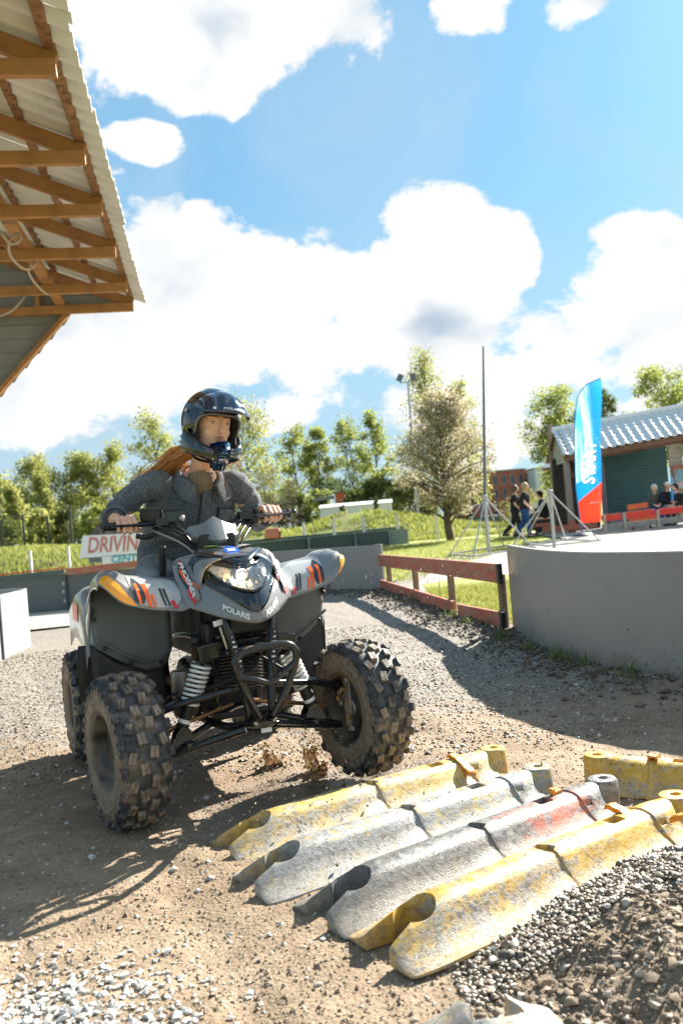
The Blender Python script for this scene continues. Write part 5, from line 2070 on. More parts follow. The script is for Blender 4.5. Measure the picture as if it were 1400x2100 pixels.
lp = MB()
lp.tube([HPF(.0895, -.021, -.0535), HPF(.1, -.008, -.0495), HPF(.1, .008, -.0495), HPF(.0895, .021, -.0535)], [.002, .0048, .0048, .002], 7)
lp.tube([HPF(.0885, -.018, -.058), HPF(.0985, 0, -.0605), HPF(.0885, .018, -.058)], [.002, .006, .002], 7)
lp.build('lips', LIP, BODY, smooth=60)


# ---- hair: ponytail streaming behind the collar, strand by strand
hr = MB()
r_ = random.Random(11)
for k in range(460):
    a0 = HP(-.07 + r_.uniform(-.03, .02), r_.uniform(-.075, .005), -.085 + r_.uniform(-.025, .02))
    tip = Vector((-.765 + r_.uniform(-.07, .06), -.145 + r_.uniform(-.06, .10), 1.258 + r_.uniform(-.045, .025)))
    m1 = a0.lerp(tip, .35) + Vector((r_.uniform(-.01, .01), r_.uniform(-.02, .02), .022 + r_.uniform(-.014, .016)))
    m2 = a0.lerp(tip, .7) + Vector((0, r_.uniform(-.025, .025), .006 + r_.uniform(-.012, .016)))
    hr.tube(crv([a0, m1, m2, tip], 5), np.linspace(.0026, .0006, 16).tolist(), 4)
for k in range(110):
    a0 = HP(-.02, .06 + r_.uniform(-.01, .01), -.10)
    tip = a0 + Vector((-.06 + r_.uniform(-.05, .05), .07 + r_.uniform(-.03, .05), -.03 + r_.uniform(-.06, .05)))
    hr.tube(crv([a0, a0.lerp(tip, .5) + Vector((0, .01, .02)), tip], 5), np.linspace(.0011, .0003, 11).tolist(), 3)
hr.build('hair', M_HAIR, RIDER, smooth=180)
st = MB()
for k in range(3):
    p0 = J['neck'] + Vector((.075, .05 + .01 * k, -.03))
    st.tube(crv([p0, p0 + Vector((.02, .02, -.03)), p0 + Vector((.025, .012, -.06)), p0 + Vector((.015, -.015, -.075))], 6), .0005, 3)
st.build('loose_strand', M_HAIR, RIDER)


# ---- helmet
def helmet():
    hm = holder('helmet', RIDER, J['head'] + HEADQ @ Vector((-.004, 0, .020)))
    hm.rotation_euler = HEADQ.to_euler()
    A, B_, C_ = .145, .122, .141

    def sp(az_, el_, k=1.0, o=0.0):
        """az 0 = front, el up"""
        ce = math.cos(el_)
        lowk = 1.0 if el_ > -.3 else 1 - .10 * min(1, (-.3 - el_) / .6)
        return Vector((A * k * ce * math.cos(az_) * lowk - .008 + o * ce * math.cos(az_), B_ * k * ce * math.sin(az_) * lowk + o * ce * math.sin(az_), C_ * k * math.sin(el_) + .012 + o * math.sin(el_)))

    def brow_el(a):
        """lower edge of the shell as a function of |azimuth|: face port in front, neck behind"""
        a = abs(a)
        pts = [(0, .155), (.45, .155), (.80, .09), (.98, -.10), (1.08, -.45), (1.25, -.75), (1.7, -.90), (2.4, -.80), (PI, -.72)]
        for (a0, e0), (a1, e1) in zip(pts[:-1], pts[1:]):
            if a <= a1:
                t = (a - a0) / (a1 - a0)
                t = t * t * (3 - 2 * t)
                return e0 + (e1 - e0) * t
        return pts[-1][1]

    def shell(name, lo, hi, naz, nel, m, k=1.0, o=0.0, th=.012, parent=hm):
        mb = MB()
        rings = []
        for j in range(nel + 1):
            t = j / nel
            ring = []
            for i in range(naz + 1):
                a = lo[0] + (hi[0] - lo[0]) * i / naz
                e0 = brow_el(a)
                el_ = e0 + (PI / 2 - .001 - e0) * t
                ring.append(sp(a, el_, k, o))
            rings.append(ring)
        mb.loft(rings, closed=False)
        ob = mb.build(name, m, parent, smooth=60, fix=True)
        bm = bmesh.new()
        bm.from_mesh(ob.data)
        cen = Vector((0, 0, .02))
        if sum((f.calc_center_median() - cen).dot(f.normal) for f in bm.faces) < 0:
            bmesh.ops.reverse_faces(bm, faces=bm.faces)
        bm.to_mesh(ob.data)
        bm.free()
        ob.data.polygons.foreach_set('use_smooth', [True] * len(ob.data.polygons))
        s_ = ob.modifiers.new('solid', 'SOLIDIFY')
        s_.thickness = th
        s_.offset = -1
        return ob
    sh_ = shell('shell', (-PI, 0), (PI, 0), 72, 20, M_HELMB)
    # navy crown panel over the top and front
    mb = MB()
    rows = []
    for i in range(25):
        a = -.95 + 1.9 * i / 24
        row = []
        for j in range(17):
            t = j / 16
            e0 = max(brow_el(a) + .10, .30 + .28 * abs(a))
            row.append(sp(a, e0 + (PI / 2 + .45 * math.cos(a) - e0) * t, 1, .0045))
        rows.append(row)
    mb.loft(rows, closed=False)
    mb.build('crown_panel', M_HELM, hm, smooth=180, fix=True)
    # padding ring and port edge trim
    edge = [sp(a, brow_el(a), 1.0, .001) for a in np.linspace(-PI, PI, 73)[:-1]]
    MB().tube(edge, .0055, 7, closed=True).build('edge_trim', mat('grey_trim', (.16, .16, .165), .4, var=.1), hm, smooth=60)
    mb = MB()
    rr = []
    for k_, dz in ((.97, 0), (.90, -.006), (.80, -.006), (.74, .02)):
        rr.append([sp(a, brow_el(a) + .02, k_) + Vector((0, 0, dz * .5)) for a in np.linspace(-1.35, 1.35, 49)])
    mb.loft(rr, closed=False)
    mb.build('padding', M_PAD, hm, smooth=60, fix=True, solid=.006)
    # cheek pads
    for s in (-1, 1):
        cp = MB()
        rings = []
        for t in np.linspace(0, 1, 7):
            c = Vector((.02 + .035 * t * 0, s * .088, .05 - .15 * t))
            rings.append([c + Vector((.045 * math.cos(q) - .01 + .02 * t, s * .016 * math.sin(q), 0)) for q in np.linspace(0, 2 * PI, 12, endpoint=False)])
        cp.loft(rings)
        cp.build('cheek_pad', M_PAD, hm, smooth=60)
    # chin guard sweeping round the jaw
    mb = MB()
    rings = []
    for i in range(33):
        a = -1.5 + 3.0 * i / 32
        q = abs(a) / 1.5
        f = math.cos(a)
        cx_ = -.015 + .152 * max(0, f) ** .75
        cy_ = .123 * math.copysign(abs(math.sin(a)) ** .8, a)
        cz = -.142 + .060 * q ** 1.4
        hh = .021 + .012 * (1 - q) ** 2 + .030 * q ** 2
        out = Vector((math.cos(a), math.sin(a) * 1.0, 0)).normalized()
        ring = []
        for t in np.linspace(0, 2 * PI, 12, endpoint=False):
            ring.append(Vector((cx_, cy_, cz)) + out * (.011 * math.cos(t)) + Vector((-.010 * (1 - q), 0, 1)).normalized() * (hh * math.sin(t)))
        rings.append(ring)
    mb.loft(rings)
    cg = mb.build('chin_guard', M_HELMB, hm, smooth=60)
    mp_ = MB()
    V8 = [(.112, -.050, -.092), (.140, -.030, -.082), (.152, 0, -.074), (.140, .030, -.082), (.112, .050, -.092)]
    V9 = [(.122, -.050, -.135), (.160, -.027, -.132), (.174, 0, -.130), (.160, .027, -.132), (.122, .050, -.135)]
    V10 = [(.100, -.036, -.190), (.124, -.018, -.200), (.134, 0, -.204), (.124, .018, -.200), (.100, .036, -.190)]
    mp_.loft([[Vector(p) for p in r] for r in (V8, V9, V10)], closed=False)
    mpo = mp_.build('mouth_piece', M_HELM, cg, smooth=20, fix=True, solid=.008)
    for s in (-1, 1):
        for k in range(3):
            c = Vector((.155 - .001 * k, s * .031, -.108 - .014 * k))
            MB().box(c, (.008, .030, .007), Matrix.Rotation(s * .75, 3, 'Z')).build('vent_slot', M_PAD, cg)
    for s in (-1, 1):
        for (x, z) in ((.004, -.066), (-.004, -.090)):
            MB().lathe([(.001, .004), (.005, .0035), (.0065, 0), (.0065, -.006)], 12, center=(x, s * .134, z + .0), axis='Y', rot=Matrix.Diagonal((1, s, 1))).build('rivet', M_STEEL, hm, smooth=40)
        MB().lathe([(.001, .005), (.007, .0045), (.0085, 0), (.0085, -.006)], 14, center=(.012, s * .1265, .045), axis='Y', rot=Matrix.Diagonal((1, s, 1))).build('snap', M_STEEL, hm, smooth=40)
    # peak
    def pk(u, w):
        """u -1..1 across, w 0 root .. 1 tip"""
        a = u * (.98 - .12 * w)
        root = sp(a, .98 - .34 * u * u, 1, .007)
        tip = Vector((.212 - .062 * u * u, .112 * u, .040 - .004 * u * u))
        p = root.lerp(tip, w)
        bul = .030 * math.sin(PI * w ** .8)
        p += Vector((.7, 0, .7)) * bul * (1 - .45 * u * u)
        if abs(u) > .40 and abs(u) < .62 and .1 < w < .9:
            p -= Vector((.6, 0, .8)) * .006
        return p
    mb = MB()
    mb.loft([[pk(u, w) for u in np.linspace(-1, 1, 29)] for w in np.linspace(0, 1, 13)], closed=False)
    po = mb.build('peak', M_HELM, hm, smooth=50, fix=True, solid=.005)
    for s in (-1, 1):
        sd_ = MB()
        rows = []
        for w in np.linspace(0, 1, 9):
            t = pk(s, w)
            rt_ = sp(s * (.98 + .25 * (1 - w)), .42 - .12 * w, 1, .004)
            rows.append([t, t.lerp(rt_, .5) + Vector((0, s * .003, -.004)), rt_] if w < .7 else [t, t + Vector((-.01, 0, -.010)), t + Vector((-.022, 0, -.014))])
        sd_.loft(rows, closed=False)
        sd_.build('peak_side', M_HELM, po, smooth=40, fix=True, solid=.004)
    v_, f_ = text_geo('POLARIS', .02, .1, .0006, 0, 1.1)
    MB().add([pk(p.x * 9.6 * 1.05 + .03, .93 - .0 + p.y * -0 + .0) * 1 + (pk(p.x * 10 + .03, .90) - pk(p.x * 10 + .03, .98)) * (p.y * 55) + Vector((.004, 0, .005)) for p in v_], f_).build('lettering', M_WHITE, po)
    bd = MB()
    vs = [pk(-.66 + .06 * math.cos(t), .92 + .05 * math.sin(t)) + Vector((.004, 0, .005)) for t in np.linspace(0, 2 * PI, 16, endpoint=False)]
    bd.add(vs, [tuple(range(16))])
    bd.build('badge', M_WHITE, po)
    # chin strap
    MB().tube(crv([sp(-1.55, -.75), Vector((.03, -.075, -.15)), Vector((.06, 0, -.165)), Vector((.03, .075, -.15)), sp(1.55, -.75)], 6), .008, 6, flat=.4).build('chin_strap', M_CABLE, hm, smooth=60)


helmet()
# ================================================================== RUBBER BARRIERS
def barrier_material(name, paint, grey, amount, dark=.5, patch_col=None, wet=.42):
    m = bpy.data.materials.new(name)
    m.use_nodes = True
    T = NT(m.node_tree)
    p = T.n['Principled BSDF']
    co = T.new('ShaderNodeTexCoord').outputs['Object']
    sp = T.new('ShaderNodeSeparateXYZ')
    T.put(sp.inputs[0], co)
    n1 = T.noise(co, 7, 9, .7, .4)
    n2 = T.noise(co, 42, 7, .7, .3)
    n3 = T.noise(co, 210, 3, .7)
    g = T.mix(T.step(n2, .3, .7), [v * .62 for v in grey], grey)
    f = T.step(T.math('ADD', T.math('MULTIPLY', n1, .5), T.math('MULTIPLY', n2, .5)), amount - .055, amount + .055)
    pc = T.mix(T.step(n2, .35, .7), paint, [min(1, v * 1.25 + .05) for v in paint])
    c = T.mix(f, pc, g)
    if patch_col:
        d = T.math('ABSOLUTE', T.math('SUBTRACT', sp.outputs[0], .76))
        pf = T.step(T.math('ADD', T.math('SUBTRACT', .20, d), T.math('MULTIPLY', T.math('SUBTRACT', n1, .52), .9)), .02, .12)
        c = T.mix(T.math('MULTIPLY', pf, T.step(sp.outputs[1], .02, -.02)), c, patch_col)
    spk = T.step(T.math('ADD', T.math('MULTIPLY', T.noise(co, 95, 5, .75), .6), T.math('MULTIPLY', n1, .4)), .53, .585)                      # black scuffs
    c = T.mix(T.math('MULTIPLY', spk, dark), c, (.02, .02, .02))
    stain = T.step(T.noise(co, 16, 8, .75, .6), .50, .63)
    c = T.mix(T.math('MULTIPLY', stain, .6), c, (.15, .12, .085))
    dust = T.step(T.math('ADD', n1, T.math('MULTIPLY', sp.outputs[2], -3.0)), .20, .48)   # trampled dust gathers low
    c = T.mix(T.math('MULTIPLY', dust, .35), c, (.34, .29, .22))
    T.put(p.inputs['Base Color'], c)
    T.put(p.inputs['Roughness'], T.step(T.noise(co, 60, 5, .7), .35, .65, wet - .2, wet + .22))
    b = T.new('ShaderNodeBump')
    b.inputs['Strength'].default_value = .6
    b.inputs['Distance'].default_value = .0035
    T.put(b.inputs['Height'], T.math('ADD', T.math('MULTIPLY', n2, .7), T.math('MULTIPLY', n3, .5)))
    T.l.new(b.outputs[0], p.inputs['Normal'])
    return m


def barrier_mesh():
    Lb = 1.09
    # half profile: (y, z)
    half = [(.140, .0), (.138, .009), (.112, .024), (.086, .044), (.066, .066), (.051, .088), (.036, .101), (.017, .107)]

    def sec(x, w=1.0, h=1.0, cut=0.0):
        pts = [(-y * w, max(0, z * h - (cut if z > .05 else 0))) for y, z in half] + [(0, .1085 * h - cut)] + [(y * w, max(0, z * h - (cut if z > .05 else 0))) for y, z in reversed(half)]
        return [Vector((x, y, z)) for y, z in pts]
    secs = [sec(0, .86, .50), sec(.012, .92, .55), sec(.04, .96, .66), (sec(.09, 1, .84)), sec(.14, 1, .96), sec(.19, 1, 1), sec(.3), sec(.42), sec(.498), sec(.500, .99, 1, .003), sec(.520, .99, 1, .003), sec(.522, 1.0, 1.02), sec(.54, 1.0, 1.02),
            sec(.62, 1.0, 1.01), sec(.74), sec(.866), sec(.868, .955, .955), sec(.886, .955, .955), sec(.888), sec(.93), sec(.96, .95, 1), sec(.985, .74, 1), sec(1.01, .52, 1), sec(1.03, .44, 1)]
    mb = MB()
    mb.loft(secs)
    # rounded male end
    me = mb.mesh('barrier')
    base = bpy.data.objects.new('b', me)
    COL.objects.link(base)
    bm = bmesh.new()
    bm.from_mesh(me)
    bmesh.ops.recalc_face_normals(bm, faces=bm.faces)
    bm.to_mesh(me)
    bm.free()

    def cutter(mb2, op):
        m2 = mb2.mesh('c')
        b2 = bmesh.new()
        b2.from_mesh(m2)
        bmesh.ops.recalc_face_normals(b2, faces=b2.faces)
        b2.to_mesh(m2)
        b2.free()
        o = bpy.data.objects.new('c', m2)
        COL.objects.link(o)
        md = base.modifiers.new('bool', 'BOOLEAN')
        md.object = o
        md.operation = op
        md.solver = 'EXACT'
        return o
    cs = []
    cs.append(cutter(MB().lathe([(.050, -.0005), (.050, .05), (.049, .10), (.042, .110)], 28, center=(1.035, 0, 0)), 'UNION'))
    cs.append(cutter(MB().lathe([(.050, -.1), (.050, .3)], 32, center=(.105, 0, 0)), 'DIFFERENCE'))
    cs.append(cutter(MB().add([Vector(p) for p in ((-.1, -.062, -.1), (.10, -.030, -.1), (.10, .030, -.1), (-.1, .062, -.1), (-.1, -.062, .3), (.10, -.030, .3), (.10, .030, .3), (-.1, .062, .3))],
                               [(3, 2, 1, 0), (4, 5, 6, 7), (0, 1, 5, 4), (1, 2, 6, 5), (2, 3, 7, 6), (3, 0, 4, 7)]), 'DIFFERENCE'))
    cs.append(cutter(MB().lathe([(.016, .07), (.016, .3)], 18, center=(1.04, 0, 0)), 'DIFFERENCE'))
    cs.append(cutter(MB().box((.775, 0, .125), (.055, .042, .07)), 'DIFFERENCE'))
    cs.append(cutter(MB().box((.512, 0, .125), (.030, .055, .055), Matrix.Rotation(.5, 3, 'Z')), 'DIFFERENCE'))
    cs.append(cutter(MB().box((.905, -.072, .075), (.026, .03, .018)), 'DIFFERENCE'))
    bv = base.modifiers.new('bevel', 'BEVEL')
    bv.width = .005
    bv.segments = 2
    bv.limit_method = 'ANGLE'
    bv.angle_limit = R(40)
    dg = bpy.context.evaluated_depsgraph_get()
    out = bpy.data.meshes.new_from_object(base.evaluated_get(dg))
    out.name = 'barrier_body'
    bpy.data.objects.remove(base)
    for c in cs:
        bpy.data.objects.remove(c)
    out.polygons.foreach_set('use_smooth', [True] * len(out.polygons))
    out.set_sharp_from_angle(angle=R(35))
    return out


BAR = barrier_mesh()
M_REFL = mat('amber_rubber_reflector', (.78, .30, .03), .35, var=.25, scale=60, second=(.35, .12, .02), sscale=40, slo=.55, shi=.65, bump=.4, bscale=120)


def reflector(parent, x, y0, tilt, side=-1):
    """curved ribbed amber strip clipped over the barrier's flank"""
    mb = MB()
    rows = []
    for k in range(9):
        t = k / 8
        a = -.25 + 1.25 * t
        y = side * (-.03 + .125 * t)
        z = .108 - .068 * max(0, t - .2) ** 1.3 + (.004 if k % 2 else 0)
        rows.append([Vector((x - .016, y, z)), Vector((x - .013, y + side * .004, z + .014)), Vector((x + .013, y + side * .004, z + .014)), Vector((x + .016, y, z))])
    mb.loft(rows, closed=False)
    o = mb.build('reflector', M_REFL, parent, smooth=25, fix=True, solid=.006)
    o.rotation_euler = (0, 0, tilt)
    return o


def rubber_barrier(loc, rz, m, label, rolled=0.0):
    t = thing('rubber_barrier', label, 'barrier', loc, rz, 'worn rubber barriers laid across the track')
    t.rotation_euler = (rolled, 0, rz)
    t.scale = (1.08, 1, .9)
    me = BAR.copy()
    b = link('body', me, t, m)
    return t


MB_Y = barrier_material('barrier_yellow_pale', (.50, .33, .07), (.40, .39, .36), .53, .8)
MB_G = barrier_material('barrier_grey', (.50, .36, .10), (.34, .345, .345), .45, .7)
MB_D = barrier_material('barrier_dark', (.26, .255, .24), (.13, .135, .138), .46, .75, (.55, .12, .07))
MB_Y2 = barrier_material('barrier_yellow', (.52, .30, .025), (.34, .33, .30), .53, .9)
RZ = math.atan2(.525, .955)
bar1 = rubber_barrier((-.454, 2.675, -.004), R(31.7), MB_Y, 'worn pale yellow rubber barrier nearest the quad, at the back of the rows')
reflector(bar1, .865, 0, .0)
bar2 = rubber_barrier((-.347, 2.392, -.004), R(31.9), MB_G, 'light grey rubber barrier with faint yellow paint, second row from the quad')
bar3 = rubber_barrier((-.147, 2.165, -.004), R(34.6), MB_D, 'dark grey rubber barrier with a faded red patch near its far end')
rf = MB()
rf.box((.845, .012, .112), (.04, .018, .016))
rf.box((.83, .012, .124), (.012, .018, .012))
rf.build('reflector', M_REFL, bar3, bevel=.002)
bar4 = rubber_barrier((-.001, 1.965, -.002), R(33.8), MB_Y2, 'yellow rubber barrier in the front row, its side buried in gravel')
reflector(bar4, .835, 0, .05)
bar5 = rubber_barrier((.80, 2.985, 0), R(-33) + PI * 0, MB_Y2, 'yellow and black rubber barrier lying at the right edge behind the rows')
bar5.location = (1.80, 2.48, 0)
bar5.rotation_euler = (0, 0, R(149.5))
rr_ = reflector(bar5, .86, 0, 0)
bar6 = rubber_barrier((.185, 1.625, .045), R(-84), MB_G, 'pale grey rubber barrier end poking in at the bottom edge')
rr_ = thing('loose_reflector', 'amber ribbed reflector strip lying loose on the gravel at the right', 'reflector', (.90, 2.35, .075), R(-60))
mb = MB()
rows = []
for k in range(8):
    t = k / 7
    rows.append([Vector((-.08 + .12 * t, -.018, .004 + .02 * math.sin(PI * t))), Vector((-.08 + .12 * t, -.013, .018 + .02 * math.sin(PI * t) + (.004 if k % 2 else 0))), Vector((-.08 + .12 * t, .013, .018 + .02 * math.sin(PI * t) + (.004 if k % 2 else 0))), Vector((-.08 + .12 * t, .018, .004 + .02 * math.sin(PI * t)))])
mb.loft(rows, closed=False)
mb.build('strip', M_REFL, rr_, smooth=25, fix=True, solid=.005)

# ================================================================== GREY PLASTIC WALLS, FENCE
M_PWALL = mat('grey_plastic_wall', (.25, .25, .248), .42, var=.05, scale=1.6, second=(.22, .21, .20), sscale=30, slo=.74, shi=.78, bump=.06, bscale=12, third=(.30, .30, .295), thscale=2.2, tlo=.5, thi=.8)
M_PWALL_W = mat('white_plastic_wall', (.36, .395, .40), .4, var=.05, scale=2, second=(.45, .47, .46), sscale=16, slo=.62, shi=.75)
M_PWALL_D = mat('slate_plastic_wall', (.10, .125, .135), .45, var=.10, scale=1.2, second=(.16, .10, .10), sscale=.8, slo=.55, shi=.75)
M_GREENW = mat('green_plastic_wall', (.052, .088, .082), .4, var=.10, scale=1.5)
M_GREENL = mat('pale_green_plastic', (.22, .31, .31), .4, var=.08, scale=1.5)
M_REDP = mat('faded_red_paint', (.44, .115, .065), .75, var=.2, scale=8, second=(.33, .205, .135), sscale=6, slo=.46, shi=.6, bump=.5, bscale=40, stretch=(1, 1, 3), third=(.42, .16, .105), thscale=3, tlo=.45, thi=.65)
M_REDB = mat('bright_red_paint', (.62, .03, .015), .5, var=.12, scale=8, second=(.40, .13, .07), sscale=5, slo=.62, shi=.72)
M_OLDWOOD = mat('weathered_post', (.25, .18, .11), .85, var=.25, scale=9, bump=.5, bscale=30, stretch=(1, 1, .15), second=(.15, .11, .075), sscale=6, slo=.5, shi=.7)


def wall_material():
    m = bpy.data.materials.new('grey_track_wall')
    m.use_nodes = True
    T = NT(m.node_tree)
    p = T.n['Principled BSDF']
    co = T.new('ShaderNodeTexCoord').outputs['Object']
    sp = T.new('ShaderNodeSeparateXYZ')
    T.put(sp.inputs[0], co)
    n1 = T.noise(co, 1.7, 6, .6)
    c = T.mix(T.step(n1, .3, .7), (.225, .232, .226), (.285, .288, .28))
    mp = T.new('ShaderNodeMapping')
    T.put(mp.inputs[0], co)
    mp.inputs['Rotation'].default_value = (.5, .2, .4)
    mp.inputs['Scale'].default_value = (3, 3, 30)
    scr = T.step(T.noise(mp.outputs[0], 2.4, 6, .7), .66, .70)
    c = T.mix(T.math('MULTIPLY', scr, .55), c, (.40, .40, .39))
    mp2 = T.new('ShaderNodeMapping')
    T.put(mp2.inputs[0], co)
    mp2.inputs['Rotation'].default_value = (-.4, .6, .1)
    mp2.inputs['Scale'].default_value = (22, 22, 3)
    c = T.mix(T.math('MULTIPLY', T.step(T.noise(mp2.outputs[0], 1.4, 6, .7), .66, .72), .5), c, (.12, .12, .12))
    spot = T.step(T.math('SUBTRACT', T.noise(co, 26, 5, .7), T.math('MULTIPLY', sp.outputs[2], .22)), .57, .62)
    c = T.mix(T.math('MULTIPLY', spot, .8), c, (.10, .085, .065))
    dirt = T.step(T.math('SUBTRACT', T.noise(co, 5, 6, .7), T.math('MULTIPLY', sp.outputs[2], 1.5)), .25, .55)
    c = T.mix(T.math('MULTIPLY', dirt, .55), c, (.17, .14, .105))
    T.put(p.inputs['Base Color'], c)
    T.put(p.inputs['Roughness'], T.step(n1, .3, .7, .32, .5))
    b = T.new('ShaderNodeBump')
    b.inputs['Strength'].default_value = .12
    b.inputs['Distance'].default_value = .02
    T.put(b.inputs['Height'], T.noise(co, 3, 3))
    T.l.new(b.outputs[0], p.inputs['Normal'])
    return m


M_TWALL = wall_material()


def ribbon(path, z0, z1, th, n=6):
    """upright curved sheet along a plan path (list of (x, y)); returns MB"""
    pts = crv([(x, y, 0) for x, y in path], n)
    outer, inner = [], []
    for i, p in enumerate(pts):
        t = (pts[min(i + 1, len(pts) - 1)] - pts[max(i - 1, 0)]).normalized()
        nn = Vector((-t.y, t.x, 0)) * (th / 2)
        outer.append(p + nn)
        inner.append(p - nn)
    rings = []
    for o, q in zip(outer, inner):
        rings.append([o + Vector((0, 0, z0)), o + Vector((0, 0, z1)), q + Vector((0, 0, z1)), q + Vector((0, 0, z0))])
    mb = MB()
    mb.loft(rings)
    return mb


def wall(name, label, path, z1, th, m, panels=None, caps=None, group=None, z0=-.12, posts=None):
    t = thing(name, label, 'barrier wall', (path[0][0], path[0][1], 0), 0, group)
    t['kind'] = 'thing'
    off = Vector((-path[0][0], -path[0][1], 0))
    P_ = [(x + off.x, y + off.y) for x, y in path]
    o = ribbon(P_, z0, z1, th).build('panel', m, t, smooth=40, fix=True)
    if caps:
        ribbon(P_, z1 + .0005, z1 + caps[0], th + caps[1]).build('top_edge', caps[2], t, smooth=40, fix=True)
    return t


wr = wall('barrier_wall', 'curved grey plastic barrier wall beside the track at the right', RWALL, .70, .018, M_TWALL, caps=(.008, .004, mat('pale_edge', (.5, .5, .49), .4)))
MB().box((.004, .035, .33), (.026, .05, .72)).build('end_strip', M_PWALL, wr, bevel=.003)
wf = wall('barrier_wall', 'plain grey barrier wall behind the quad, ending at the red fence', [(0.44, 11.55), (0.16, 11.75), (-0.6, 12.35), (-1.6, 12.8), (-2.9, 13.0)], .63, .03, M_PWALL, caps=(.012, .01, M_PWALL))
MB().box((.02, -.01, .26), (.10, .05, .79), Matrix.Rotation(-.6, 3, 'Z')).build('end_post', M_PWALL, wf, bevel=.004)
for px_, py_ in ((-.72, .55), (-2.0, 1.27)):
    MB().box((px_, py_ - .03, .25), (.02, .02, .78)).build('seam_strip', M_PWALL_D, wf)
wl = wall('barrier_wall', 'dark slate barrier wall with a red rail on top, left of the quad', [(-2.95, 13.02), (-4.2, 12.98), (-5.4, 12.86), (-7.5, 12.4), (-9.2, 11.8)], .56, .03, M_PWALL_D)
r1 = MB().bar((-.02, -.06, .63), (-1.27, -.095, .59), .035, .10)
r1.build('red_rail', M_REDP, wl, bevel=.004)
MB().bar((-1.3, -.09, .60), (-4.6, -.70, .53), .05, .07).build('green_rail', M_GREENW, wl, bevel=.004)
MB().bar((-1.3, -.06, .655), (-4.6, -.67, .58), .04, .018).build('red_strip', M_REDB, wl)
for x_ in (-1.28, -2.3, -3.6):
    MB().box((x_, -.075 - max(0, -x_ - 1.2) * .17, .25), (.015, .02, .66)).build('seam_strip', mat('dark_gap', (.02, .025, .03), .6), wl)
for x_, z_ in ((-1.32, .42), (-1.33, .30), (-1.32, .16), (-2.32, .50)):
    MB().box((x_, -.10 - max(0, -x_ - 1.2) * .17, z_), (.03, .012, .05)).build('bracket', M_PWALL_W, wl)
ww = wall('barrier_wall', 'white plastic barrier bent round a corner at the left edge', [(-3.05, 6.2), (-3.22, 7.5), (-3.26, 8.4), (-3.30, 8.78), (-3.42, 8.93), (-3.7, 8.98), (-4.6, 8.9)], .585, .02, M_PWALL_W)
MB().box((-.176, 1.72, .25), (.012, .03, .672)).build('seam_strip', mat('dark_gap', (.02, .025, .03), .6), ww)
MB().box((-.148, 1.42, .12), (.012, .012, .16)).build('seam_strip', mat('dark_gap', (.02, .025, .03), .6), ww)
wg = wall('barrier_wall', 'curved dark green barrier wall on the lawn behind the quad', [(2.32, 31.0), (2.22, 30.3), (1.6, 30.15), (.4, 30.0), (-1.45, 29.1), (-3.3, 27.2), (-5.2, 24.5)], .55, .04, M_GREENW, z0=-.05)
for x_, y_ in ((1.62, 30.05), (.4, 29.92), (-1.2, 29.15)):
    MB().box((x_ - 2.32, y_ - 31.0, .26), (.05, .05, .62)).build('batten', M_GREENL, wg)
for k in range(6):
    MB().bar((1.66 - 2.32, 30.10 - 31.0 - .0, .05 + k * .09), (2.2 - 2.32, 30.22 - 31.0, .05 + k * .09), .03, .06).build('rib', M_GREENL, wg)
ribbon([(2.26 - 2.32, 30.35 - 31), (1.6 - 2.32, 30.13 - 31), (.4 - 2.32, 29.98 - 31), (-1.45 - 2.32, 29.08 - 31), (-3.3 - 2.32, 27.18 - 31), (-5.2 - 2.32, 24.48 - 31)], .551, .565, .09).build('top_edge', M_GREENL, wg, smooth=40, fix=True)
wall('barrier_wall', 'second dark green barrier wall curving away behind the first', [(-6, 29), (-2, 31.6), (1, 33.8), (3.2, 38), (4.0, 44)], .60, .04, M_GREENW, z0=-.05, caps=(.02, .06, M_GREENL))
wall('barrier_wall', 'long dark green barrier wall behind the blossoming tree', [(3.4, 55), (4.1, 52), (6, 46.5), (8.2, 41.8), (9.6, 40.4), (11.5, 39.6)], .60, .05, M_GREENW, z0=-.05)

# red painted board fence
fe = thing('board_fence', 'low fence of faded red boards between the two grey walls', 'fence', (.50, 11.45, 0), 0)
FA, FB = Vector((0, 0, 0)), Vector((.75, -4.62, 0))
fd = (FB - FA).normalized()
fn_ = Vector((fd.y, -fd.x, 0))           # towards the track
if fn_.x > 0:
    fn_ = -fn_


def fpt(t, z, off=0.0):
    return FA.lerp(FB, t) + fn_ * off + Vector((0, 0, z))


MB().bar(fpt(-.005, .445, .045), fpt(1.0, .485, .045), .034, .155).build('top_rail', M_REDP, fe, bevel=.005)
MB().bar(fpt(-.005, .110, .045), fpt(.715, .085, .045), .032, .145).build('lower_rail', M_REDP, fe, bevel=.005)
MB().bar(fpt(.755, .085, .055), fpt(1.0, .115, .050), .032, .125).build('lower_rail', M_REDP, fe, bevel=.005)
MB().bar(fpt(.76, .005, .06), fpt(.97, -.005, .12), .06, .045).build('fallen_board', M_OLDWOOD, fe, bevel=.005)
for t, hgt in ((.07, .42), (.37, .42), (.675, .42), (.985, .47)):
    MB().tube([fpt(t, -.1, 0), fpt(t, hgt, 0)], .036, 10).build('post', M_OLDWOOD, fe, smooth=40)
MB().bar(fpt(1.0, .485, .047), fpt(1.012, .485, .047), .036, .158).build('tape', M_BLACK, fe)
MB().bar(fpt(1.0, .115, .052), fpt(1.012, .115, .052), .036, .128).build('tape', M_BLACK, fe)
for t, ln in ((.52, .10), (.62, .24), (.50, .07)):
    MB().tube(crv([fpt(t, .37, .05), fpt(t + .002, .37 - ln * .5, .055), fpt(t - .001, .37 - ln, .05)], 4), .004, 5).build('hanging_fibre', M_OLDWOOD, fe)

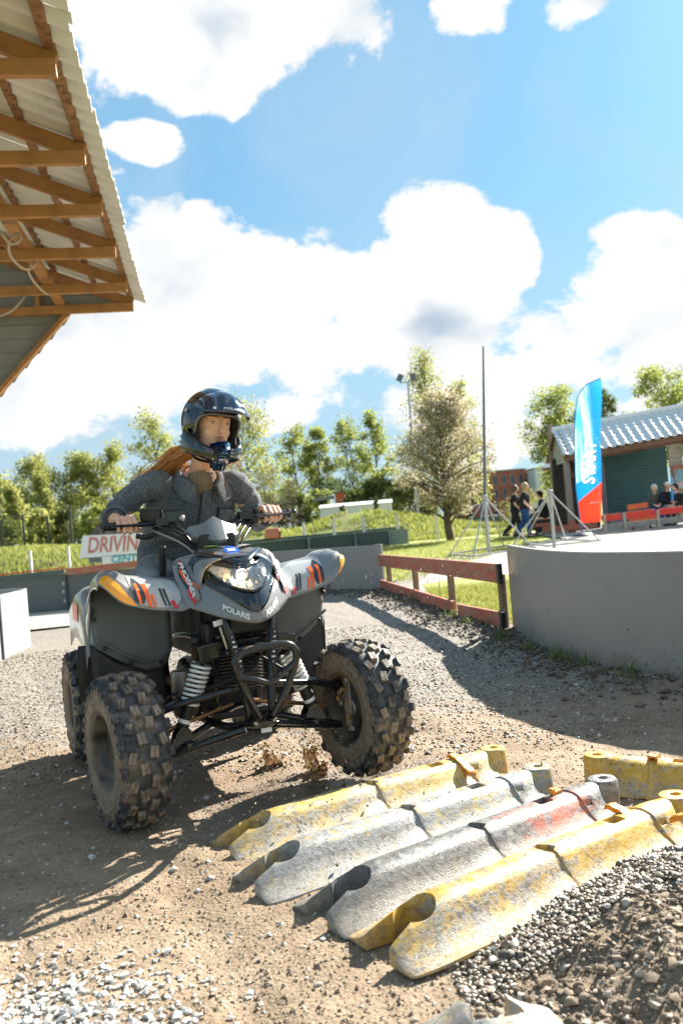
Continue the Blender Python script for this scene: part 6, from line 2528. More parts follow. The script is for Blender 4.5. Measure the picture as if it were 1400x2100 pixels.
# ================================================================== OPEN SHED AT THE LEFT
M_TIMBER = mat('pine_timber', (.42, .195, .065), .65, var=.22, scale=4, bump=.25, bscale=60, second=(.20, .09, .035), sscale=3.5, slo=.5, shi=.72, stretch=(1, 1, 1))
M_TIMBER2 = mat('rough_batten', (.30, .15, .06), .8, var=.3, scale=9, bump=.5, bscale=50, second=(.12, .06, .03), sscale=22, slo=.52, shi=.6)
M_SHEET = mat('corrugated_sheet', (.74, .72, .68), .6, var=.06, scale=2.5, second=(.42, .41, .39), sscale=3, slo=.55, shi=.8)
M_SIDING = mat('grey_siding', (.27, .265, .25), .6, var=.08, scale=3)
M_ROPE = mat('pale_rope', (.52, .44, .33), .8, var=.2, scale=40)
SH_A = math.atan2(.987535, -.157399)          # eave direction
shed = thing('shed', 'open timber shed with corrugated roof sheets on trusses, upper left', 'shed', (-1.373, 4.723, 0), SH_A - PI / 2)
# local frame: y along the eave away from the camera, x outwards (+) / into the shed (-)
TK = [-1.02, 0, 1.147, 2.11, 3.15, 4.276, 5.077]
SL = R(22)
ZC = 3.6


def roof_z(x):
    return 3.725 + (-x) * math.tan(SL)


for i, k in enumerate(TK):
    tr = holder('truss', shed, (0, k, 0))
    MB().bar((.0, 0, ZC + .048), (-5.5, 0, ZC + .048), .048, .096).build('bottom_chord', M_TIMBER, tr, bevel=.003)
    MB().bar((-.01, .05, ZC + .105), (-2.9, .05, ZC + .105 + 2.89 * math.tan(SL)), .046, .11).build('rafter', M_TIMBER, tr, bevel=.003)
    if i in (1, 3):
        MB().bar((-1.5, .0, ZC + .05), (-1.5, .0, roof_z(-1.5)), .045, .09, up=(1, 0, 0)).build('strut', M_TIMBER, tr, bevel=.003)
MB().bar((-.80, -2.0, ZC + .135), (-.80, 5.06, ZC + .135), .10, .075).build('wall_plate', M_TIMBER, shed, bevel=.004)
for x, w in ((-.035, .065), (-.42, .055), (-.85, .055), (-1.35, .055)):
    z = roof_z(x) + .055
    MB().bar((x, -2.2, z), (x, 5.16, z), w, .045).build('purlin', M_TIMBER2, shed, bevel=.003)
# corrugated sheets, each lapping the next
y0 = -2.3
k = 0
while y0 < 5.1:
    y1 = min(y0 + 1.05, 5.26)
    rows = []
    n_ = int((y1 - y0) / .0125)
    z_off = .082 + .009 * (k % 2)
    for x in (.125 + .012 * math.sin(k * 2.1), -.9, -3.0):
        row = []
        for j in range(n_ + 1):
            y = y0 + (y1 - y0) * j / n_
            row.append(Vector((x, y, roof_z(x) + z_off + .0255 * math.sin(2 * PI * y / .177))))
        rows.append(row)
    MB().loft(rows, closed=False).build('roof_sheet', M_SHEET, shed, smooth=60, fix=True, solid=.007)
    y0 += 1.0
    k += 1
# gable end: lapped boards above and below the last tie beam
zb = 2.1
while zb < 4.9:
    za = zb + .155
    lo_x = -.80 - (3.567 - zb) * .948 if zb < 3.52 else -max(.05, (zb - 3.70) / math.tan(SL))
    hi_x = -.80 - (3.567 - za) * .948 if zb < 3.52 else -max(.02, (za - 3.70) / math.tan(SL))
    x0_, x1_ = (lo_x + .075, hi_x + .045) if zb < 3.52 else (lo_x - .02, hi_x - .02)
    if min(x0_, x1_) > -5.5:
        MB().add([Vector((x0_, 5.165, zb)), Vector((-5.6, 5.165, zb)), Vector((-5.6, 5.145, za + .01)), Vector((x1_, 5.145, za + .01)),
                  Vector((x0_, 5.185, zb)), Vector((-5.6, 5.185, zb)), Vector((-5.6, 5.165, za + .01)), Vector((x1_, 5.165, za + .01))],
                 [(0, 1, 2, 3), (7, 6, 5, 4), (0, 4, 5, 1), (3, 2, 6, 7), (0, 3, 7, 4), (1, 5, 6, 2)]).build('siding_board', M_SIDING, shed)
    zb += .155
MB().bar((-.745, 5.11, 3.60), (-2.3, 5.11, 1.96), .05, .11, up=(0, 1, 0)).build('gable_brace', M_TIMBER, shed, bevel=.003)
MB().bar((-1.05, 5.10, ZC + .05), (-1.05, 5.10, 4.02), .05, .085, up=(0, 1, 0)).build('gable_strut', M_TIMBER, shed, bevel=.003)
for k_ in (-1.02, 2.11, 5.0):
    MB().bar((-2.3, k_, -.1), (-2.3, k_, ZC), .12, .12, up=(1, 0, 0)).build('post', M_TIMBER, shed, bevel=.004)
# rope slung along the beams
rp = thing('rope', 'pale rope slung in loops along the shed beams', 'rope', (0, 0, 0))
RP = [at(x, y, d) for x, y, d in ((-40, 465, 6.8), (0, 478, 6.8), (20, 499, 6.85), (38, 497, 6.9), (41, 483, 6.95), (34, 478, 6.98), (24, 490, 6.9), (18, 505, 6.9), (24, 528, 7.2), (45, 549, 7.5), (60, 552, 7.75), (70, 545, 7.8), (71, 537, 7.85), (62, 545, 7.85), (60, 560, 7.9), (72, 580, 8.3), (92, 600, 8.7), (103, 604, 8.9), (109, 600, 8.95))]
RP2 = [at(x, y, d) for x, y, d in ((54, 603, 8.85), (40, 622, 8.7), (20, 640, 8.6), (-20, 655, 8.5))]
mb = MB()
mb.tube(crv(RP, 5), .011, 7)
mb.build('rope_run', M_ROPE, rp, smooth=60)
MB().tube(crv(RP2, 5), .011, 7).build('rope_run', M_ROPE, rp, smooth=60)
# ================================================================== TREES
M_BARK = mat('bark', (.10, .075, .055), .9, var=.3, scale=5, bump=.6, bscale=20)
M_BARKP = mat('bark_pale', (.16, .14, .115), .9, var=.35, scale=4, bump=.5, bscale=20)
LF_A = leaf_mat('leaves_spring_yellow', (.23, .26, .055), (.45, .45, .16), .6)
LF_B = leaf_mat('leaves_fresh_green', (.19, .23, .045), (.40, .43, .12), .62)
LF_C = leaf_mat('leaves_dark', (.06, .085, .02), (.16, .19, .045), .45)
LF_D = leaf_mat('blossom_and_leaf', (.42, .34, .23), (.70, .61, .47), .5, (.20, .22, .06), .66)
LF_E = leaf_mat('twigs_budding', (.16, .125, .085), (.28, .23, .15), .3, (.16, .18, .06), .75)


def tree(name, label, base, h, w, m, bark=None, crown0=.3, nb=60, nl=80, leaf=.16, seed=1, shape='egg', spread=.45, trunk_r=None, group=None, cat='tree', stems=1, lean=0.0, gap=1.0):
    r = random.Random(seed)
    nr = np.random.default_rng(seed)
    t = thing(name, label, cat, base, 0, group)
    tb = MB()
    tr_ = trunk_r or h * .014
    tips = []
    for s_ in range(stems):
        ox = 0 if stems == 1 else r.uniform(-.25, .25) * w
        oy = 0 if stems == 1 else r.uniform(-.25, .25) * w
        path = [Vector((ox * .2, oy * .2, -.1))]
        nseg = 7
        for k in range(1, nseg + 1):
            q = k / nseg
            path.append(Vector((ox * (.2 + .8 * q) + r.uniform(-.02, .02) * h + lean * h * q, oy * (.2 + .8 * q) + r.uniform(-.02, .02) * h, h * .97 * q)))
        pp = crv(path, 3)
        tb.tube(pp, np.linspace(tr_ * (1 if stems == 1 else .6), tr_ * .08, len(pp)).tolist(), 7)
        for k in range(nb // stems):
            q = crown0 + (1 - crown0) * (k + r.random()) / (nb // stems)
            qq = (q - crown0) / (1 - crown0)
            if shape == 'egg':
                rad = w / 2 * math.sin(PI * (.12 + .86 * qq) ** .75) ** .8
            elif shape == 'cone':
                rad = w / 2 * (1 - qq) ** .8 + .04 * w
            elif shape == 'blossom':
                rad = w / 2 * min(1, .55 + qq * 1.8) * (1 - max(0, qq - .3) / .75) ** .75 + .05 * w
            elif shape == 'column':
                rad = w / 2 * (1 - .55 * qq) * (.75 + .25 * math.sin(9 * qq))
            else:
                rad = w / 2 * math.sqrt(max(0, 1 - (2 * qq - 1) ** 2)) + .05 * w
            i = min(len(pp) - 1, int(max(0, q - .10) * (len(pp) - 1)))
            a = r.uniform(0, 2 * PI)
            rr = rad * r.uniform(.35, 1.0)
            tip = Vector((pp[min(len(pp) - 1, int(q * (len(pp) - 1)))].x + rr * math.cos(a), pp[min(len(pp) - 1, int(q * (len(pp) - 1)))].y + rr * math.sin(a), h * q + r.uniform(-.02, .03) * h))
            md = pp[i].lerp(tip, .5) + Vector((0, 0, .015 * h))
            br = tr_ * .34 * (1 - .6 * qq)
            tb.tube([pp[i], md, tip], [br, br * .55, br * .15], 5)
            tips.append((tip, rr))
            # second order twigs
            for j in range(2):
                t2 = md.lerp(tip, r.uniform(.2, 1)) + Vector((r.uniform(-1, 1), r.uniform(-1, 1), r.uniform(-.3, .9))) * (.09 * w)
                tb.tube([md.lerp(tip, .4 * j), t2], [br * .4, br * .1], 4)
                if r.random() < .8:
                    tips.append((t2, rr))
    tb.build('trunk', bark or M_BARK, t, smooth=60)
    C = []
    for tip, rr in tips:
        n_ = int(nl * r.uniform(.35, 1.3) * gap)
        sg = spread * w * .16 * r.uniform(.6, 1.3)
        C.append(np.array(tip)[None] + np.clip(nr.normal(0, 1, (n_, 3)), -1.6, 1.6) * np.array([sg, sg, sg * .8]))
    C = np.concatenate(C)
    n = len(C)
    sz = leaf * nr.uniform(.5, 1.25, n)
    d1 = nr.normal(size=(n, 3))
    d1 /= np.linalg.norm(d1, axis=1)[:, None]
    d2 = np.cross(d1, nr.normal(size=(n, 3)))
    d2 /= np.linalg.norm(d2, axis=1)[:, None] + 1e-6
    a, b = d1 * sz[:, None] * .5, d2 * sz[:, None] * .32
    V = np.stack([C - a, C + b, C + a, C - b], 1).reshape(-1, 3)
    Fa = np.arange(n * 4).reshape(-1, 4)
    link('crown', np_mesh('crown', V, Fa), t, m)
    return t


def tree_px(name, label, px, top, wpx, y, m, zb=None, **kw):
    b = at(px, 1100, y)
    tp = at(px, top, y)
    zb = .1 if zb is None else zb
    h = tp.z - zb
    return tree(name, label, (b.x, y, zb), h, wpx / FPX * y, m, **kw)


TG = 'trees along the back of the track'
tree_px('birch_tree', 'pale green birch at the far left edge of the tree line', 8, 985, 130, 74, LF_A, seed=2, group=TG, crown0=.12, nb=40, nl=70, leaf=.26, bark=M_BARKP, shape='egg')
tree_px('birch_tree', 'bushy yellow green birch, tallest of the left group', 82, 945, 175, 80, LF_A, seed=3, group=TG, crown0=.10, nb=66, nl=80, leaf=.26, bark=M_BARKP)
tree_px('larch_tree', 'slender yellowish larch in front of the left birches', 32, 1000, 75, 62, LF_A, seed=4, group=TG, crown0=.08, nb=46, nl=60, leaf=.2, shape='cone')
tree_px('larch_tree', 'narrow yellowish larch rising behind the two track signs', 92, 975, 85, 66, LF_A, seed=5, group=TG, crown0=.06, nb=54, nl=66, leaf=.2, shape='cone')
tree_px('birch_tree', 'rounded yellow green birch just left of the rider', 176, 934, 140, 82, LF_A, seed=6, group=TG, crown0=.10, nb=60, nl=80, leaf=.26, bark=M_BARKP)
tree_px('ash_tree', 'darker green tree partly behind the rider\'s sleeve', 243, 915, 130, 84, LF_A, seed=7, group=TG, crown0=.15, nb=46, nl=80, leaf=.26, gap=.9)
tree_px('ash_tree', 'loose green tree directly left of the helmet', 330, 850, 140, 80, LF_A, seed=8, group=TG, crown0=.2, nb=52, nl=70, leaf=.26, gap=.75)
tree_px('poplar_tree', 'tall feathery poplar directly right of the helmet', 520, 828, 170, 78, LF_A, seed=9, group=TG, crown0=.16, nb=72, nl=62, leaf=.26, gap=.8, stems=3)
tree_px('poplar_tree', 'open poplar with dark forked limbs right of the rider\'s shoulder', 615, 880, 110, 74, LF_B, seed=10, group=TG, crown0=.25, nb=42, nl=60, leaf=.24, gap=.75, stems=2)
tree_px('poplar_tree', 'dense upright poplar leaning slightly above the orange hut', 662, 878, 85, 72, LF_B, seed=11, group=TG, crown0=.22, nb=44, nl=66, leaf=.22, stems=2, lean=.03)
tree_px('poplar_tree', 'thin crowned poplar with a bare lower trunk over the white trailer', 735, 862, 115, 72, LF_B, seed=12, group=TG, crown0=.32, nb=44, nl=56, leaf=.22, stems=2, gap=.8)
tree_px('poplar_tree', 'slim poplar beside the floodlight mast', 790, 842, 90, 74, LF_B, seed=13, group=TG, crown0=.25, nb=42, nl=62, leaf=.22, stems=2)
tree_px('poplar_tree', 'tall yellow green poplar rising behind the blossoming tree', 900, 724, 170, 60, LF_A, seed=14, group=TG, crown0=.12, nb=90, nl=34, leaf=.2, shape='cone', gap=.9)
tree_px('birch_tree', 'drooping pale birch behind the tall slim mast', 968, 778, 100, 66, LF_A, seed=15, group=TG, crown0=.15, nb=42, nl=52, leaf=.22, gap=.7)
tree_px('hawthorn_tree', 'low dark green tree behind the white trailer', 790, 985, 120, 56, LF_C, seed=16, group=TG, crown0=.05, nb=50, nl=80, leaf=.2, shape='round')
tree_px('hawthorn_tree', 'dark leafy bush under the floodlight mast', 735, 1008, 90, 58, LF_C, seed=17, group=TG, crown0=.03, nb=40, nl=70, leaf=.2, shape='round')
tree_px('hawthorn_tree', 'dark green bush beside the blossoming tree\'s trunk', 850, 990, 110, 50, LF_C, seed=18, group=TG, crown0=.05, nb=46, nl=80, leaf=.16, shape='round')
tree_px('bare_tree', 'half bare brownish tree behind the rider\'s left hand', 560, 950, 120, 58, LF_E, seed=19, group=TG, crown0=.15, nb=50, nl=22, leaf=.12, stems=3, gap=.7)
tree_px('bare_tree', 'thin budding tree standing by the dirt bank', 600, 985, 70, 50, LF_E, seed=20, group=TG, crown0=.2, nb=34, nl=18, leaf=.1)
tree_px('oak_tree', 'round green oak behind the tiled roof, beside the banner', 1165, 802, 140, 62, LF_B, seed=21, group=TG, crown0=.28, nb=60, nl=80, leaf=.2, shape='round')
tree_px('oak_tree', 'green oak directly behind the banner top', 1245, 796, 100, 64, LF_C, seed=22, group=TG, crown0=.3, nb=46, nl=80, leaf=.2, shape='round')
tree_px('oak_tree', 'leafy oak over the roof at the right edge', 1385, 755, 150, 58, LF_B, seed=23, group=TG, crown0=.35, nb=60, nl=76, leaf=.2, shape='round')
tree_px('willow_tree', 'small hanging branch tree beside the shelter post', 1140, 930, 40, 44, LF_A, seed=24, group=TG, crown0=.45, nb=18, nl=36, leaf=.12, zb=0.0)
bt_ = tree('blossom_tree', 'blossoming pear tree on the lawn with cream flowers', (3.745, 29.9, .02), 5.1, 3.7, LF_D, bark=M_BARK, crown0=.24, nb=120, nl=92, leaf=.09, seed=31, shape='blossom', trunk_r=.16, spread=.36)
# low scrub along the foot of the tree line, one bush at a time
HG = 'scrub along the foot of the tree line'
for i, (px, top, w, y, m) in enumerate(((15, 1062, 80, 60, LF_B), (75, 1050, 90, 64, LF_A), (135, 1045, 95, 66, LF_C), (200, 1042, 90, 62, LF_B), (262, 1035, 90, 64, LF_B), (330, 1020, 90, 64, LF_C), (400, 1015, 100, 66, LF_B), (470, 1012, 90, 62, LF_C),
                                         (545, 1010, 90, 64, LF_B), (610, 1010, 80, 60, LF_C), (665, 1008, 70, 62, LF_B), (985, 1000, 90, 70, LF_C))):
    words = ['below the leftmost birch', 'under the tall left birch', 'left of the dirt track sign', 'above the white track sign', 'behind the rider\'s right elbow', 'behind the rider\'s right shoulder', 'directly behind the rider', 'behind the rider\'s left shoulder',
             'right of the rider\'s left hand', 'below the forked poplar', 'below the orange hut', 'left of the brick building'][i]
    tree_px('scrub_bush', 'leafy scrub bush ' + words, px, top, w, y, m, seed=60 + i, group=HG, crown0=.02, nb=26, nl=60, leaf=.24, shape='round', cat='bush')
for i, (px, top, w, y, lb) in enumerate(((637, 1020, 15, 41, 'clipped round shrub standing left of the white trailer'), (703, 1036, 12, 41, 'small clipped shrub in front of the white trailer\'s left end'), (773, 1027, 17, 41, 'clipped column shrub in front of the white trailer'))):
    b = at(px, 1060, y)
    zg = float(terrain_z(np.array([b.x]), np.array([y]))[0]) - .05
    tp = at(px, top, y)
    tree('clipped_shrub', lb, (b.x, y, zg), tp.z - zg, w / FPX * y * 1.5, LF_C, crown0=.05, nb=26, nl=70, leaf=.05, seed=80 + i, shape='column', trunk_r=.02, group='clipped shrubs by the trailer', cat='shrub', spread=.5)

# woods closing the horizon on either side of the view: one far mass of foliage
Cw = []
for i in range(230):
    sgn = -1 if i % 2 else 1
    azw = sgn * random.uniform(R(27), R(100))
    dw = random.uniform(110, 170)
    hw_ = random.uniform(5, 12)
    c0 = np.array([math.sin(azw) * dw, math.cos(azw) * dw, hw_ * .5])
    Cw.append(c0 + np.clip(rng.normal(size=(110, 3)), -1.7, 1.7) * np.array([2.6, 2.6, hw_ * .30]))
Cw = np.concatenate(Cw)
d1 = rng.normal(size=Cw.shape)
d2 = np.cross(d1, rng.normal(size=Cw.shape))
d1 *= (rng.uniform(.4, .9, len(Cw)) / np.linalg.norm(d1, axis=1))[:, None]
d2 *= (rng.uniform(.3, .6, len(Cw)) / np.linalg.norm(d2, axis=1))[:, None]
wood = link('distant_wood', np_mesh('distant_wood', np.stack([Cw - d1, Cw + d2, Cw + d1, Cw - d2], 1).reshape(-1, 3), np.arange(len(Cw) * 4).reshape(-1, 4)), None, LF_B)
wood['kind'] = 'stuff'
wood['label'] = 'far belt of green woodland along the horizon'
wood['category'] = 'woodland'

# ================================================================== POLES AND SIGNS
M_GALV = mat('galvanised_steel', (.42, .43, .44), .4, metal=.75, var=.15, scale=8)
M_GALVD = mat('dark_galvanised', (.14, .155, .17), .4, metal=.6, var=.15, scale=8)


def tripod(name, label, base, apex_z, mast, feet, frame, mast_top=None):
    t = thing(name, label, 'mast', base)
    B = Vector(base)
    MB().tube([Vector((0, 0, .0)), Vector((.01, 0, apex_z + .05))], .040, 10).build('lower_tube', M_GALV, t, smooth=50)
    if mast_top is not None:
        MB().tube([Vector((.01, 0, apex_z)), (Vector((.01, 0, apex_z)) + (Vector(mast_top) - B)) / 2, Vector(mast_top) - B], [.036, .030, .018], 10).build('pole', M_GALVD, t, smooth=50)
    MB().lathe([(.045, -.05), (.065, -.04), (.065, .05), (.045, .06)], 12, center=(.01, 0, apex_z)).build('collar', M_GALV, t, smooth=30)
    for f in feet:
        MB().tube([Vector((.01, 0, apex_z)), Vector(f) - B], .017, 8).build('stay', M_GALV, t, smooth=50)
    for a, b in frame:
        MB().bar(Vector(a) - B + Vector((0, 0, .03)), Vector(b) - B + Vector((0, 0, .03)), .05, .04).build('foot_frame', M_GALV, t)
    return t


f1 = [(2.33, 19.2, .04), (2.62, 17.6, .04), (4.25, 19.2, .04), (3.95, 21.2, .04)]
tripod('tall_mast', 'tall slim steel mast on a four legged stand, left of the walkers', (3.10, 18.45, .02), 1.25, True, f1, [(f1[0], f1[1]), (f1[1], f1[2]), (f1[2], f1[3]), (f1[3], f1[0])], Vector((3.352, 18.45, 4.535)))
f2 = [(4.55, 21.9, .04), (4.54, 19.3, .04), (5.95, 19.9, .04), (5.6, 21.6, .04)]
tripod('steel_stand', 'four legged steel stand without a pole, right of the walkers', (4.71, 19.25, .02), 1.25, False, [f2[0], (3.75, 19.5, .04), f2[2], f2[3]], [(f2[1], f2[2]), (f2[2], f2[3]), (f2[3], f2[0]), (f2[0], f2[1])])

lp = thing('floodlight_mast', 'slim floodlight mast with two lamp heads above the trees', 'light mast', (3.55, 40, .0))
MB().tube([(0, 0, 0), (.02, 0, 3.5), (.06, 0, 7.3)], [.07, .06, .045], 10).build('pole', M_GALV, lp, smooth=50)
MB().bar((-.32, 0, 7.28), (.32, 0, 7.28), .06, .06).build('crossbar', M_GALV, lp)
for s, a in ((-1, .5), (1, -.1)):
    MB().box((s * .30, -.05, 7.50), (.26, .16, .34), Matrix.Rotation(a, 3, 'Y')).build('lamp_head', M_GALVD, lp, bevel=.02)
MB().box((.02, -.06, 1.75), (.26, .2, .5)).build('junction_box', M_GALV, lp)

# feather banner
fb = thing('feather_banner', 'tall blue and red START feather banner on a dark foot', 'banner', (6.86, 24.8, 0))


def banner_material():
    m = bpy.data.materials.new('banner_print')
    m.use_nodes = True
    T = NT(m.node_tree)
    p = T.n['Principled BSDF']
    co = T.new('ShaderNodeTexCoord').outputs['Object']
    sp = T.new('ShaderNodeSeparateXYZ')
    T.put(sp.inputs[0], co)
    x, z = sp.outputs[0], sp.outputs[2]
    streak = T.noise(co, 2.2, 4, .6, .2)
    mp = T.new('ShaderNodeMapping')
    T.put(mp.inputs[0], co)
    mp.inputs['Scale'].default_value = (7, 1, .35)
    st = T.noise(mp.outputs[0], 1.3, 4, .6)
    sky_ = T.mix(T.step(st, .35, .65), (.03, .40, .80), (.62, .85, .95))
    edge = T.step(x, .50, .66)
    sky_ = T.mix(edge, sky_, (.015, .30, .70))
    wob = T.math('MULTIPLY', T.math('SUBTRACT', T.noise(co, 5, 3), .5), .18)
    d1 = T.math('SUBTRACT', T.math('SUBTRACT', z, T.math('MULTIPLY', x, .58)), 1.50)
    c = T.mix(T.step(T.math('ADD', d1, wob), .0, .03), (.008, .26, .66), sky_)
    d2 = T.math('SUBTRACT', T.math('SUBTRACT', z, T.math('MULTIPLY', x, .75)), .98)
    c = T.mix(T.step(d2, -.01, .01), (.72, .045, .018), c)
    T.put(p.inputs['Base Color'], c)
    p.inputs['Roughness'].default_value = .7
    tr = T.new('ShaderNodeBsdfTranslucent')
    T.put(tr.inputs[0], c)
    mx = T.new('ShaderNodeMixShader')
    mx.inputs[0].default_value = .5
    T.l.new(p.outputs[0], mx.inputs[1])
    T.l.new(tr.outputs[0], mx.inputs[2])
    tp = T.new('ShaderNodeBsdfTransparent')
    m2 = T.new('ShaderNodeMixShader')
    m2.inputs[0].default_value = .06
    T.l.new(mx.outputs[0], m2.inputs[1])
    T.l.new(tp.outputs[0], m2.inputs[2])
    T.l.new(m2.outputs[0], T.n['Material Output'].inputs[0])
    return m


def bn_edge(t):
    """left edge x, right edge x, height at t 0..1"""
    z = .38 + 4.16 * t
    L_ = [(0, .03), (.25, -.01), (.6, .08), (.78, .17), (.88, .27), (.95, .45), (.985, .72), (1.0, .98)]
    R_ = [(0, .60), (.25, .72), (.6, .84), (.85, .96), (1.0, 1.0)]

    def ip(tab):
        for (a, va), (b, vb) in zip(tab[:-1], tab[1:]):
            if t <= b:
                return va + (vb - va) * (t - a) / (b - a)
        return tab[-1][1]
    return ip(L_), ip(R_), z


def bn_pt(t, u, off=0.0):
    a, b, z = bn_edge(t)
    x = a + (b - a) * u
    return Vector((x, .05 * math.sin(u * 5 + t * 3) * (1 - .5 * t) - off, z))


# the sail is one sheet; the letters and their drop shadow are printed on it as faces of the sheet
v_, f_ = text_geo('START', 1.0, .12, .018, 0, 1.02)
wd = max(p.x for p in v_) - min(p.x for p in v_)


def let2(p, dx=0.0, dz=0.0):
    return Vector((.45 + .16 * (p.x / wd) + dx - p.y * .47, 2.10 + (p.x / wd) * 1.24 + dz))


def bound(faces):
    cnt = {}
    for f in faces:
        for i_, j_ in zip(f, f[1:] + f[:1]):
            k_ = (min(i_, j_), max(i_, j_))
            cnt[k_] = cnt.get(k_, 0) + 1
    return [k_ for k_, c_ in cnt.items() if c_ == 1]


Lw = [let2(p) for p in v_]
Ls = [let2(p, .022, -.024) for p in v_]
bd = bound(f_)
ts = np.linspace(0, 1, 40)
ol = [Vector((bn_edge(t)[0], bn_edge(t)[2])) for t in ts] + [Vector((bn_edge(t)[1], bn_edge(t)[2])) for t in ts[::-1][1:]]
pts2 = list(ol) + Lw + Ls
n0_ = len(ol)
ed2 = [(i, (i + 1) % n0_) for i in range(n0_)] + [(n0_ + i, n0_ + j) for i, j in bd] + [(n0_ + len(Lw) + i, n0_ + len(Lw) + j) for i, j in bd]
for t in np.linspace(.03, .97, 34):
    aL, aR, z_ = bn_edge(t)
    for u_ in np.linspace(.1, .9, 7):
        pts2.append(Vector((aL + (aR - aL) * u_, z_)))
vo, _, fo, *_r = delaunay_2d_cdt(pts2, ed2, [list(range(n0_))], 1, 1e-5)


def in_text(p, L_):
    for f in f_:
        for i_ in range(1, len(f) - 1):
            a_, b_, c_ = L_[f[0]], L_[f[i_]], L_[f[i_ + 1]]
            d1 = (p - a_).cross(b_ - a_)
            d2 = (p - b_).cross(c_ - b_)
            d3 = (p - c_).cross(a_ - c_)
            if (d1 >= 0 and d2 >= 0 and d3 >= 0) or (d1 <= 0 and d2 <= 0 and d3 <= 0):
                return True
    return False


mb = MB()
mi = []
for f in fo:
    c_ = sum((vo[i] for i in f), Vector((0, 0))) / len(f)
    near_t = 1.3 < c_.y < 2.95
    mi.append(1 if near_t and in_text(c_, Lw) else (2 if near_t and in_text(c_, Ls) else 0))


def wave(p):
    return Vector((p.x, .05 * math.sin(p.x * 6 + p.y * .7), p.y))


mb.v = [tuple(wave(p)) for p in vo]
mb.f = [tuple(f) for f in fo]
mb.m = mi
mb.build('sail', [banner_material(), leaf_mat('banner_white', (.88, .88, .88), (.9, .9, .9), .55), leaf_mat('banner_navy', (.03, .05, .10), (.035, .06, .12), .3)], fb, smooth=180)
mb = MB()
mb.tube([Vector((.04, 0, .12))] + [bn_pt(t, 0) + Vector((-.008, 0, 0)) for t in np.linspace(0, 1, 30)], .016, 7)
mb.build('pole', mat('banner_pole_blue', (.02, .2, .5), .4), fb, smooth=60)
v_, f_ = text_geo('red funfactory', .085, .1, .001)
MB().add([Vector((.42 + p.x * .55, -.13, .95 + p.y * .7 + p.x * .03)) for p in v_], f_).build('lettering', M_WHITE, fb)
MB().lathe([(.001, .11), (.10, .11), (.30, .07), (.34, .03), (.34, .0)], 24, center=(.02, 0, 0)).build('foot', mat('dark_blue_foot', (.02, .03, .055), .4, coat=.2), fb, smooth=40)

# track signs on the left mound
sg = thing('track_sign', 'white sign reading DRIVING in red outlined letters, left of the rider', 'sign', (-4.836, 15.6, .735))
sg.scale = (.78, .78, .78)
mb = MB()
mb.add([Vector(p) for p in ((0, 0, 0), (1.75, 0, -.03), (1.75, 0, .46), (.115, 0, .52), (0, .03, 0), (1.75, .03, -.03), (1.75, .03, .46), (.115, .03, .52))], [(0, 1, 2, 3), (7, 6, 5, 4), (0, 4, 5, 1), (3, 2, 6, 7), (0, 3, 7, 4), (1, 5, 6, 2)])
mb.build('board', mat('sign_white', (.74, .77, .80), .45, var=.04, scale=3), sg)
MB().box((1.15, .012, -.10), (1.25, .024, .20)).build('lower_board', mat('sign_white', (.74, .77, .80), .45, var=.04, scale=3), sg)
MB().box((.42, .02, -.07), (.42, .02, .12), Matrix.Rotation(.05, 3, 'Y')).build('dark_board', M_GALVD, sg)
MB().bar((.3, .05, -.1), (.3, .05, -.7), .05, .05).build('leg', M_OLDWOOD, sg)
MB().bar((1.5, .05, -.1), (1.5, .05, -.7), .05, .05).build('leg', M_OLDWOOD, sg)
M_SRED = mat('sign_red', (.52, .10, .07), .5, var=.1, scale=9)
for txt, sz, bold, m_, off in (('DRIVING', .46, .012, M_SRED, .004), ('DRIVING', .46, .0015, M_WHITE, .008), ('DRIVING', .46, -.006, M_SRED, .012)):
    v_, f_ = text_geo(txt, sz, .25, bold, 0, 1.0)
    w_ = 1.60
    MB().add([Vector((.92 + p.x * .80, -off, .245 - p.x * .02 + p.y * 1.12)) for p in v_], f_).build('lettering', m_, sg)
v_, f_ = text_geo('CENTER', .22, .15, .006)
MB().add([Vector((1.15 + p.x * 1.05, -.006, -.10 + p.y)) for p in v_], f_).build('lettering', mat('sign_cyan', (.02, .38, .50), .5), sg)
s2 = thing('dark_sign', 'small dark sign with white lettering behind the white sign', 'sign', (-4.823, 16.5, 1.15))
s2.scale = (.75, .75, .75)
mb = MB()
mb.add([Vector(p) for p in ((-.12, 0, -.02), (1.9, 0, -.05), (1.9, 0, .22), (.35, 0, .27), (.12, 0, .22), (-.12, .03, -.02), (1.9, .03, -.05), (1.9, .03, .22), (.35, .03, .27), (.12, .03, .22))],
       [(0, 1, 2, 3, 4), (9, 8, 7, 6, 5), (0, 5, 6, 1), (1, 6, 7, 2), (2, 7, 8, 3), (3, 8, 9, 4), (4, 9, 5, 0)])
mb.build('board', mat('sign_dark', (.06, .055, .05), .5, var=.5, scale=4), s2)
MB().box((.33, -.006, .12), (.15, .01, .08)).build('red_block', M_REDB, s2)
v_, f_ = text_geo('funfactory', .17, .1, .002)
MB().add([Vector((.92 + p.x, -.008, .11 + p.y)) for p in v_], f_).build('lettering', M_WHITE, s2)
MB().bar((.5, .05, 0), (.5, .05, -.6), .06, .06).build('leg', M_OLDWOOD, s2)
MB().bar((1.5, .05, 0), (1.5, .05, -.6), .06, .06).build('leg', M_OLDWOOD, s2)

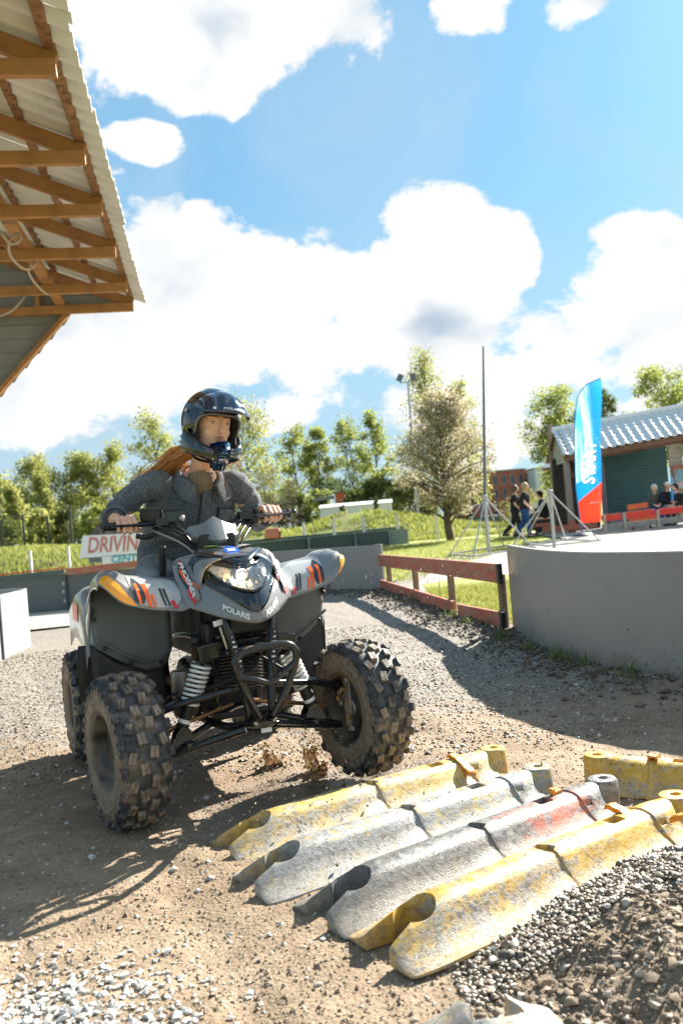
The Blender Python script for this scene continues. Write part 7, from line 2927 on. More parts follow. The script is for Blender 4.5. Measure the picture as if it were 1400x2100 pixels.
# white stakes
M_STAKE = mat('white_stake', (.72, .71, .68), .6, var=.08, scale=6)
SGp = 'white stakes along the track'
for (px, py0, py1, y, lb) in ((62, 1131, 1185, 15, 'white stake above the dark barrier, nearest the left edge'), (140, 1122, 1180, 15, 'white stake at the end of the red rail'), (622, 1072, 1100, 32, 'white stake on the bank, first right of the rider\'s left hand'),
                              (683, 1064, 1098, 32, 'white stake on the bank below the orange hut'), (744, 1061, 1094, 32, 'white stake in front of the white trailer'), (813, 1055, 1088, 32, 'white stake on the bank left of the floodlight mast'),
                              (893, 1053, 1084, 32, 'white stake right of the floodlight mast, by the blossoming tree'), (560, 1082, 1108, 32, 'white stake just above the rider\'s left brake lever')):
    a = at(px, py0, y)
    t = thing('white_stake', lb, 'stake', (a.x, y, 0), 0, SGp)
    MB().box((0, 0, a.z / 2 - .1), (.045 * y / 15 if y < 20 else .11, .045 if y < 20 else .08, a.z + .2), taper=.96).build('shaft', M_STAKE, t, bevel=.004)
    MB().box((0, 0, a.z + .008), (.05 * y / 15 if y < 20 else .115, .05 if y < 20 else .085, .016)).build('tip', M_STAKE, t)

# lying tyre, rack at the left edge, net posts
ty_ = thing('old_tyre', 'pale old car tyre lying on the grass mound', 'tyre', (-6.76, 21, .80))
mb = MB()
mb.lathe([(.16, -.07), (.21, -.09), (.26, -.08), (.29, -.03), (.29, .03), (.26, .08), (.21, .09), (.16, .07), (.15, 0)], 32, closed=True)
mb.build('casing', mat('pale_tyre', (.32, .32, .31), .7, var=.2, scale=6), ty_, smooth=50)
MB().lathe([(.291, -.02), (.298, 0), (.291, .02)], 32).build('tread_band', mat('pale_tyre_tread', (.2, .2, .2), .8), ty_, smooth=40)
rk = thing('dark_rack', 'low dark rack with white pieces at the left edge of the mound', 'rack', (-8.75, 22, .86))
MB().box((0, 0, .18), (.7, .3, .14)).build('top', M_BLACK, rk, bevel=.02)
for k in range(5):
    MB().lathe([(.05, 0), (.05, .08), (.03, .10)], 10, center=(-.28 + k * .13, -.12, 0)).build('white_piece', M_STAKE, rk, smooth=40)
NP = 'posts of the dark netting fence'
M_NPOST = mat('net_post', (.05, .055, .05), .6, var=.2)
for (px, top, y, lb) in ((2, 1070, 45, 'dark netting post at the very left edge'), (47, 1058, 45, 'dark netting post below the slender larch'), (97, 1060, 46, 'dark netting post left of the lying tyre'), (143, 1040, 47, 'dark netting post above the lying tyre')):
    a = at(px, top, y)
    t = thing('net_post', lb, 'post', (a.x, y, .3), 0, NP)
    MB().tube([(0, 0, -.3), (0, 0, a.z - .3)], .07, 8).build('shaft', M_NPOST, t, smooth=50)
    MB().lathe([(.075, 0), (.08, .05), (.001, .08)], 10, center=(0, 0, a.z - .3)).build('cap', M_NPOST, t)
nt = thing('dark_netting', 'dark green netting strung between posts at the far left', 'netting', (at(-30, 1100, 45).x, 45, .3))
M_NET = mat('netting', (.04, .055, .04), .8, var=.2, alpha=.35)
xw = at(46, 1100, 45).x - at(-30, 1100, 45).x
MB().add([Vector((0, 0, 0)), Vector((xw, 0, 0)), Vector((xw, 0, 2.5)), Vector((0, 0, 2.6))], [(0, 1, 2, 3)]).build('net', M_NET, nt, solid=.01)
MB().tube([(0, 0, 2.6), (xw / 2, 0, 2.5), (xw, 0, 2.5)], .02, 6).build('top_cable', M_NPOST, nt)

# ================================================================== FAR BUILDINGS, TRAILERS, CAR
M_BRICK = mat('red_brick', (.42, .14, .10), .85, var=.15, scale=.7, bump=.3, bscale=8, second=(.36, .12, .09), sscale=1.2, slo=.5, shi=.7)
M_PANE = mat('dark_pane', (.05, .075, .09), .15, var=.2, scale=1)
M_FRAMEW = mat('pale_frame', (.35, .36, .37), .5)
bk = thing('brick_building', 'red brick office block with rows of tall windows, far right', 'building', (13.2, 90, 0), R(6))
W_, H_ = 6.6, 4.95
MB().box((W_ / 2, 3, H_ / 2 - .5), (W_, 6, H_ + 1)).build('wall', M_BRICK, bk)
rf_ = MB().box((W_ / 2, 3, H_ + .06), (W_ + .3, 6.3, .12)).build('roof', M_FRAMEW, bk)
MB().box((2.6, 3, H_ + .35), (1.2, 1.2, .5)).build('roof_vent', M_GALVD, rf_)
for r_i in range(3):
    for c_i in range(7):
        x, z = .55 + c_i * .92, 1.15 + r_i * 1.42
        f = MB()
        f.box((x, -.03, z), (.46, .06, .92))
        fo = f.build('window', M_FRAMEW, bk)
        MB().box((x, -.065, z + .0), (.38, .02, .84)).build('pane', M_PANE, fo)
        MB().box((x, -.05, z - .49), (.54, .1, .05)).build('sill', M_FRAMEW, fo)
gb = thing('pale_warehouse', 'plain pale grey warehouse wall beside the brick building', 'building', (20.2, 88, 0), R(4))
MB().box((3.2, 4, 2.35), (6.4, 8, 4.9)).build('wall', mat('pale_cladding', (.72, .76, .76), .5, var=.04, scale=.5), gb)
for k in range(7):
    MB().box((.5 + k * .95, -.015, 2.35), (.03, .02, 4.8)).build('cladding_seam', mat('pale_cladding_seam', (.38, .42, .43), .5), gb)
MB().box((3.2, 4, 4.84), (6.6, 8.2, .1)).build('roof', M_FRAMEW, gb)

M_TRL = mat('trailer_white', (.70, .70, .68), .45, var=.05, scale=.8)
tlr = thing('white_trailer', 'long low white trailer on the bank behind the stakes', 'trailer', (-1.1, 44, 1.25), R(-3))
MB().box((1.85, .8, .24), (3.7, 1.6, .62)).build('body', M_TRL, tlr, bevel=.03)
MB().add([Vector(p) for p in ((-.05, -.05, .551), (3.75, -.05, .551), (3.75, 1.0, .72), (-.05, 1.0, .72), (3.75, 2, .56), (-.05, 2, .56))], [(0, 1, 2, 3), (3, 2, 4, 5)]).build('roof', mat('trailer_roof', (.80, .80, .79), .4), tlr, solid=.03)
MB().box((3.3, -.01, .2), (.5, .02, .45)).build('door', M_TRL, tlr)
for x in (.9, 2.8):
    MB().tube([(x, .0, -.15), (x, .2, -.15)], .22, 16).build('wheel', M_BLACK, tlr)
oh = thing('orange_hut', 'small orange hut on stilts far behind the white trailer', 'hut', (-.02, 60, 2.2))
MB().box((0, .5, .42), (.66, 1, .84)).build('wall', mat('orange_panel', (.62, .12, .04), .6, var=.1, scale=2), oh)
MB().box((0, .5, .87), (.74, 1.1, .06)).build('roof', M_GALVD, oh)
MB().box((.02, -.02, .35), (.4, .03, .07)).build('sign_strip', M_FRAMEW, oh)
for s in (-1, 1):
    MB().tube([(s * .28, .1, 0), (s * .28, .1, -2.2)], .05, 8).build('stilt', M_GALVD, oh)
cv = thing('footbridge', 'grey covered footbridge leading to the orange hut', 'bridge', (-3.5, 61, 2.35))
MB().bar((-6, 0, -.2), (3.1, 0, .45), .8, .22).build('deck', mat('bridge_grey', (.25, .26, .27), .6), cv)
MB().bar((-6, -.4, .05), (3.1, -.4, .70), .05, .05).build('handrail', M_GALVD, cv)
for x in (-5, -2.5, 0, 2.5):
    MB().tube([(x, 0, -2.4), (x, 0, -.2 + (x + 6) * .07)], .07, 8).build('pier', M_GALVD, cv)
ob = thing('orange_block', 'faded orange plastic barrier by the gravel behind the rider\'s hand', 'barrier', (-2.55, 31, .62))
MB().box((0, 0, .17), (.62, .3, .36), taper=.8).build('body', mat('faded_orange', (.60, .20, .12), .6, var=.1), ob, bevel=.03)
MB().box((.28, -.16, .12), (.06, .02, .2)).build('slot', M_BLACK, ob)

# parked car behind the blossom tree
cr = thing('parked_car', 'dark red estate car with a pale windscreen glare, parked behind the blossoming tree', 'car', (7.2, 46, .35), R(8))
prof = [(-.9, .28), (-.88, .55), (-.75, .62), (-.45, .66), (-.15, .98), (.2, 1.06), (.8, 1.04), (1.15, .68), (1.25, .5), (1.25, .28)]
mb = MB()
mb.loft([[Vector((x, y, z - (.06 if abs(y) > .5 and z > .7 else 0))) for x, z in prof] for y in (-.62, -.55, .55, .62)], closed=True)
cb = mb.build('body', mat('car_red', (.16, .025, .025), .25, var=.05, coat=.8), cr, smooth=35, fix=True, bevel=.02)
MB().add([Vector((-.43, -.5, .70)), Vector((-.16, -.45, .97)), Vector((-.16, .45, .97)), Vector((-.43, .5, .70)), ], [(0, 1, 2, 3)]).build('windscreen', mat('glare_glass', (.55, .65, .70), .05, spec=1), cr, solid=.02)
MB().add([Vector((-.10, -.632, .70)), Vector((1.0, -.632, .70)), Vector((.72, -.60, .98)), Vector((.1, -.60, .98))], [(0, 1, 2, 3)]).build('side_window', M_PANE, cr, solid=.01)
for x in (-.5, .85):
    w = MB().lathe([(.12, -.09), (.24, -.09), (.26, -.06), (.26, .06), (.24, .09), (.12, .09)], 20, center=(x, -.55, .26), axis='Y').build('wheel', M_BLACK, cr, smooth=40)
    MB().lathe([(.001, -.095), (.13, -.092), (.15, -.06)], 16, center=(x, -.55, .26), axis='Y').build('rim', M_ALU, w, smooth=40)
for y in (-.45, .45):
    MB().box((-.89, y, .47), (.04, .22, .1)).build('headlight', M_FRAMEW, cr, bevel=.01)

# picket fence
pf = thing('picket_fence', 'white picket fence behind the walking pair', 'fence', (7.3, 37, 0), R(2))
for k in range(24):
    MB().box((.12 * k, 0, .62 + .006 * k), (.075, .03, .95)).build('picket', M_STAKE, pf)
MB().bar((-.05, .03, .45), (2.85, .03, .5), .03, .06).build('rail', M_STAKE, pf)
MB().bar((-.05, .03, .9), (2.85, .03, 1.0), .03, .06).build('rail', M_STAKE, pf)
hd = tree('yellow_hedge', 'yellow flowering hedge behind the picket fence', (8.8, 39, 0), 1.35, 3.4, leaf_mat('hedge_yellow', (.30, .30, .05), (.50, .45, .12), .3), crown0=.1, nb=60, nl=60, leaf=.07, seed=90, shape='round', trunk_r=.04, cat='hedge')
# ================================================================== TILED SHELTER AT THE RIGHT
M_DWOOD = mat('dark_brown_beam', (.17, .085, .045), .75, var=.25, scale=4, bump=.3, bscale=30)
M_TILE = mat('glazed_roof_tile', (.70, .70, .69), .18, coat=.8, var=.12, scale=2.0, spec=.6)
M_SHUT = mat('green_shutter', (.03, .105, .11), .45, var=.08, scale=1.5)
M_LAP = mat('pale_lap_board', (.40, .385, .33), .7, var=.12, scale=3)
M_INSHADE = mat('interior_shade', (.035, .028, .022), .8, var=.2)
BR = R(-3)
blt = thing('tiled_shelter', 'timber shelter with glazed tile roof and dark green shutter, right side', 'building', (7.9, 28.45, 0), BR)
bx_u, bx_v = Vector((math.cos(BR), math.sin(BR), 0)), Vector((-math.sin(BR), math.cos(BR), 0))
BO = Vector((7.9, 28.45, 0))


def on_b(px, py, yv):
    """local (x, y, z) where a photograph pixel meets the shelter plane y = yv"""
    d = raydir(px, py)
    c = Vector((0, 0, CAM_H))
    t = (BO + bx_v * yv - c).dot(bx_v) / d.dot(bx_v)
    p = c + d * t - BO
    return Vector((p.dot(bx_u), yv, p.z))


TLT = .095                       # the eave climbs a little to the right
roof = holder('roof', blt)
LEN = 7.0


def rz_(x, y):
    return 2.72 + TLT * x + y * .62


# tiles: shared mesh, one object per tile in the rows that show; course by course
def tile_mesh():
    mb = MB()
    rows = []
    for v in np.linspace(0, 1, 3):
        row = []
        for u in np.linspace(0, 1, 9):
            row.append(Vector((u * .30 - .15, v * .34, .045 * math.sin(u * 2 * PI) * (1 if math.sin(u * 2 * PI) > 0 else .35) - .030 * (v - .0))))
        rows.append(row)
    mb.loft(rows, closed=False)
    mb.loft([[p + Vector((0, 0, 0)) for p in rows[0]], [p + Vector((0, .0, -.03)) for p in rows[0]]], closed=False)
    me = mb.mesh('roof_tile')
    me.polygons.foreach_set('use_smooth', [True] * len(me.polygons))
    me.set_sharp_from_angle(angle=R(50))
    me.materials.append(M_TILE)
    return me


TM = tile_mesh()
sl_ = math.atan(.62)
for j in range(6):
    for i in range(23):
        o = bpy.data.objects.new('roof_tile', TM)
        COL.objects.link(o)
        o.parent = roof
        x, y = -.25 + i * .285, -.22 + j * .26
        o.location = (x, y, rz_(x, y) + .045)
        o.rotation_euler = (sl_, -math.atan(TLT), 0)
MB().add([Vector((-.35, -.2, rz_(-.35, -.2) - .02)), Vector((LEN, -.2, rz_(LEN, -.2) - .02)), Vector((LEN, 1.42, rz_(LEN, 1.42) - .02)), Vector((-.35, 1.42, rz_(-.35, 1.42) - .02)),
          Vector((LEN, 3.4, rz_(LEN, -.2))), Vector((-.35, 3.4, rz_(-.35, -.2)))], [(0, 1, 2, 3), (3, 2, 4, 5)]).build('decking', M_DWOOD, roof, solid=.04)
MB().tube([(-.4, 1.42, rz_(-.4, 1.42) + .02), (LEN, 1.42, rz_(LEN, 1.42) + .02)], .10, 10).build('ridge_cap', M_TILE, roof, smooth=50)
MB().bar((-.4, -.16, rz_(-.4, -.16) - .13), (LEN, -.16, rz_(LEN, -.16) - .13), .05, .17).build('fascia', M_DWOOD, roof, bevel=.004)
MB().bar((-.1, .05, rz_(0, 0) - .30), (LEN, .05, rz_(LEN, 0) - .30), .14, .18).build('eave_beam', M_DWOOD, blt, bevel=.006)
# gable of pale lapped boards
for k in range(8):
    z0 = 2.45 + k * .145
    hw = max(.05, 1.45 - max(0, z0 - 2.72) / .62)
    MB().bar((-.22, 1.42 - hw, z0), (-.22, 1.42 + hw, z0), .02, .155, up=(.18, 0, 1)).build('gable_board', M_LAP, blt)
for y_ in (-.22, 3.06):
    MB().bar((-.30, y_, rz_(0, -.22) - .06), (-.30, 1.42, rz_(0, 1.42) - .06), .04, .12, up=(1, 0, 0)).build('barge_board', M_DWOOD, blt)
M_PGREY = mat('grey_post', (.25, .215, .18), .85, var=.2, scale=5, bump=.3, bscale=30, stretch=(1, 1, .2))
for x, y in ((-.30, .02), (-.25, 2.5), (5.2, .02)):
    MB().bar((x, y, -.05), (x, y, rz_(x, y) - .36), .19, .19, up=(1, 0, 0)).build('post', M_PGREY, blt, bevel=.008)
MB().bar((-.30, .02, .0), (-.30, .02, .42), .215, .215, up=(1, 0, 0)).build('post_sleeve', M_REDP, blt)
MB().bar((.02, .08, 2.0), (.55, .08, 2.5), .10, .12, up=(0, 1, 0)).build('knee_brace', M_DWOOD, blt)
MB().bar((-.02, .6, 1.9), (-.02, 1.5, 2.6), .12, .14, up=(1, 0, 0)).build('knee_brace', M_DWOOD, blt)
MB().bar((-.02, 2.4, .0), (-.02, 2.4, 2.4), .35, .22, up=(1, 0, 0)).build('inner_post', M_DWOOD, blt)
YS = 1.75
a, b = on_b(1234, 905, YS), on_b(1374, 1045, YS)
MB().box(((a.x + b.x) / 2, YS + .06, 1.5), (b.x - a.x + .05, .08, 3.2)).build('shutter_back', M_SHUT, blt)
for k in range(26):
    z = .52 + k * .105
    MB().bar((a.x, YS, z), (b.x, YS, z + TLT * .35 * (b.x - a.x)), .05, .085).build('shutter_slat', M_SHUT, blt, bevel=.012)
MB().box(((a.x + b.x) / 2, YS - .02, .25), (b.x - a.x, .12, .5)).build('plinth', mat('plinth_grey', (.22, .24, .27), .6), blt)
MB().box((a.x - .10, YS, 1.4), (.16, .16, 2.8)).build('door_jamb', M_GALVD, blt)
MB().box((a.x - 1.0, YS + .3, 1.3), (1.5, .1, 2.6)).build('interior_shade_panel', M_INSHADE, blt)  # dark sheet: shade of the open interior painted as its colour
p1 = b.x + .25
for k in range(16):
    z = .3 + k * .17
    MB().bar((p1 - .18, YS - .06, z), (p1 + .28, YS - .06, z), .03, .175, up=(0, -.2, 1)).build('pier_board', M_LAP, blt)
MB().bar((p1 + .42, YS - .12, 0), (p1 + .42, YS - .12, 3.0), .16, .12, up=(1, 0, 0)).build('pier_post', M_DWOOD, blt)
q = on_b(1366, 905, .9)
lt = holder('flood_lamp', blt)
MB().box((q.x - .08, .9, q.z + .28), (.28, .2, .3)).build('lamp_case', M_GALVD, lt, bevel=.01)
MB().box((q.x, .86, q.z - .0), (.34, .18, .07), Matrix.Rotation(.1, 3, 'Y')).build('lamp_glass', mat('lamp_lit', (1, 1, .95), .3, emit=(1, .98, .92), estr=2.5), lt, bevel=.02)
c = on_b(1391, 980, YS - .14)
ps = MB().box((c.x, c.y, c.z), (.40, .02, .86)).build('poster', M_REDP, blt)
MB().box((c.x, c.y - .014, c.z + .08), (.30, .01, .44)).build('poster_print', mat('poster_blue', (.20, .38, .46), .5, var=.4, scale=9), ps)
MB().box((c.x, c.y - .014, c.z - .27), (.30, .01, .22)).build('poster_print', mat('poster_pale', (.5, .48, .45), .5, var=.2, scale=9), ps)

ln = thing('lean_to_roof', 'low slate lean-to roof left of the shelter, behind the banner', 'roof', (at(1110, 960, 33).x, 33, at(1110, 960, 33).z))
MB().add([Vector(p) for p in ((0, 0, 0), (1.6, -.3, .05), (1.6, 1.2, .75), (.55, 1.2, .42))], [(0, 1, 2, 3)]).build('slates', mat('slate', (.22, .25, .29), .4, var=.1), ln, solid=.05)
MB().bar((.02, 0, -.05), (1.6, -.3, .0), .05, .10).build('fascia', M_DWOOD, ln)
MB().bar((1.2, .3, -.1), (1.2, .3, -2.5), .14, .14).build('post', M_DWOOD, ln)
MB().add([Vector(p) for p in ((.35, .2, -.12), (1.7, 0, -.12), (1.7, .1, -.75), (1.2, .2, -.65))], [(0, 1, 2, 3)]).build('soffit_board', M_DWOOD, ln, solid=.04)

# red and grey fence in front of the shelter
rf2 = thing('painted_fence', 'low fence with a bright red top rail before the seated people', 'fence', (7.35, 24.75, 0))


def rp_(px, z):
    d = raydir(px, 1050)
    y = 24.75
    return Vector((at(px, 1050, y).x - 7.35, 0, z))


for (pa, pb, za, zb_) in ((1232, 1272, .47, .485), (1283, 1342, .50, .52), (1350, 1460, .52, .56)):
    MB().bar(rp_(pa, za), rp_(pb, zb_), .035, .19).build('top_rail', M_REDB, rf2, bevel=.004)
MB().bar(rp_(1230, .20), rp_(1460, .28), .03, .17).build('lower_rail', mat('grey_board', (.26, .245, .22), .85, var=.2, scale=5), rf2, bevel=.004)
for px_ in (1236, 1277, 1346, 1420):
    MB().bar(rp_(px_, -.1) + Vector((0, -.05, 0)), rp_(px_, .58) + Vector((0, -.05, 0)), .075, .06, up=(1, 0, 0)).build('post', mat('pale_post', (.40, .36, .29), .8, var=.2, scale=5), rf2, bevel=.004)
M_OPL = mat('orange_bench', (.70, .16, .05), .5, var=.1, scale=3)
ob_ = thing('orange_bench', 'orange plank bench between the red fence and the green shutter', 'bench', (7.35, 26.2, 0))
a = at(1285, 1060, 26.2)
b = at(1340, 1055, 26.2)
MB().bar((a.x - 7.35, 0, .43), (b.x - 7.35, 0, .47), .35, .05).build('seat', M_OPL, ob_, bevel=.005)
MB().bar((a.x - 7.35 + .1, .2, .70), (b.x - 7.35 - .1, .2, .74), .04, .16).build('backrest', M_OPL, ob_, bevel=.005)
MB().bar((a.x - 7.35, -.2, .30), (b.x - 7.35, -.2, .34), .03, .12).build('apron', M_OPL, ob_, bevel=.005)
for x in (a.x - 7.2, b.x - 7.5):
    MB().bar((x, 0, 0), (x, 0, .42), .06, .06, up=(1, 0, 0)).build('leg', M_BLACK, ob_)
tb_ = thing('picnic_table', 'small brown slatted table with black legs behind the walking pair', 'table', (6.75, 29, 0), R(-8))
for y in (-.25, -.08, .09, .26):
    MB().box((0, y, .52), (.55, .14, .04)).build('slat', M_REDP, tb_)
MB().box((0, -.34, .34), (.55, .03, .12)).build('seat_plank', M_REDP, tb_)
for x, y in ((-.2, -.3), (.2, -.3), (-.2, .3), (.2, .3)):
    MB().box((x, y, .25), (.04, .04, .5)).build('leg', M_BLACK, tb_)
lb = thing('red_kerb', 'low red board edging along the ground behind the steel stand', 'edging', (6.6, 28.4, 0))
MB().bar((0, 0, .17), (1.75, -.3, .2), .05, .2).build('board', M_REDP, lb)
MB().bar((.05, .06, 0), (.05, .06, .2), .06, .06, up=(1, 0, 0)).build('stake', M_OLDWOOD, lb)
bt2 = thing('bar_table', 'thin legged grey table left of the walking pair', 'table', (5.15, 29.5, 0))
MB().box((0, 0, .78), (.6, .5, .03)).build('top', M_GALV, bt2)
for x, y in ((-.27, -.2), (.27, -.2), (-.27, .2), (.27, .2)):
    MB().tube([(x, y, .77), (x * 1.1, y * 1.1, 0)], .012, 6).build('leg', M_GALVD, bt2)
cn = thing('flame_banner', 'little blue and orange cone banner beside the seated people', 'banner', tuple(at(1381, 1030, 27.2)[:2]) + (.5,))
MB().lathe([(.10, .30), (.075, .55), (.03, .95), (.005, 1.12)], 14).build('blue_cone', mat('cone_blue', (.10, .45, .80), .5), cn, smooth=60)
MB().lathe([(.11, .22), (.11, .30)], 14).build('orange_band', M_OPL, cn, smooth=60)
MB().ball((.03, 0, .08), .09, 7).build('orange_ball', M_OPL, cn, smooth=60)
MB().tube([(0, 0, -.5), (0, 0, .25)], .02, 6).build('stem', M_BLACK, cn)


# ================================================================== PEOPLE IN THE BACKGROUND
def figure(label, pos, rz, joints, shirt, trousers, hair_m, shoes=None, scale=1.0, skin_arm=True, cap=None, group=None):
    t = thing('person', label, 'person', pos, rz, group)
    Jn = {k: Vector(v) * scale for k, v in joints.items()}
    mb = MB()
    for pts, rs in ((('pel', 'chest', 'neck'), (.12, .13, .05)), (('neck', 'head'), (.05, .05))):
        mb.tube([Jn[p] for p in pts], [r * scale for r in rs], 12)
    mb.ball(Jn['head'] + Vector((.01, 0, .03)) * scale, .098 * scale, 10, scale=(1.05, .82, 1.2))
    mb.ball(Jn['head'] + Vector((.105, 0, .01)) * scale, .018 * scale, 5)
    for s in 'RL':
        mb.tube([Jn['sh' + s], Jn['el' + s], Jn['wr' + s]], [.05 * scale, .04 * scale, .028 * scale], 10)
        d = (Jn['wr' + s] - Jn['el' + s]).normalized()
        mb.tube([Jn['wr' + s], Jn['wr' + s] + d * .05 * scale, Jn['wr' + s] + d * .09 * scale], [.028 * scale, .040 * scale, .034 * scale], 10, flat=.6)
        for k in range(4):
            b0 = Jn['wr' + s] + d * .085 * scale + Vector((0, (k - 1.5) * .018, 0)) * scale
            mb.tube([b0, b0 + (d + Vector((0, 0, -.4))) * .045 * scale, b0 + (d + Vector((-.3, 0, -.9))) * .065 * scale], [.011 * scale, .010 * scale, .008 * scale], 6)
        mb.tube([Jn['wr' + s] + d * .03 * scale, Jn['wr' + s] + d * .06 * scale + Vector((.03, .03, 0)) * scale], [.014 * scale, .010 * scale], 6)
        mb.tube([Jn['hip' + s], Jn['kn' + s], Jn['an' + s]], [.085 * scale, .06 * scale, .042 * scale], 12)
        mb.tube([Jn['an' + s], Jn['an' + s] + Vector((.16, 0, -.05)) * scale], [.045 * scale, .035 * scale], 10)
    me = mb.mesh('body')
    o = link('body', me, t, M_SKIN)
    rm = o.modifiers.new('remesh', 'REMESH')
    rm.mode = 'VOXEL'
    rm.voxel_size = .014
    rm.use_smooth_shade = True
    # clothes
    sh_ = MB()
    sh_.tube(crv([Jn['pel'] + Vector((0, 0, -.04)), Jn['pel'].lerp(Jn['chest'], .5), Jn['chest'], Jn['neck'] - Vector((0, 0, .03))], 5), np.interp(np.linspace(0, 1, 16), [0, .33, .66, 1], [.155 * scale, .15 * scale, .165 * scale, .085 * scale]).tolist(), 16, flat=1.0)
    for s in 'RL':
        e = Jn['el' + s] if skin_arm else Jn['wr' + s]
        pts = [Jn['chest'].lerp(Jn['sh' + s], .6), Jn['sh' + s], Jn['sh' + s].lerp(Jn['el' + s], .75)] if skin_arm else [Jn['chest'].lerp(Jn['sh' + s], .6), Jn['sh' + s], Jn['el' + s], Jn['wr' + s]]
        sh_.tube(pts, [.085 * scale, .075 * scale, .062 * scale, .048 * scale][:len(pts)], 12)
    remeshed('shirt', sh_, shirt, .018, 3, parent=t, fold=lambda V: .012 * fbm2(V[:, 0] + V[:, 1], V[:, 2], 12, 3, 71))
    tr2 = MB()
    tr2.ball(Jn['pel'] + Vector((0, 0, -.03)), .15 * scale, 10, scale=(1, 1.05, .9))
    for s in 'RL':
        tr2.tube([Jn['hip' + s], Jn['hip' + s].lerp(Jn['kn' + s], .5), Jn['kn' + s], Jn['an' + s] + Vector((0, 0, .01))], [.105 * scale, .095 * scale, .08 * scale, .065 * scale], 12)
    remeshed('trousers', tr2, trousers, .018, 2, parent=t)
    for s in 'RL':
        a = Jn['an' + s]
        b = MB()
        b.tube([a + Vector((-.07, 0, -.045)) * scale, a + Vector((.02, 0, -.035)) * scale, a + Vector((.12, 0, -.05)) * scale, a + Vector((.18, 0, -.06)) * scale], [.04 * scale, .052 * scale, .046 * scale, .028 * scale], 10)
        b.build('shoe', M_BLACK, t, smooth=60)
    h_ = MB()
    h_.ball(Jn['head'] + Vector((-.018, 0, .055)) * scale, .112 * scale, 10, scale=(1.05, .9, 1.05))
    h_.ball(Jn['head'] + Vector((-.06, 0, -.02)) * scale, .07 * scale, 8, scale=(.8, 1, 1.2))
    h_.build('hair', hair_m, t, smooth=180)
    if cap:
        c_ = MB()
        c_.ball(Jn['head'] + Vector((0, 0, .085)) * scale, .108 * scale, 9, scale=(1.08, .92, .75))
        c_.box(Jn['head'] + Vector((.13, 0, .075)) * scale, (.12 * scale, .15 * scale, .015 * scale))
        c_.build('cap', cap, t, smooth=60)
    return t


M_TEE = mat('black_cotton', (.014, .014, .017), .9, var=.2, scale=10)
M_BJ = mat('blue_jeans', (.02, .075, .23), .85, var=.2, scale=8)
M_DKT = mat('dark_trousers', (.02, .021, .02), .9, var=.2, scale=8)
M_HOOD = mat('grey_hoodie', (.10, .10, .09), .9, var=.15, scale=8)
M_BLOND = mat('fair_hair', (.42, .28, .15), .6, var=.3, scale=30)
M_WHITEH = mat('white_hair', (.70, .66, .58), .6, var=.15, scale=30)
WALK = dict(pel=(0, 0, .90), chest=(.03, 0, 1.25), neck=(.04, 0, 1.44), head=(.07, 0, 1.55), shR=(.02, -.19, 1.36), shL=(.04, .19, 1.36), elR=(.02, -.25, 1.10), elL=(.18, .24, 1.16), wrR=(.16, -.23, .93), wrL=(.22, .14, 1.38),
            hipR=(0, -.09, .87), hipL=(0, .09, .87), knR=(.10, -.10, .48), knL=(-.06, .10, .47), anR=(.08, -.10, .09), anL=(-.34, .11, .16))
figure('walker in black T-shirt and blue jeans holding a hand to the mouth', (5.62, 26.3, .02), R(-12), WALK, M_TEE, M_BJ, M_BLOND, scale=1.0)
WALK2 = dict(WALK)
WALK2.update(elL=(.06, .25, 1.08), wrL=(.10, .24, .86), anL=(-.40, .11, .18), knL=(-.10, .10, .46))
figure('second walker in black with dark trousers, half hidden behind the first', (5.46, 27.0, .02), R(-12), WALK2, M_TEE, M_DKT, mat('brown_hair', (.12, .06, .03), .6, var=.3, scale=30), scale=.98)
SIT = dict(pel=(0, 0, .52), chest=(.06, 0, .86), neck=(.10, 0, 1.04), head=(.14, 0, 1.15), shR=(.06, -.18, .97), shL=(.06, .18, .97), elR=(.12, -.23, .72), elL=(.12, .23, .72), wrR=(.34, -.10, .66), wrL=(.34, .10, .66),
           hipR=(.02, -.09, .50), hipL=(.02, .09, .50), knR=(.42, -.12, .50), knL=(.42, .12, .50), anR=(.44, -.12, .09), anL=(.44, .12, .09))
a = at(1343, 1050, 27.6)
figure('white haired person in a grey hoodie sitting before the green shutter', (a.x, 27.6, 0.06), R(-100), SIT, M_HOOD, M_BJ, M_WHITEH, skin_arm=False)
a = at(1366, 1050, 27.4)
figure('person in a black jacket and white cap sitting beside the hooded one', (a.x, 27.4, .10), R(-70), SIT, M_TEE, mat('pale_trousers', (.34, .31, .26), .9), M_BLOND, skin_arm=False, cap=M_WHITE)
a = at(1393, 1050, 27.2)
figure('person in dark clothes at the right edge beside the cone banner', (a.x, 27.2, .02), R(-150), SIT, M_DKT, M_DKT, M_TEE, skin_arm=False)
a = at(1112, 1060, 31)
figure('hooded figure all in black sitting behind the steel stand', (a.x + .1, 31, .12), R(175), SIT, M_TEE, M_DKT, M_TEE, skin_arm=False, scale=1.08)
a = at(1118, 1060, 31.2)
bkq = thing('black_seat_unit', 'low black go-kart like seat under the hooded figure', 'seat', (a.x, 31.3, 0))
MB().box((0, 0, .33), (.75, .5, .3)).build('base', M_BLACK, bkq, bevel=.05)
MB().box((.35, 0, .62), (.14, .5, .5), Matrix.Rotation(.2, 3, 'Y')).build('backrest', M_BLACK, bkq, bevel=.04)
MB().box((.10, -.26, .60), (.10, .03, .05)).build('red_lamp', M_REDB, bkq)
for x in (-.3, .3):
    MB().tube([(x, -.3, .16), (x, -.12, .16)], .16, 14).build('wheel', M_BLACK, bkq)

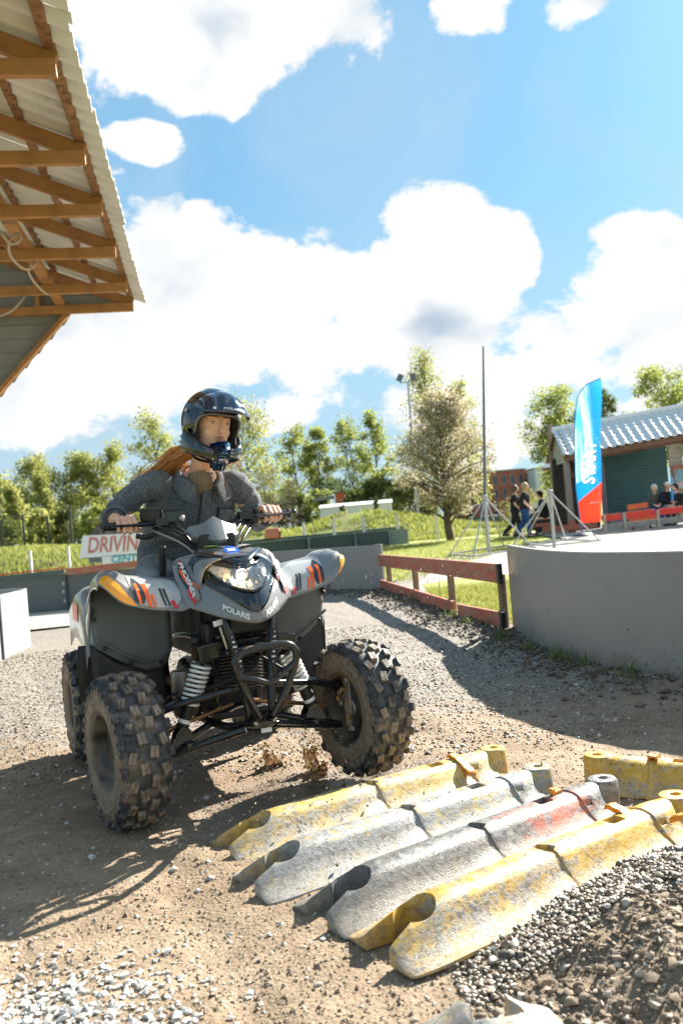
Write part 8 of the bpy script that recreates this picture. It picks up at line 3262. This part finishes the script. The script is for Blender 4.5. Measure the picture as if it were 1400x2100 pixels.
# ================================================================== SPLASH FROM THE PUDDLE
def splash_material():
    m = bpy.data.materials.new('muddy_water')
    m.use_nodes = True
    T = NT(m.node_tree)
    p = T.n['Principled BSDF']
    co = T.new('ShaderNodeTexCoord').outputs['Object']
    c = T.mix(T.step(T.noise(co, 30, 4), .35, .65), (.34, .21, .10), (.62, .45, .27))
    T.put(p.inputs['Base Color'], c)
    p.inputs['Roughness'].default_value = .08
    p.inputs['Transmission Weight'].default_value = .8
    p.inputs['IOR'].default_value = 1.33
    return m


M_SPL = splash_material()


def splash(name, label, cx, cy, h, w, seed, lean):
    """crown of water: thick root breaking into ragged fingers and beads"""
    r = random.Random(seed)
    mb = MB()
    for k in range(12):
        a = r.uniform(0, 2 * PI)
        rr = r.uniform(.05, 1) * w
        hh = h * r.uniform(.3, 1) * (1 - .45 * rr / w)
        b = Vector((cx + rr * .7 * math.cos(a), cy + rr * .5 * math.sin(a), -.03))
        t = b + Vector((lean[0] * hh + .35 * rr * math.cos(a), lean[1] * hh + .35 * rr * math.sin(a), hh))
        md = b.lerp(t, .5) + Vector((r.uniform(-.012, .012), r.uniform(-.012, .012), .015))
        r0 = r.uniform(.014, .026)
        pp = crv([b, md, t], 6)
        mb.tube(pp, [r0 * (1 - .8 * q / 12) * r.uniform(.7, 1.3) for q in range(13)], 8, flat=r.uniform(.5, 1))
        for q in range(5):
            c = t + Vector((r.uniform(-.03, .03), r.uniform(-.03, .03), r.uniform(-.03, .05)))
            mb.ball(c, r.uniform(.003, .007), 6, scale=(1, 1, r.uniform(1, 1.8)))
    o = remeshed(name, mb, M_SPL, .0042, 9, parent=None, fold=lambda V: .0035 * fbm2(V[:, 0] + V[:, 1], V[:, 2], 45, 3, seed))
    o['kind'] = 'stuff'
    o['label'] = label
    o['category'] = 'splash'
    return o


sx = gr(648, 1570)
splash('water_splash', 'brown splash thrown up behind the far front wheel', sx.x, sx.y, .15, .075, 3, (-.15, .1))
sx = gr(565, 1565)
splash('water_splash', 'thin curling splash of muddy water under the quad\'s nose', sx.x, sx.y, .11, .04, 5, (-.55, .1))
# droplets
n = 620
cxs, cys = gr(690, 1590)[:2]
tx = cxs + rng.normal(0, .17, n)
tyy = cys + rng.normal(0, .12, n)
zz = np.abs(rng.normal(0, .12, n)) + .005
k2 = rng.integers(0, 3, n) == 0
tx = np.where(k2, -.15 + rng.normal(0, .28, n), tx)
tyy = np.where(k2, 2.85 + rng.normal(0, .2, n), tyy)
zz = np.where(k2, np.abs(rng.normal(0, .10, n)), zz)
dr = stones('mud_droplets', tx, tyy, rng.lognormal(-6.05, .4, n), mat('droplet_mud', (.32, .22, .12), .15, var=.3, scale=90), .5, 1.0, 'flying droplets of muddy water round the front wheel', zf=lambda x, y: zz, smooth=180, rough=.1)
n = 90
a = gr(700, 1330)
tx = .30 + rng.normal(0, .20, n)
tyy = 3.75 + rng.normal(0, .15, n)
zz2 = .78 - np.abs(rng.normal(0, .16, n))
stones('flung_droplets', tx, tyy, rng.lognormal(-6.2, .3, n), mat('droplet_pale', (.55, .42, .28), .2, var=.3, scale=90), .5, 1.0, 'few droplets flung into the air behind the far fender', zf=lambda x, y: zz2, smooth=180, rough=.1)
